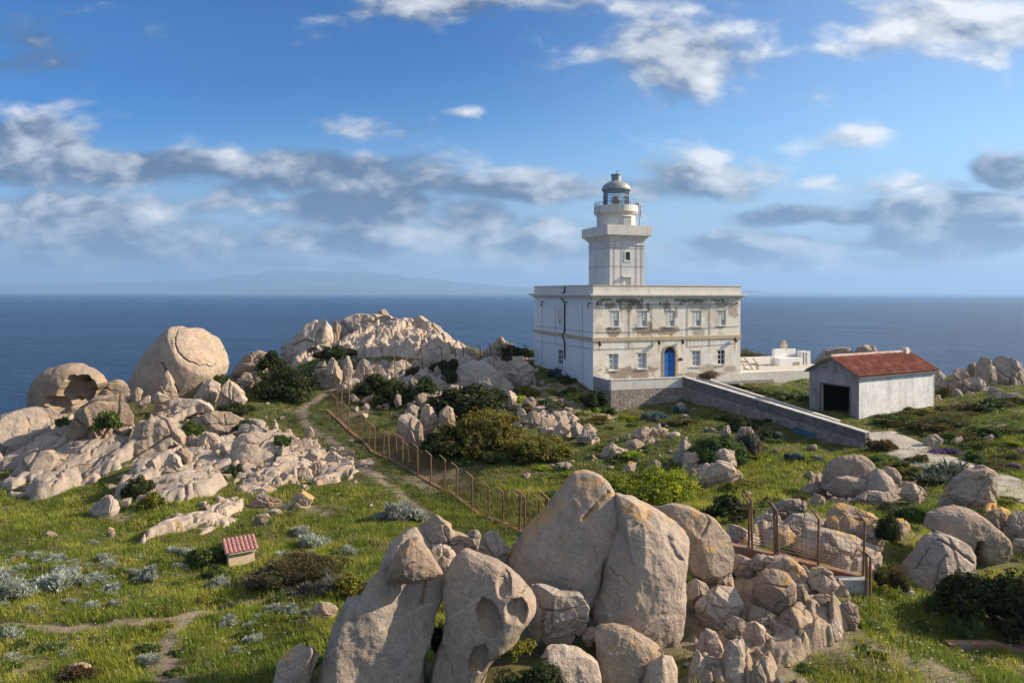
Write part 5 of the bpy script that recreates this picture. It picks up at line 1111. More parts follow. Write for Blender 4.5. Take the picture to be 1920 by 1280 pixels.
# ---- left hill
for lab, o_, y_, k in [
    ('hollowed mushroom-like boulder overhanging the sea on the left', "56,740 62,724 78,702 97,689 127,681 150,682 169,690 189,701 198,716 189,726 178,732 170,745 163,757 150,768 122,777 94,770 64,764 57,754", 55.5, dict(thick=.8, m=GR, cuts=2, joints=0, amp=.03, p=.78, holl=[(146, 733, 36, 27, -.45, 2.6), (108, 757, 24, 13, .3, 1.2), (134, 712, 12, 9, -.4, .9)])),
    ('great smooth slab under the mushroom-like boulder, at the left edge', "-60,850 -30,815 0,790 22,774 50,768 80,766 115,774 130,795 126,826 105,836 78,845 50,862 25,872 -20,876 -60,880", 53, dict(m=GRG, cuts=3, thick=.9, cracks=[("50,785 55,800 40,840", 2, .12)])),
    ('cracked block between the mushroom slab and the tall leaning slab', "100,812 106,798 118,796 140,787 148,800 138,820 118,840 106,828", 52, dict(m=GRG)),
    ('tall leaning slab with a green bush growing on it', "160,762 184,746 212,743 234,739 245,757 252,774 246,795 236,818 216,834 184,850 130,862 104,870 130,822 148,792", 51.5, dict(m=GR, thick=.7, cuts=4, fold=.05)),
    ('striped tongue of bedrock flowing down into the grass at left', "116,850 103,865 91,898 78,921 68,944 70,958 84,956 100,965 134,949 166,930 186,908 186,895 221,876 200,866 164,866 141,858 128,856", 46.5, dict(m=GR, thick=.55, cuts=2, fold=.1, lean=.5)),
    ('grey knuckled rock left of the striped tongue', "0,920 22,886 41,861 66,848 88,846 99,860 93,888 80,916 62,928 48,924 34,920 10,936", 47.5, dict(m=GRG, joints=2)),
    ('flat pink stone in the grass below the grey knuckled rock', "10,940 20,922 48,924 49,938 32,947", 44.5, dict(m=GRP)),
    ('rock cut by the left edge beside the grass strip', "-20,900 -8,842 8,866 14,888 6,900", 49, dict(m=GRG)),
    ('lone standing stone with one bright sunlit cheek in the left grass', "166,980 173,953 186,938 200,928 208,927 220,936 223,955 215,968 198,978", 40.5, dict(m=GRG, cuts=4, thick=.9)),
    ('small low shard leaning at the left of the lone standing stone', "160,974 166,962 176,955 178,968 168,978", 40.8, dict(m=GRG)),
    ('tiny pale stone right of the lone standing stone', "230,966 234,953 243,952 246,964 238,968", 42, dict(m=GRP)),
    ('small bleached flat rock in the bright grass, far left', "78,1002 90,995 104,997 108,1003 92,1008", None, dict(m=GRP)),
    ('little orange-lichened stone in the bright left grass', "200,1006 205,988 214,991 216,1000 210,1008", None, dict(m=GRO)),
    ('warm jagged ridge linking the mushroom boulder to the round boulder', "160,765 178,735 203,713 222,715 243,729 236,745 212,752 184,758", 57, dict(m=GRP, joints=2)),
    ('three-sided warm stone at the foot of the round boulder, left', "243,750 250,731 258,726 266,733 263,748", 57.5, dict(m=GRP)),
    ('grey stone below the three-sided warm stone', "251,757 268,747 279,739 281,753 265,764", 56, dict(m=GRG)),
    ('flat warm stone right of the grey stone', "281,752 294,735 312,739 321,747 300,755", 57, dict(m=GRP)),
    ('giant round boulder with a jagged horizontal crack, highest on the left', "240,742 251,702 262,681 277,657 294,642 308,628 325,613 334,610 347,615 358,613 373,616 387,625 402,634 410,650 418,667 421,684 417,698 402,714 374,732 352,746 339,752 325,745 300,745 270,745", 64, dict(thick=.85, m=GRP, cuts=3, joints=0, amp=.03, p=.74, cracks=[("336,612 331,624 327,637 329,649 334,660 341,668 352,677 366,681 372,686 384,684 392,688 403,683", 1.1, .42), ("303,682 316,699 325,720 333,733", 2.2, .5)])),
    ('triangular plate leaning against the giant round boulder', "289,742 303,706 313,693 323,708 331,730 334,740 315,744", 60.5, dict(m=GR, thick=.7)),
    ('rounded boulder at the right foot of the giant round boulder', "360,742 376,720 394,712 409,720 413,733 404,748 378,752", 60, dict(m=GRP)),
    ('pyramid of pinkish rock between the giant boulder and the dark thicket', "399,764 415,735 429,708 441,720 456,735 464,748 450,762 422,766", 59, dict(m=GRP, cuts=5, joints=2)),
    ('long low outcrop below the giant round boulder', "280,772 294,752 325,745 350,748 372,748 391,757 402,772 382,779 340,782 298,782", 57.5, dict(m=GR, joints=2)),
    ('large slanting slab with stepped ribs, centre of the left hill', "258,790 289,775 321,780 337,795 354,813 354,832 337,845 315,850 304,862 290,900 274,892 258,896 239,908 232,924 202,934 215,893 226,854 244,816", 49.5, dict(m=GR, thick=.6, cuts=3, fold=.08, lean=.35, holl=[(322, 843, 14, 8, -.2, .8)])),
    ('smooth lower slab under the large slanting slab', "302,858 313,847 342,860 348,879 338,908 348,926 344,942 318,948 281,938 294,908 287,893", 46.5, dict(m=GRP, thick=.6, lean=.4)),
    ('white flaked chip stuck on the smooth lower slab', "309,868 318,847 328,851 337,861 342,873 338,881 325,874", 46.6, dict(m=GRP, cuts=8)),
    ('ochre stone wedged above the white flaked chip', "331,854 335,839 350,839 358,852 354,864 340,860", 48.5, dict(m=GRL)),
    ('angular rock with a sunlit top right of the smooth lower slab', "336,908 349,887 372,872 386,877 386,890 368,902 364,922 350,928", 47, dict(m=GR, cuts=7)),
    ('grey block leaning beside the angular sunlit-topped rock', "358,932 361,902 375,892 386,894 392,913 388,930 372,938", 46.5, dict(m=GRG)),
    ('smooth pinkish slab left of a round dark bush', "389,912 389,881 410,876 421,895 426,907 405,922", 47.5, dict(m=GRP)),
    ('two-tone rounded boulder in the centre of the left hill', "366,842 371,817 388,810 405,817 411,829 402,840 382,845", 51.5, dict(m=GRP)),
    ('sunlit jagged rock left of the two-tone rounded boulder', "350,822 361,811 369,820 370,840 356,846", 51.5, dict(m=GRP)),
    ('broad flat outcrop on the crest of the left hill', "348,795 369,779 400,771 430,772 450,785 434,806 400,812 372,810", 54.5, dict(m=GR, joints=3)),
    ('row of low grey stones right of the broad flat outcrop', "441,814 449,797 470,794 482,800 499,802 503,812 470,818", 54, dict(m=GRG, joints=3)),
    ('large cracked slab with a pitted face in the middle of the left outcrop', "432,884 433,852 438,827 455,814 481,809 502,814 513,812 513,832 518,849 511,864 484,874 461,878 446,884", 49, dict(m=GRP, thick=.6, lean=.35, joints=0, cracks=[("484,838 495,826 511,815", 1.5, .2), ("436,843 462,832 484,833", 1.5, .18)])),
    ('crumbling pale slab in the middle of the left outcrop', "514,868 517,832 530,831 552,821 575,821 591,835 602,829 597,848 577,864 573,878 545,880 523,880", 49.5, dict(m=GRP, thick=.5, lean=.5, joints=4)),
    ('knobbly stone sitting between the crumbling slab and the pale right slab', "570,856 580,839 593,837 599,848 597,862 585,866", 49.5, dict(m=GRP)),
    ('pale right slab with blue-grey shading beside the trail', "600,868 604,850 618,844 640,854 659,870 666,881 653,894 640,902 625,906 606,890", 48.5, dict(m=GRP, thick=.5, lean=.5, joints=2)),
    ('split pale slab left of the trailside slab', "577,878 600,861 611,880 619,896 600,902 583,894", 47.8, dict(m=GRP, thick=.5, lean=.4)),
    ('pinkish split slab at the lower edge of the left outcrop', "543,886 560,875 579,877 588,894 582,906 560,900 547,894", 47, dict(m=GRP, thick=.6, lean=.3, joints=2)),
    ('orange-spotted ledge in the left outcrop', "460,892 489,865 511,869 517,879 507,894 490,897", 47.6, dict(m=GRO, thick=.6)),
    ('grey smooth slab below the orange-spotted ledge', "438,922 458,899 480,887 506,896 512,906 496,917 460,926", 45.5, dict(m=GRG, thick=.6, lean=.3)),
    ('pale lumpy rock low in the left outcrop', "464,932 480,915 505,911 514,920 502,933 475,936", 44.5, dict(m=GRP, joints=2)),
    ('orange-faced pointed rock standing in the grass', "534,957 549,930 564,920 588,934 576,953 562,960", 41.5, dict(m=GRO, cuts=6, thick=.9)),
    ('small round stone beside the orange-faced pointed rock', "527,957 532,943 541,946 544,956 535,961", 41.2, dict(m=GR)),
    ('lichened rubble left of the orange-faced pointed rock', "464,946 484,926 515,929 530,940 522,956 490,954", 42, dict(m=GRL, joints=4)),
    ('orange-speckled stones at the tail of the long low slab', "470,984 480,964 500,962 508,970 492,984", 38.5, dict(m=GRO, joints=3)),
    ('small grey outcrop in the grass above the long low slab', "297,990 310,969 330,962 347,968 336,985 315,992", 38.5, dict(m=GRG)),
    ('small upright stone at the bend of the trail', "569,820 573,806 580,800 587,804 590,817 580,822", 54, dict(m=GRP)),
    ('orange-brown stone half sunk in the grass left of the tall grey boulder', "583,1150 588,1135 602,1127 622,1130 634,1140 628,1156 600,1162", None, dict(m=GRO)),
    ('low brown stone with rusty heather on it at the lower left', "105,1272 118,1250 145,1240 165,1250 178,1270 150,1280", None, dict(m=GRL))]:
    rock(lab, o_, Y=y_, **k)
# ---- the mound
for lab, o_, y_, k in [
    ('dark jumble of rock at the left foot of the rocky mound', "430,708 445,680 460,664 485,656 500,663 505,682 492,700 465,712", 70, dict(m=GR, joints=3)),
    ('grey stones under the dark jumble left of the thicket', "438,722 455,697 468,701 474,716 458,728", 66, dict(m=GRG, joints=3)),
    ('pointed rock left of the wind-carved mound boulder', "520,678 529,650 540,634 551,640 555,662 549,680", 78, dict(m=GR)),
    ('wind-carved boulder with fluted right face on the rocky mound', "548,672 548,645 560,624 575,611 595,601 611,601 619,615 623,632 619,648 608,660 590,672 568,676", 78.5, dict(m=GRP, cuts=2, fold=.1, holl=[(586, 660, 13, 9, 0, 1.6), (596, 632, 6, 18, .3, .6)])),
    ('upright curled slab behind the wind-carved boulder', "614,656 623,625 619,609 628,600 636,612 635,635 640,652 630,662", 80, dict(m=GR, fold=.12)),
    ('broken upper shoulder of the rocky mound', "620,640 640,605 670,591 700,588 730,594 757,600 764,622 742,645 700,648 655,642", 86, dict(m=GRP, amp=.09, cuts=8, joints=5)),
    ('small knob of brown rock on the very top of the mound', "703,596 711,582 722,579 730,590 722,600", 86.5, dict(m=GR, joints=2)),
    ('wide tilted pale slab across the face of the mound', "645,650 663,628 700,633 742,643 784,664 768,690 700,694 655,674", 82, dict(m=GRP, thick=.6, lean=.5, joints=3, amp=.06)),
    ('long right ridge of the mound sloping down to the sea', "740,612 758,591 785,588 802,601 827,619 842,639 862,655 871,678 857,698 820,686 785,674 760,645", 84, dict(m=GRP, thick=.6, fold=.12, cuts=5, joints=4, amp=.07)),
    ('dark hollow block at the lower edge of the mound ridge', "794,672 804,654 818,653 824,668 812,676", 79, dict(m=GRG)),
    ('broken step in the middle of the mound face', "730,662 752,640 778,652 802,668 792,690 752,690", 82.5, dict(m=GRP, joints=4, amp=.08)),
    ('curved rib at the right end of the mound', "859,664 875,648 891,659 903,676 893,692 870,692", 81, dict(m=GRP, fold=.1)),
    ('jagged sunlit peaks right of the mound', "896,680 906,659 925,644 938,630 946,640 967,650 957,670 935,682", 84, dict(m=GRP, amp=.1, cuts=8, joints=3)),
    ('drooping grey rock hung below the jagged peaks', "908,668 920,647 929,654 937,676 927,698 911,694", 81, dict(m=GRG, fold=.15)),
    ('warm stones beside the lighthouse wall at the back', "968,690 978,668 992,666 1003,680 1000,700 980,702", 87, dict(m=GRP, joints=4)),
    ('split upright stone left end of the boulder row below the mound', "585,718 590,691 600,674 611,674 614,692 610,718 598,724", 67, dict(m=GR, cracks=[("590,690 612,690", 1.4, .2)])),
    ('plump sunlit boulder in the row below the mound', "609,722 612,689 622,671 639,681 644,701 640,720 622,724", 66.5, dict(m=GRP)),
    ('rounded block with a flat seam in the row below the mound', "640,714 645,679 652,666 661,679 661,704 651,718", 67, dict(m=GRP)),
    ('grey-capped boulder near the first bent fence posts', "665,716 670,684 680,671 691,679 703,706 690,720", 68, dict(m=GRG)),
    ('low rounded boulder in the row, behind the thin posts', "692,720 705,689 715,684 724,700 724,718", 67.5, dict(m=GRG)),
    ('wide pinkish boulder below the tilted slab', "718,708 735,679 755,671 777,675 774,692 752,704", 70, dict(m=GRP)),
    ('small leaning stone in front of the wide pinkish boulder', "714,714 724,689 738,699 739,716", 68, dict(m=GRG)),
    ('orange-based block right of the wide pinkish boulder', "782,700 787,674 805,671 811,692 800,702", 72, dict(m=GRL)),
    ('large pale angular boulder left of the lighthouse', "846,716 860,684 880,677 905,677 921,685 940,700 943,720 925,730 895,730 866,726", 66, dict(m=GRG, cuts=6, thick=.9, joints=0)),
    ('grey blocky boulder against the lighthouse side wall', "944,716 955,679 970,673 990,679 1004,690 1002,710 980,722 958,722", 68, dict(m=GRG, joints=2)),
    ('rough outcrop in the hollow behind the valley fence', "758,758 765,714 775,707 797,714 793,738 780,752", 64, dict(m=GRG, joints=3)),
    ('small white pyramid stone left of the large pale boulder', "810,710 815,689 820,684 827,695 824,710", 67.5, dict(m=GRG, cuts=6)),
    ('grey stone below the small white pyramid stone', "808,732 820,707 835,704 847,720 832,738", 65, dict(m=GRG)),
    ('low rounded stone left of the small white pyramid stone', "772,708 789,691 806,700 806,712 788,714", 67.5, dict(m=GRG)),
    ('low brown outcrop above the big valley bush', "824,742 845,721 866,724 871,738 850,748", 62.5, dict(m=GR)),
    ('pale pointed stone in the hollow behind the valley fence', "774,760 785,737 798,741 801,758 788,764", 61, dict(m=GRG)),
    ('small dark-based stone near the bent posts', "738,752 745,738 752,742 752,756 744,760", 60, dict(m=GRG))]:
    rock(lab, o_, Y=y_, **k)
# ---- valley rocks
for lab, o_, y_, k in [
    ('clustered rock pillars left of the big valley bush', "744,815 749,778 765,774 778,784 788,792 793,826 793,848 780,846 768,826 754,830", 54, dict(m=GR, thick=.9, fold=.12, joints=3)),
    ('two grey stones on top of the rock pillars', "755,780 759,757 775,759 786,764 782,782", 57, dict(m=GRG, joints=2)),
    ('warm columnar stone at the right of the rock pillars', "778,836 776,800 786,786 795,800 797,828 794,850 785,852", 53, dict(m=GRP)),
    ('white-topped squat boulder in front of the big valley bush', "784,790 790,765 810,762 823,771 822,794 804,812 792,804", 54.5, dict(m=GRP)),
    ('upright pale boulder half hidden by the big valley bush', "820,800 824,772 838,759 849,767 854,797 842,822 828,812", 54.5, dict(m=GRP, cuts=6)),
    ('pale block between the big valley bush and the cushion bush', "921,836 929,810 941,801 947,826 947,856 929,858", 51.5, dict(m=GRP, joints=2)),
    ('tilted slab above the cushion bush', "964,808 980,779 1000,771 1021,779 1042,788 1032,803 1000,808", 56, dict(m=GRG)),
    ('small leaning slab left of the tilted slab', "964,784 972,762 985,769 990,780 978,788", 58, dict(m=GRP)),
    ('pale block on the rubble slope below the house', "974,766 981,747 1000,745 1007,758 992,768", 61, dict(m=GRG)),
    ('pinkish slab standing at the top edge of the big valley bush', "944,748 954,732 973,739 965,760 952,764", 61, dict(m=GRP)),
    ('flat pinkish slab on the rubble slope', "1015,786 1038,771 1072,775 1054,792", 58.5, dict(m=GRP)),
    ('long low pinkish stone in the middle of the rubble slope', "990,772 1000,762 1022,760 1026,768 1006,775", 59.5, dict(m=GRP)),
    ('sunlit rounded stone at the foot of the rubble slope', "1032,810 1054,789 1071,797 1066,810 1048,814", 54.5, dict(m=GRP)),
    ('rounded stones right of it at the foot of the rubble slope', "1065,806 1080,789 1094,800 1087,813 1074,814", 54, dict(m=GRP, joints=2)),
    ('pale flat stone below the sunlit rounded stone', "1076,824 1092,808 1112,806 1120,816 1104,828", 53, dict(m=GRP, joints=2)),
    ('stone at the left foot of the terrace wall', "1130,800 1134,780 1142,774 1149,784 1147,798", 59, dict(m=GR)),
    ('rounded grey stone left of the upper pair on the green slope', "1183,826 1189,808 1205,800 1218,803 1217,818 1200,828", 53.5, dict(m=GR)),
    ('lumpy stone right of the upper pair on the green slope', "1216,816 1224,801 1245,804 1258,812 1238,826", 54, dict(m=GR, joints=2)),
    ('split rock at the left of the green slope', "1124,862 1132,840 1147,829 1160,837 1182,846 1167,862 1145,866", 49.5, dict(m=GRP, cracks=[("1148,830 1146,845 1144,862", 1.5, .15)])),
    ('rounded rock joined to the right of the split rock', "1163,846 1174,827 1195,823 1209,832 1197,846", 51, dict(m=GRP)),
    ('small stone left of the split rock', "1106,866 1112,851 1120,859 1122,868", 49, dict(m=GR)),
    ('tiny white stone on the green slope', "1172,818 1176,810 1182,812 1182,818", 54, dict(m=GRP)),
    ('pointed fin of rock above the bright green bush', "1258,862 1274,829 1294,811 1297,835 1295,858 1274,864", 46, dict(m=GR, thick=.6, p=.85)),
    ('small sunlit boulder right of the pointed fin', "1277,876 1284,849 1305,846 1314,858 1302,876", 44.5, dict(m=GRP)),
    ('low brown stone beside the small sunlit boulder', "1296,856 1309,836 1322,844 1328,861 1313,870", 45.5, dict(m=GRP)),
    ('furrowed rounded boulder under the mid-green bush', "1334,868 1344,847 1360,841 1379,847 1380,870 1360,877", 44, dict(m=GRP, fold=.08)),
    ('broad faceted boulder in the valley grass', "1298,908 1308,885 1320,867 1345,864 1371,871 1388,888 1382,904 1360,916 1330,924 1308,918", 41, dict(m=GRP, cuts=7)),
    ('orange rock left of the pointed fin', "1208,880 1227,857 1241,859 1240,876", 44.5, dict(m=GRO)),
    ('thin orange rock at the left edge of the bright green bush', "1162,886 1180,863 1196,867 1188,882", 44, dict(m=GRO)),
    ('warm rock at the right edge of the bright green bush', "1288,895 1296,878 1312,876 1318,888 1306,900", 42.5, dict(m=GRL)),
    ('small grey stones low against the sloping ramp wall', "1346,820 1358,800 1370,796 1372,812 1360,822", 51, dict(m=GRG, joints=2)),
    ('rounded hump beside the mid-green bush under the ramp wall', "1372,822 1390,801 1408,800 1416,812 1396,826", 50, dict(m=GRG))]:
    rock(lab, o_, Y=y_, **k)
# ---- loose stones: copies of a few shapes
def proto(seed, m, amp=.1):
    n, f = ico(4); rg = np.random.default_rng(seed); V = n*np.array([1, rg.uniform(.7, 1), rg.uniform(.5, .8)])
    for _ in range(7):
        d = rg.normal(size=3); d /= np.linalg.norm(d); e = np.clip(V@d-rg.uniform(.35, .6), 0, None); V = V-(e*.9)[:, None]*d
    V = V*(1+amp*fbm(V*1.6+seed*3, 3)[:, None]+.05*fbm(V*5+seed, 2)[:, None])
    return mesh_np('stone', V, f, m)
PROT = [proto(200+k, m_) for k, m_ in enumerate((GRP, GRP, GRG, GR, GRL, GRP, GRG))]
_used = [False]*len(PROT)
def stones(label, group, n, cx, cy, rx, ry, s0, s1, kinds=None, seed=0):
    rg = np.random.default_rng(900+seed); k = 0; t = 0
    while k < n and t < n*30:
        t += 1; px, py = cx+rx*rg.normal()*.5, cy+ry*rg.normal()*.5
        w = hit(px, py)
        if gsample(TOP, np.array([w.x]), np.array([w.y]))[0] > w.z+.3: continue
        i = int(rg.choice(kinds or range(len(PROT))))
        if _used[i]: o = PROT[i].copy(); COL.objects.link(o)
        else: o = PROT[i]; _used[i] = True
        s = s0*(s1/s0)**rg.random(); o.scale = (s*rg.uniform(.8, 1.3), s*rg.uniform(.8, 1.2), s*rg.uniform(.7, 1.1)); o.rotation_euler = (rg.normal()*.2, rg.normal()*.2, rg.uniform(0, 6.28))
        o.location = (w.x, w.y, w.z+s*.12); tag(o, label, 'stone', group); k += 1
stones('loose pale stone on the rubble slope below the lighthouse', 'loose stones on the rubble slope', 60, 1040, 745, 90, 60, .12, .4, [0, 2, 1, 6], 1)
stones('pale stone among the boulders of the left hill', 'stones of the left hill', 46, 440, 860, 260, 90, .2, .55, None, 2)
stones('stone at the foot of the mound boulders', 'stones below the mound', 60, 790, 725, 150, 50, .25, .8, [2, 3, 5, 6, 1], 3)
stones('broken stone on the mound face', 'broken stones on the mound', 24, 740, 640, 90, 30, .5, 1.1, [0, 1, 5], 4)
stones('stone in the valley grass', 'stones in the valley', 56, 1200, 850, 260, 70, .15, .5, [0, 3, 1, 6], 5)
stones('small stone in the lower middle outcrop', 'stones of the lower middle outcrop', 26, 1420, 1140, 150, 110, .1, .26, [0, 1, 3, 4], 6)
stones('small stone on the right-hand slope', 'stones on the right-hand slope', 30, 1700, 960, 220, 90, .12, .32, [1, 3, 4, 6], 7)
stones('half-buried stone in the meadow trail', 'stones of the meadow', 14, 640, 950, 120, 50, .08, .22, [0, 1, 4], 8)
for i, u_ in enumerate(_used):
    if not u_: bpy.data.objects.remove(PROT[i])
# ------------------------------------------------------------------ shrubs
PAL = {'dark': ((.042, .06, .018), (.085, .105, .026), (.02, .03, .011)), 'olive': ((.16, .15, .022), (.30, .25, .028), (.07, .075, .016)),
       'bright': ((.26, .31, .016), (.40, .42, .02), (.12, .15, .014)), 'mid': ((.075, .115, .022), (.125, .165, .028), (.035, .055, .015)),
       'silver': ((.36, .39, .33), (.56, .57, .5), (.18, .21, .15)), 'bluish': ((.13, .18, .19), (.19, .24, .25), (.06, .09, .08)),
       'brown': ((.11, .09, .035), (.19, .13, .05), (.06, .06, .022)), 'rusty': ((.1, .06, .025), (.16, .085, .035), (.04, .04, .015)),
       'tan': ((.28, .21, .14), (.36, .28, .19), (.16, .12, .08)), 'purple': ((.18, .045, .30), (.27, .09, .42), (.06, .08, .03)), 'pink': ((.34, .16, .36), (.42, .24, .42), (.08, .1, .04)),
       'fennel': ((.115, .165, .045), (.17, .215, .07), (.06, .09, .025)), 'grey': ((.15, .14, .11), (.22, .2, .16), (.08, .075, .05)), 'iceplant': ((.13, .115, .035), (.22, .12, .05), (.08, .11, .03))}
def shrub_mesh(name, kind, n, leaf, lumps, seed, spiky=0., flat=.5, wind=.28):
    """leaf-sized faces spread through a cluster of lumps inside a unit dome (x,y in -1..1, z 0..1)"""
    rg = np.random.default_rng(seed); L = []
    for k in range(lumps):
        a = rg.uniform(0, 6.28); r = .80*math.sqrt(rg.random()); s = rg.uniform(.17, .46)*(1-.3*r)
        L.append((r*math.cos(a), r*math.sin(a), rg.uniform(.06, .72)*(1-.65*r), s))
    L.append((rg.normal()*.15, rg.normal()*.15, .28, .48)); L = np.array(L); w = L[:, 3]**2; i = rg.choice(len(L), n, p=w/w.sum())
    d = rg.normal(size=(n, 3)); d /= np.linalg.norm(d, axis=1)[:, None]
    d[:, 2] = np.where(d[:, 2] < -.35, -d[:, 2], d[:, 2])
    rad = L[i, 3]*rg.uniform(.66, 1.06, n)**.7*np.where(rg.random(n) < .09, rg.uniform(1.1, 1.5, n), 1); Pn = L[i, :3]+d*rad[:, None]*np.array([1, 1, .85])
    Pn = Pn*(1+.3*fbm(Pn*2.6+seed, 3)[:, None]); keep = (Pn[:, 2] > -.02) & (fbm(Pn*4.2+seed+40, 2) > -.22+.25*rg.random(n)*.4); Pn, d = Pn[keep], d[keep]; n = len(Pn)
    if wind: Pn[:, 0] += wind*(Pn[:, 2]-.2)
    up = np.array([0, 0, 1.]); nr = d*.55+up*flat*.6+rg.normal(size=(n, 3))*.5; nr /= np.linalg.norm(nr, axis=1)[:, None]
    t = np.cross(nr, rg.normal(size=(n, 3))); t /= np.linalg.norm(t, axis=1)[:, None]; b = np.cross(nr, t)
    if spiky: b = d*.7+up*.6+rg.normal(size=(n, 3))*.35; b /= np.linalg.norm(b, axis=1)[:, None]; t = np.cross(b, nr); t /= np.linalg.norm(t, axis=1)[:, None]+1e-9
    sz = leaf*rg.uniform(.6, 1.35, n)[:, None]; asp = .55 if not spiky else .28
    ln_ = sz*(1 if not spiky else spiky)
    Q = np.stack([Pn-b*ln_*.5, Pn+t*sz*asp, Pn+b*ln_*.6, Pn-t*sz*asp], 1).reshape(-1, 3); f = np.arange(4*n).reshape(-1, 4)
    c0, c1, c2 = (np.array(c) for c in PAL[kind]); g = fbm(Pn*2.2+seed+5, 3); k = np.clip(.45+.9*g+rg.normal(size=n)*.22, 0, 1)[:, None]
    C = np.where(k > .5, c0+(c1-c0)*(k*2-1), c2+(c0-c2)*(k*2)); C = C*rg.uniform(.8, 1.2, (n, 1))
    C = np.repeat(C, 4, 0)
    # woody inner mass of twigs
    nv, nf = ico(3); cv = []; cf = []
    for x, y, z, s in L:
        cv.append(nv*s*.62*np.array([1, 1, .85])*(1+.25*fbm(nv*2+x*9, 2)[:, None])+np.array([x+wind*(z-.2), y, z])); cf.append(nf+len(nv)*(len(cv)-1)+len(Q))
    cv = np.concatenate(cv); cv[:, 2] = np.maximum(cv[:, 2], -.05)
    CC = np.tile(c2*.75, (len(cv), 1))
    me = mesh_np(name, np.concatenate([Q, cv]), [f, np.concatenate(cf)], LEAF, False, cols=np.clip(np.concatenate([C, CC]), .002, .8))
    return me
_sh = {}
SPEC = {'dark': (6500, .085, 15, 0, .4), 'olive': (6500, .075, 16, 0, .5), 'bright': (7500, .06, 16, 0, .6), 'mid': (6000, .08, 14, 0, .5), 'silver': (2600, .10, 9, 2.4, .3), 'bluish': (2400, .10, 8, 1.6, .3),
        'brown': (5000, .07, 13, 1.4, .4), 'rusty': (3200, .08, 7, 1.3, .4), 'tan': (2400, .12, 6, 2.6, .3), 'purple': (2600, .075, 9, 0, .8), 'pink': (2400, .075, 8, 0, .8), 'fennel': (3600, .12, 8, 2.6, .3), 'grey': (2600, .10, 7, 2.4, .3), 'iceplant': (5200, .06, 18, 1.2, .6)}
def shrub(label, kind, cx, base, w, h, Y=None, dep=None, group=None, var=0, big=False, z=None, name='shrub', cat='shrub', rot=None):
    key = (kind, var % 3, big)
    n, lf, lu, spk, fl = SPEC[kind]
    if big: n, lf, lu = int(n*2.6), lf*.55, lu+9
    if key not in _sh:
        o = shrub_mesh(name, kind, n, lf, lu, 300+len(_sh)*7+var, spk, fl); _sh[key] = o
    else:
        o = _sh[key].copy(); COL.objects.link(o); o.name = name
    for q in ('group',):
        if q in o: del o[q]
    p = hit(cx, base-1) if Y is None else P(cx, base, Y)
    hw = w/F*p.y/2; hh = h/F*p.y; dp = dep if dep else min(hw*.85, hh*1.7)
    if Y is None: p = Vector((p.x+(cx-PX)/F*dp*.7, p.y+dp*.7, p.z)); p.z = min(p.z, gz(p.x, p.y)); hh *= 1.04
    p.z = p.z-.05-.04*hh
    o.location = p; o.rotation_euler = (0, 0, random.uniform(-.5, .5)+(math.pi if var % 2 else 0) if rot is None else rot); o.scale = (hw*1.16, dp*1.1, hh*1.0)
    tag(o, label, cat, group); return o
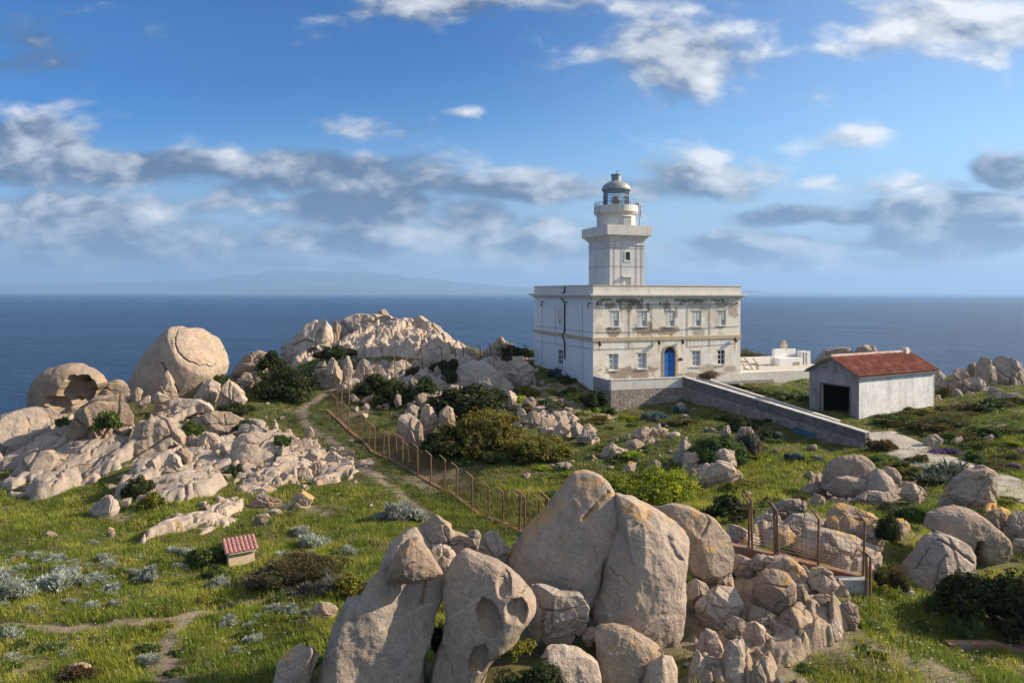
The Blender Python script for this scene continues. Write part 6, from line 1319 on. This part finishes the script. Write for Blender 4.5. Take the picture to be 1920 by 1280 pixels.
SH = [
    ('dark green thicket in the notch left of the mound boulders', 'dark', 540, 745, 118, 78, 65, dict(big=True, var=1)),
    ('dark rounded shrub at the upper left of the thicket', 'dark', 508, 692, 46, 40, 68, dict()),
    ('dark flat shrub under the wind-carved boulder', 'dark', 632, 672, 72, 26, 70, dict(var=1)),
    ('dark shrub growing against the right side of the giant round boulder', 'mid', 414, 728, 36, 40, 62, dict(var=2)),
    ('large olive-green valley bush with sunlit leaves', 'olive', 885, 850, 168, 118, 51.5, dict(big=True, dep=3.)),
    ('dark left flank of growth beside the big valley bush', 'dark', 825, 862, 96, 66, 51, dict(var=2, dep=2.)),
    ('dark flat crown of scrub above the big valley bush', 'dark', 893, 764, 140, 44, 59, dict(var=1)),
    ('long clipped-looking dark cushion bush with a yellow-green rim', 'olive', 1010, 854, 140, 56, 50, dict(big=True, var=1)),
    ('low green scrub at the foot of the big valley bush', 'mid', 850, 880, 90, 34, None, dict(var=1)),
    ('pale green scrub between the two valley bushes', 'fennel', 930, 872, 60, 26, None, dict(var=1)),
    ('bright yellow-green bush glowing in the sun', 'bright', 1222, 945, 160, 92, 39.5, dict(big=True, dep=2.2)),
    ('dark flattened left end of the glowing bright bush', 'mid', 1158, 930, 80, 40, 40, dict(var=2)),
    ('dark green growth in front of the glowing bright bush', 'olive', 1190, 962, 130, 36, 37.5, dict(var=2)),
    ('mid-green wind-pruned bush under the sloping ramp wall', 'mid', 1345, 856, 104, 58, 45.5, dict(big=True, var=1)),
    ('grey-green shrub beside the wind-pruned bush', 'grey', 1408, 848, 48, 50, 47, dict(var=1)),
    ('dark shrub against the ramp wall corner', 'dark', 1392, 800, 60, 26, 54, dict()),
    ('blue-grey shrub at the foot of the terrace wall, wider one', 'bluish', 1225, 792, 48, 22, None, dict()),
    ('blue-grey tuft right of the wider terrace shrub', 'bluish', 1261, 796, 26, 12, None, dict(var=1)),
    ('blue-grey shrub in the corner of terrace and ramp walls', 'bluish', 1272, 778, 30, 26, None, dict(var=2)),
    ('blue-grey shrub in the grass below the ramp wall', 'bluish', 1488, 868, 36, 22, None, dict()),
    ('small blue-grey shrub right of the ramp-wall shrub', 'bluish', 1538, 868, 28, 16, None, dict(var=1)),
    ('green-brown bush at the end of the ramp wall beside the path', 'brown', 1652, 852, 62, 34, None, dict(var=1)),
    ('olive mat of shrub below the concrete path', 'olive', 1722, 902, 80, 26, None, dict(var=2)),
    ('light green cushion left of the spiky agaves', 'mid', 1692, 884, 30, 26, None, dict()),
    ('dark dry shrub above the spiky agaves', 'brown', 1722, 872, 50, 20, None, dict()),
    ('dark shrub on the crown of the right-hand mound', 'brown', 1800, 778, 82, 34, 55, dict(var=2)),
    ('wide brown-green shrub on the right-hand mound', 'iceplant', 1775, 806, 110, 44, 51, dict(big=True)),
    ('dark green shrub at the right of the mound', 'dark', 1872, 790, 110, 44, 54, dict(var=1)),
    ('reddish low shrub on the front of the mound', 'iceplant', 1828, 832, 90, 36, 47.5, dict(var=1)),
    ('bluish dark shrub on the mound above the pale boulder', 'brown', 1756, 812, 74, 30, 49.8, dict(var=1)),
    ('green low shrub sloping down from the garage wall', 'mid', 1690, 800, 90, 22, None, dict(var=2)),
    ('bright round cushion plant on the mound', 'fennel', 1782, 828, 24, 18, None, dict(var=2)),
    ('green cushion plant right of the purple flowers', 'mid', 1832, 868, 46, 24, None, dict(var=1)),
    ('yellow-green cushion at the right edge of the mound', 'bright', 1905, 842, 34, 18, None, dict(var=1)),
    ('reddish-green mat beside the far end of the path', 'iceplant', 1870, 885, 90, 26, None, dict(var=2)),
    ('mixed scrub between mound boulders at the right edge', 'mid', 1905, 815, 50, 30, 48, dict()),
    ('purple flowering mat beside the concrete path', 'purple', 1762, 858, 74, 18, None, dict(name='flowering_mat', cat='flowers')),
    ('pale pink flowering mat near the right edge', 'pink', 1905, 854, 34, 14, None, dict(name='flowering_mat', cat='flowers')),
    ('second pale pink flowering mat, lower at the right edge', 'pink', 1908, 884, 34, 16, None, dict(name='flowering_mat', cat='flowers', var=1)),
    ('rusty-orange heath behind the short fence', 'rusty', 1640, 948, 130, 22, None, dict()),
    ('dark green flat heath below the heathy ledge', 'dark', 1680, 972, 90, 22, None, dict(var=2)),
    ('green scrub between the heath and the overhanging boulder', 'fennel', 1722, 985, 60, 40, None, dict()),
    ('dark dense bush at the lower right edge, largest there', 'dark', 1880, 1160, 180, 118, 22.8, dict(big=True, var=2)),
    ('dark left shoulder of growth beside the dense lower right bush', 'dark', 1828, 1125, 70, 50, 24, dict(var=1)),
    ('feathery pale green fennel in front of the fractured boulder', 'fennel', 1760, 1158, 74, 44, None, dict(var=1)),
    ('feathery fennel clump in front of the dense lower right bush', 'fennel', 1850, 1190, 70, 34, None, dict()),
    ('feathery fennel bank beside the collapsed fence', 'fennel', 1815, 1210, 80, 50, None, dict(var=2)),
    ('low green cushion at the right of the oval stone', 'bright', 1612, 1180, 26, 28, None, dict(var=2)),
    ('dark bush growing against the rounded bottom-edge boulder', 'dark', 1005, 1300, 136, 84, 18.1, dict(big=True, var=1)),
    ('small olive bush above the dark bottom-edge bush', 'olive', 962, 1222, 70, 40, 19.3, dict(var=2)),
    ('dark plant in the crevice between the two foreground rocks', 'dark', 818, 1215, 30, 64, 20.6, dict(var=2)),
    ('green tuft of plants behind the pale squared block', 'mid', 1098, 1196, 46, 26, None, dict()),
    ('low dark brown shrub in front of the meter hut', 'brown', 545, 1108, 190, 56, None, dict(big=True)),
    ('olive cushion bush beside the tall foreground boulder', 'olive', 652, 1125, 88, 40, None, dict()),
    ('dead grey shrub between the brown shrub and the olive cushion', 'grey', 598, 1118, 66, 42, None, dict()),
    ('dark green bush at the left side of the meter hut', 'mid', 392, 1068, 90, 50, None, dict(var=2)),
    ('green plant in front of the meter hut', 'mid', 412, 1092, 60, 30, None, dict(var=1)),
    ('rust-brown heather clump at the bottom left', 'rusty', 168, 1282, 96, 40, None, dict(var=1)),
    ('green bush growing on the tall leaning slab', 'mid', 203, 800, 46, 46, 49.6, dict(dep=.8)),
    ('dark olive bush at the foot of the large slanting slab', 'olive', 286, 958, 44, 40, None, dict()),
    ('dark bush in the hollow under the large slanting slab', 'dark', 262, 938, 52, 42, None, dict(var=1)),
    ('round dark bush in the middle of the left outcrop', 'dark', 436, 895, 34, 34, 47, dict(var=2)),
    ('green cushion on the left outcrop', 'mid', 526, 832, 44, 26, 50.5, dict()),
    ('green cushion above the two-tone rounded boulder', 'mid', 364, 812, 46, 30, 52.2, dict(var=1)),
    ('dark low bush at the top of the left outcrop', 'dark', 458, 800, 34, 16, 55, dict()),
    ('dark flat bush at the foot of the pink pyramid rock', 'dark', 445, 778, 70, 24, 58, dict(var=1)),
    ('low dark bush on the crest of the left hill', 'dark', 368, 785, 36, 16, 55.5, dict(var=2)),
    ('green bush on the sea-side ledge under the mushroom boulder', 'mid', 122, 796, 34, 20, 52, dict(var=1)),
    ('dark green scrub in the hollow behind the valley fence, left', 'dark', 700, 745, 70, 44, None, dict()),
    ('dark green scrub in the hollow behind the valley fence, right', 'dark', 752, 765, 80, 44, None, dict(var=1)),
    ('dark shrub among rocks below the mound', 'dark', 832, 700, 56, 36, 69, dict(var=2)),
    ('brown domed bush below the tilted slab', 'brown', 772, 706, 46, 26, 69, dict()),
    ('dark shrub in front of the rough hollow outcrop', 'dark', 798, 735, 50, 34, 62, dict()),
    ('green shrub above the rough hollow outcrop', 'mid', 742, 728, 44, 26, 64, dict(var=1)),
    ('dark shrub left of the large pale boulder', 'dark', 848, 716, 36, 26, 65, dict(var=1)),
    ('green shrub behind the jagged sunlit peaks', 'mid', 968, 664, 56, 24, 82, dict(var=1)),
    ('yellow-flowered shrub at the back corner of the lighthouse', 'bright', 994, 668, 26, 22, 83, dict(var=2)),
    ('grey-green shrub against the lighthouse side wall', 'bluish', 1036, 706, 34, 22, 72, dict(var=2)),
    ('dark shrub sloping along the lighthouse side wall', 'dark', 1062, 724, 46, 22, 69, dict(var=1)),
    ('dark ivy-like shrub at the left foot of the terrace wall', 'dark', 1110, 758, 52, 34, 61.8, dict(var=2)),
    ('green tuft at the foot of the terrace wall', 'mid', 1140, 778, 34, 20, None, dict()),
    ('dry tan bush in front of the lighthouse front wall', 'tan', 1330, 708, 54, 18, 66.5, dict()),
    ('dark green hillside scrub on the point behind the yard', 'brown', 1400, 690, 130, 46, 98, dict(big=True, var=1)),
    ('green strip of scrub in the yard left of the garage', 'mid', 1432, 744, 90, 18, None, dict(var=1)),
    ('green scrub beside the garage corner', 'mid', 1490, 752, 80, 20, None, dict(var=2)),
    ('dark scrub on the rock at the far right stack', 'brown', 1768, 742, 30, 24, 63, dict()),
    ('dark bush in the netting at the end of the short fence', 'dark', 1672, 1010, 44, 50, 26.5, dict(var=1)),
    ('dark scrub right of the concrete pier', 'brown', 1672, 1095, 60, 50, 24.5, dict(var=2)),
    ('green scrub between the jagged rock and the bright bush', 'dark', 1362, 968, 90, 46, 33, dict()),
]
for lab, kind, cx, by, w, h, Y, kw in SH: shrub(lab, kind, cx, by, w, h, Y, **kw)
rg = np.random.default_rng(99)
for i in range(165):
    z_ = i % 4; px, py = ((rg.uniform(990, 1560), rg.uniform(790, 950)), (rg.uniform(690, 1010), rg.uniform(705, 800)), (rg.uniform(1540, 1910), rg.uniform(900, 1010)), (rg.uniform(950, 1130), rg.uniform(730, 800)))[z_]
    w = hit(px, py)
    if gsample(TOP, np.array([w.x]), np.array([w.y]))[0] > w.z+.35: continue
    s = rg.uniform(22, 60)*(.8 if z_ == 3 else 1); k = rg.choice(['dark', 'mid', 'olive', 'olive', 'brown', 'grey', 'bright'])
    shrub('low wind-flattened scrub patch among the rocks', k, px, py, s, s*rg.uniform(.25, .42), None, group='scrub patches among the rocks', var=i)
# silver shrubs strewn over the meadow
for i, (cx, by, w, h) in enumerate(((112, 1112, 84, 46), (20, 1132, 70, 40), (8, 1092, 54, 30), (102, 1058, 56, 22), (282, 1092, 42, 28), (408, 1108, 46, 32), (562, 1006, 42, 22), (582, 1032, 66, 30), (655, 1044, 34, 24), (756, 982, 86, 42),
        (432, 1178, 38, 22), (516, 1152, 44, 20), (474, 1208, 42, 20), (18, 1204, 44, 28), (26, 1248, 48, 22), (122, 1238, 34, 16), (548, 1154, 36, 18), (200, 1068, 40, 20), (468, 1180, 30, 14), (345, 1045, 34, 18), (60, 1158, 44, 20))):
    shrub('silver-grey shrub in the open meadow', 'silver', cx, by, w, h, None, group='silver shrubs of the meadow', var=i, name='silver_shrub')
rg = np.random.default_rng(78)
for i in range(44):
    px, py = (rg.uniform(-10, 300), rg.uniform(1040, 1150)) if i % 3 else (rg.uniform(0, 660), rg.uniform(1010, 1265)); w = hit(px, py)
    if gsample(TOP, np.array([w.x]), np.array([w.y]))[0] > w.z+.2: continue
    s = rg.uniform(20, 48)*(py-520)/600; shrub('silver-grey shrub in the open meadow', 'silver', px, py, s, s*.45, None, group='silver shrubs of the meadow', var=i, name='silver_shrub')
rg = np.random.default_rng(77)
for i in range(70):
    px, py = rg.uniform(0, 720), rg.uniform(960, 1270); w = hit(px, py)
    if gsample(TOP, np.array([w.x]), np.array([w.y]))[0] > w.z+.2: continue
    s = rg.uniform(18, 44)*(py-548)/560
    k = rg.choice(['mid', 'fennel', 'mid', 'olive', 'grey', 'fennel'])
    shrub('low green herb clump in the meadow grass' if k != 'grey' else 'dry grey herb clump in the meadow grass', k, px, py, s, s*.36, None, group='herb clumps of the meadow' if k != 'grey' else 'dry herb clumps', var=i, name='herb_clump', cat='herb')
for i in range(40):
    px, py = rg.uniform(1000, 1560), rg.uniform(800, 960); w = hit(px, py)
    if gsample(TOP, np.array([w.x]), np.array([w.y]))[0] > w.z+.2: continue
    s = rg.uniform(14, 34); shrub('low green herb clump on the valley floor', rg.choice(['mid', 'fennel', 'mid']), px, py, s, s*.35, None, group='herb clumps of the valley', var=i, name='herb_clump', cat='herb')
for i in range(36):
    px, py = rg.uniform(1480, 1910), rg.uniform(1110, 1270) if i % 2 else rg.uniform(930, 1050); w = hit(px, py)
    if gsample(TOP, np.array([w.x]), np.array([w.y]))[0] > w.z+.2: continue
    s = rg.uniform(24, 56)*(.7 if py < 1060 else 1); shrub('low green plant on the right-hand slope', rg.choice(['mid', 'fennel', 'olive', 'mid']), px, py, s, s*.38, None, group='low plants of the right-hand slope', var=i, name='herb_clump', cat='herb')
for i in range(80):
    px, py = rg.uniform(1650, 1920), rg.uniform(758, 905); w = hit(px, py)
    if gsample(TOP, np.array([w.x]), np.array([w.y]))[0] > w.z+.2 or seg_dist(np.array([w.x]), np.array([w.y]), ROADL)[0] < 2.6: continue
    s = rg.uniform(26, 70); shrub('low succulent cushion on the right-hand mound', rg.choice(['iceplant', 'mid', 'olive', 'iceplant', 'brown']), px, py, s, s*.3, None, group='cushions of the right-hand mound', var=i, name='succulent_cushion', cat='succulent')
# agaves
def agave_mesh(seed):
    rg = np.random.default_rng(seed); V = []; Fq = []; C = []
    for k in range(22):
        a = k*2.4+rg.normal()*.15; el = rg.uniform(.35, 1.35); L = rg.uniform(.75, 1.05); w = .10
        for j, t in enumerate((0, .35, .7, 1.)):
            e = el-.25*t*t; r = L*t*math.cos(e); z = L*t*math.sin(e)+.05; wd = w*(1.-t**2.2)+.004; ca, sa = math.cos(a), math.sin(a)
            for s in (-1, 0, 1): V.append((r*ca-s*wd*sa, r*sa+s*wd*ca, z+abs(s)*.04)); C.append(np.array((.085, .115, .085))*rg.uniform(.75, 1.3)+np.array((.04, .03, 0))*(t > .9))
        b = len(V)-12
        for j in range(3):
            for s in (0, 1): Fq.append((b+j*3+s, b+j*3+s+1, b+j*3+s+4, b+j*3+s+3))
    return mesh_np('agave', np.array(V), np.array(Fq), LEAF, True, cols=np.array(C))
AG = [agave_mesh(k) for k in range(3)]; used = set()
for i, (px, py) in enumerate(((1735, 908), (1748, 900), (1757, 905), (1768, 897), (1778, 903), (1786, 895), (1797, 900), (1806, 894), (1815, 898), (1742, 892), (1762, 890), (1775, 889), (1790, 888), (1752, 912), (1772, 910), (1803, 886))):
    p = hit(px, py); src = AG[i % 3]
    if i % 3 in used: o = src.copy(); COL.objects.link(o)
    else: o = src; used.add(i % 3)
    s = random.uniform(.75, 1.05); o.scale = (s, s, s*1.05); o.rotation_euler = (0, 0, random.uniform(0, 6)); o.location = (p.x, p.y, p.z-.03); tag(o, 'spiky grey-green agave in the row below the concrete path', 'agave', 'agaves below the path')
# ------------------------------------------------------------------ grass
rg = np.random.default_rng(5)
def grass(name, n, ymin, ymax, hs, ws, blades, pal, patch_seed, thr=-.2, side=1.0, power=1.):
    Y = ymin*(ymax/ymin)**rg.random(n); X = rg.uniform(-1, 1, n)*(.80*Y*side+8)
    if side > 1: pass
    g = ground(X, Y); t = gsample(TOP, X, Y); so = gsample(SOIL, X, Y)
    pn = fbm2(X, Y, .35, 3, patch_seed)
    k = (t < g+.06) & (so < rg.random(n)*.9) & (pn > thr-.25*rg.random(n)) & (g > -15.5) & (g < -6); X, Y, g, pn = X[k], Y[k], g[k], pn[k]; n = len(X)
    hmod = np.clip(1+1.1*fbm2(X, Y, .5, 3, patch_seed+1), .35, 2.)
    a = rg.uniform(0, 6.283, (n, blades)); le = hs*hmod[:, None]*rg.uniform(.5, 1.3, (n, blades)); bend = rg.uniform(.15, .95, (n, blades)); wd = (ws*(.5+Y/60.))[:, None]*rg.uniform(.7, 1.3, (n, blades))
    ox = X[:, None]+rg.normal(size=(n, blades))*.10; oy = Y[:, None]+rg.normal(size=(n, blades))*.10; z0 = g[:, None]-.03
    ca, sa = np.cos(a), np.sin(a); b1 = a+1.57
    v0 = np.stack([ox-wd*np.cos(b1), oy-wd*np.sin(b1), z0+0*ox], -1); v1 = np.stack([ox+wd*np.cos(b1), oy+wd*np.sin(b1), z0+0*ox], -1); v2 = np.stack([ox+ca*le*bend, oy+sa*le*bend, z0+le], -1)
    V = np.stack([v0, v1, v2], 2).reshape(-1, 3); f = np.arange(len(V)).reshape(-1, 3)
    m1 = fbm2(X, Y, .13, 4, patch_seed+2); m2 = fbm2(X, Y, .55, 3, patch_seed+3); p = np.array(pal)
    c = p[0]+(p[1]-p[0])*sstep(-.25, .3, m1)[:, None]; c = c+(p[2]-c)*(sstep(.02, .38, m2)*.75)[:, None]; c = c+(p[3]-c)*(sstep(.1, .4, -m2)*.6)[:, None]
    dry = (rg.random(n) < .05+.22*sstep(.1, .4, fbm2(X, Y, .28, 4, patch_seed+9)))[:, None]; c = np.where(dry, np.array([.36, .28, .14]), c); C = np.repeat(c, blades, 0)*rg.uniform(.65, 1.35, (n*blades, 1)); C = np.repeat(C, 3, 0)
    o = mesh_np(name, V, f, GRASSM, False, cols=np.clip(C, .003, .8)); return tag(o, kind='stuff')
PALG = [(.15, .20, .024), (.28, .31, .032), (.42, .38, .07), (.095, .11, .022)]
grass('grass', 132000, 15.5, 46., .24, .017, 5, PALG, 31, thr=-.3, side=1.05)
grass('grass', 74000, 38., 86., .19, .022, 5, [(.10, .155, .024), (.155, .20, .028), (.27, .26, .055), (.07, .085, .022)], 41, thr=-.28, side=1.0)
# wildflowers
def flowers(n, boxes, col, s, nm):
    X = []; Yv = []
    for cx, cy, rx, ry, w in boxes:
        for _ in range(int(n*w)):
            p = hit(cx+rx*rg.normal()*.5, cy+ry*rg.normal()*.5)
            if gsample(TOP, np.array([p.x]), np.array([p.y]))[0] < p.z+.1: X.append(p.x); Yv.append(p.y)
    X = np.array(X)+rg.normal(size=len(X))*.1; Yv = np.array(Yv)+rg.normal(size=len(Yv))*.1; z = ground(X, Yv)+rg.uniform(.1, .26, len(X)); sz = s*rg.uniform(.6, 1.4, len(X))
    V = np.stack([np.stack([X+sz*np.cos(a), Yv+sz*np.sin(a), z+.012*math.cos(3*a)], 1) for a in np.linspace(0, 2*math.pi, 7)[:-1]], 1).reshape(-1, 3); f = np.arange(len(V)).reshape(-1, 6)
    o = mesh_np(nm, V, f, LEAF, False, cols=np.tile(col, (len(V), 1))); tag(o, kind='stuff')
flowers(420, [(330, 1150, 500, 200, 1.), (1000, 860, 500, 120, .6), (640, 820, 120, 80, .5), (1720, 1180, 320, 160, .6)], (.6, .6, .52), .028, 'wildflowers')
flowers(60, [(400, 1180, 500, 160, 1.), (1650, 1180, 250, 120, .8)], (.5, .4, .04), .024, 'wildflowers')
# ------------------------------------------------------------------ sky, light, camera
SUN_AZ, SUN_EL = 97., 27.          # degrees to the right of straight behind the viewer; height
a = math.radians(SUN_AZ); sd = Vector((math.sin(a)*math.cos(math.radians(SUN_EL)), -math.cos(a)*math.cos(math.radians(SUN_EL)), math.sin(math.radians(SUN_EL))))
sun = bpy.data.objects.new('sun', bpy.data.lights.new('sun', 'SUN')); COL.objects.link(sun)
sun.data.energy = 5.0; sun.data.angle = math.radians(.6); sun.data.color = (1., .85, .66); sun.rotation_euler = (-sd).to_track_quat('-Z', 'Y').to_euler(); sun.location = sd*200
W = bpy.data.worlds.new('World'); S.world = W; W.use_nodes = True; nt = W.node_tree; nt.nodes.clear(); n = N(nt)
sky = nt.nodes.new('ShaderNodeTexSky'); sky.sky_type = 'NISHITA'; sky.sun_disc = False; sky.sun_elevation = math.radians(SUN_EL); sky.sun_rotation = math.atan2(sd.x, sd.y)
sky.air_density = 1.0; sky.dust_density = .25; sky.ozone_density = 4.5; sky.altitude = 60
d = n.n('ShaderNodeNewGeometry').outputs['Incoming']
d = n.vmath('SCALE', n.coord('Generated')); d.node.inputs['Scale'].default_value = 1.
sx = n.n('ShaderNodeSeparateXYZ', i={0: d})
yy = n.math('MAXIMUM', sx.outputs[1], .06)
u = n.math('DIVIDE', sx.outputs[0], yy); v = n.math('DIVIDE', sx.outputs[2], yy); uv = n.n('ShaderNodeCombineXYZ', i={0: u, 1: v}).outputs[0]
# clouds: (photo px x, y, half-width, half-height, density, brightness)
CL = [(40, 275, 130, 62, 1.1, .5), (250, 312, 340, 38, 1.1, .34), (560, 318, 280, 36, 1.1, .26), (420, 300, 420, 26, .9, .36), (120, 415, 190, 66, 1.15, .55), (330, 440, 160, 32, .6, .46),
      (680, 390, 150, 44, 1.25, .12), (880, 420, 100, 58, 1.1, .58), (620, 450, 260, 34, .9, .34), (980, 468, 170, 36, 1., .55), (960, 350, 260, 30, .9, .33),
      (735, 234, 120, 26, .55, .40), (865, 215, 40, 16, .5, .6), (1270, 95, 170, 85, .85, .62), (1180, 15, 200, 40, .62, .62), (880, 6, 300, 42, .68, .5), (1400, 170, 50, 24, .45, .8),
      (1800, 40, 270, 66, .85, .8), (1560, 80, 80, 26, .55, .9), (1580, 263, 120, 26, .75, .95), (1310, 335, 150, 46, 1.05, .62), (1200, 350, 160, 32, .75, .30),
      (1400, 464, 140, 30, 1.25, .12), (1470, 404, 120, 22, 1.05, .2), (1600, 412, 80, 18, .95, .22), (1800, 392, 190, 30, 1.25, .2), (1790, 452, 210, 34, 1.2, .16), (1890, 326, 70, 36, 1.1, .2), (1700, 350, 230, 26, .65, .8), (1640, 480, 320, 24, .7, .62),
      (1320, 510, 130, 9, .7, .8), (1620, 520, 330, 14, .5, .66), (300, 500, 700, 30, .75, .42), (200, 466, 260, 24, .9, .25), (400, 385, 420, 40, .55, .36), (640, 345, 300, 34, .9, .24), (1000, 440, 240, 40, .7, .4), (1720, 440, 330, 60, .6, .35), (1650, 500, 420, 26, .75, .45), (1000, 505, 300, 18, .55, .5), (480, 462, 520, 30, .62, .36), (60, 330, 240, 40, .8, .35), (40, 85, 170, 70, .5, .0), (300, 478, 60, 14, .8, .22), (530, 488, 40, 10, .8, .6)]
wob = n.n('ShaderNodeTexNoise'); n.set(wob, 'Vector', n.vmath('MULTIPLY', uv, (5.5, 10., 1))); n.set(wob, 'Scale', 1.); n.set(wob, 'Detail', 3.)
uvw = n.vmath('ADD', uv, n.vmath('MULTIPLY', n.vmath('SUBTRACT', wob.outputs['Color'], (.5, .5, .5)), (.09, .045, 0)))
fld = None; bsum = None; wsum = None; tops = None
for cx, cy, rx, ry, den, br in CL:
    cu, cv = (cx-PX)/F, (PY-cy)/F; iu, iv = F/(rx*1.18), F/(ry*1.25)
    q = n.vmath('MULTIPLY_ADD', uvw, (iu, iv, 0), (-cu*iu, -cv*iv, 0)); r2 = n.vmath('DOT_PRODUCT', q, q)
    w = n.math('EXPONENT', n.math('MULTIPLY', r2, -1.15)); wd = n.math('MULTIPLY', w, den)
    fld = wd if fld is None else n.math('MAXIMUM', fld, wd)
    w3 = n.math('POWER', wd, 1.6); bsum = n.math('MULTIPLY_ADD', w3, br, bsum if bsum else 0.); wsum = n.math('ADD', w3, wsum if wsum else 1e-4)
    sq = n.n('ShaderNodeSeparateXYZ', i={0: q}); tops = n.math('MULTIPLY_ADD', w3, n.math('MULTIPLY_ADD', sq.outputs[0], .25, sq.outputs[1]), tops if tops else 0.)
bri = n.math('DIVIDE', bsum, wsum); top = n.math('DIVIDE', tops, wsum)
nv = n.vmath('MULTIPLY', uv, (9., 17., 1.))
def cn(off): 
    x = n.n('ShaderNodeTexNoise'); n.set(x, 'Vector', n.vmath('ADD', nv, off)); n.set(x, 'Scale', 1.); n.set(x, 'Detail', 8.); n.set(x, 'Roughness', .56); n.set(x, 'Distortion', .25); return x.outputs[0]
c0 = cn((3.1, 1.7, 0)); c1 = cn((3.1+.30, 1.7+.42, 0))
den = n.ramp(n.math('ADD', fld, n.math('MULTIPLY', n.math('SUBTRACT', c0, .5), 1.75)), .22, .78)
lit = n.math('ADD', n.math('MULTIPLY_ADD', n.math('SUBTRACT', c0, c1), 2.0, bri), n.math('MULTIPLY', top, .22), clamp=True)
ccol = n.mix(n.ramp(lit, .12, .85), (.28, .44, .76), (2.35, 2.45, 2.6))
ccol = n.mix(n.ramp(lit, .75, 1.1), ccol, (3.5, 3.45, 3.4))
tune = n.n('ShaderNodeHueSaturation'); n.set(tune, 'Color', sky.outputs[0]); n.set(tune, 'Saturation', 1.12); n.set(tune, 'Hue', .492); n.set(tune, 'Value', .62)
el_ = n.ramp(n.math('MULTIPLY_ADD', u, -.16, v), .02, .40); skc = n.mix(el_, tune.outputs[0], n.mix(1., tune.outputs[0], (.20, .46, .72), 'MULTIPLY')); veil = n.math('MULTIPLY', n.ramp(u, -.15, .8), .42); skc = n.mix(veil, skc, (1.75, 2.3, 2.95)); low = n.math('MULTIPLY', n.ramp(v, .26, .06), .62); skc = n.mix(low, skc, (1.0, 1.36, 1.9))
fin = n.mix(n.math('MULTIPLY', den, .93), skc, ccol)
over = n.math('ADD', n.math('MULTIPLY', n.ramp(sx.outputs[2], .48, .75), .32), n.math('MULTIPLY', n.ramp(sx.outputs[1], -.05, -.5), .26), clamp=True)      # unseen bright cloud added overhead and behind the viewer as fill light
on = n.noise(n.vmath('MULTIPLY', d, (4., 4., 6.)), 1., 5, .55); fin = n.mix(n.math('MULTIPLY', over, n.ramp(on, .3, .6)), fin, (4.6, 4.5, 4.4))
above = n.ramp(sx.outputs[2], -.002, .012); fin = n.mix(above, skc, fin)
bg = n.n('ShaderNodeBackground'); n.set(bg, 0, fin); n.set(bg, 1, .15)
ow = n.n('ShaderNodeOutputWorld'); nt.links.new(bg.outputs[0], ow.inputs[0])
W.cycles.sampling_method = 'MANUAL'; W.cycles.sample_map_resolution = 512
# haze over the strait
HAZE = 1
if HAZE:
    m, t2 = mat('haze_air'); h = N(t2); pv = h.n('ShaderNodeVolumePrincipled'); h.set(pv, 'Color', (.36, .60, .95)); h.set(pv, 'Density', 7.e-5); h.set(pv, 'Anisotropy', .15); h.out(None, pv.outputs[0])
    b = MB(); b.box(-60000, 60000, -3000, 45000, seaz-2, 960); o = b.build('haze', m); tag(o, kind='stuff')
cam = bpy.data.objects.new('camera', bpy.data.cameras.new('camera')); COL.objects.link(cam); S.camera = cam
cam.data.sensor_width = 36; cam.data.sensor_fit = 'HORIZONTAL'; cam.data.lens = 36*F/1920; cam.data.shift_y = -(640-PY)/1920; cam.data.shift_x = 0
cam.rotation_euler = (math.pi/2, -ROLL, 0); cam.data.clip_start = .5; cam.data.clip_end = 120000
S.view_settings.view_transform = 'Standard'; S.view_settings.look = 'None'; S.view_settings.exposure = 1.02; S.view_settings.gamma = 1
S.render.engine = 'CYCLES'; S.cycles.use_denoising = True; S.cycles.max_bounces = 6; S.cycles.diffuse_bounces = 3; S.cycles.glossy_bounces = 2; S.cycles.transparent_max_bounces = 12; S.cycles.volume_bounces = 0
S.cycles.use_adaptive_sampling = True; S.cycles.adaptive_threshold = .012
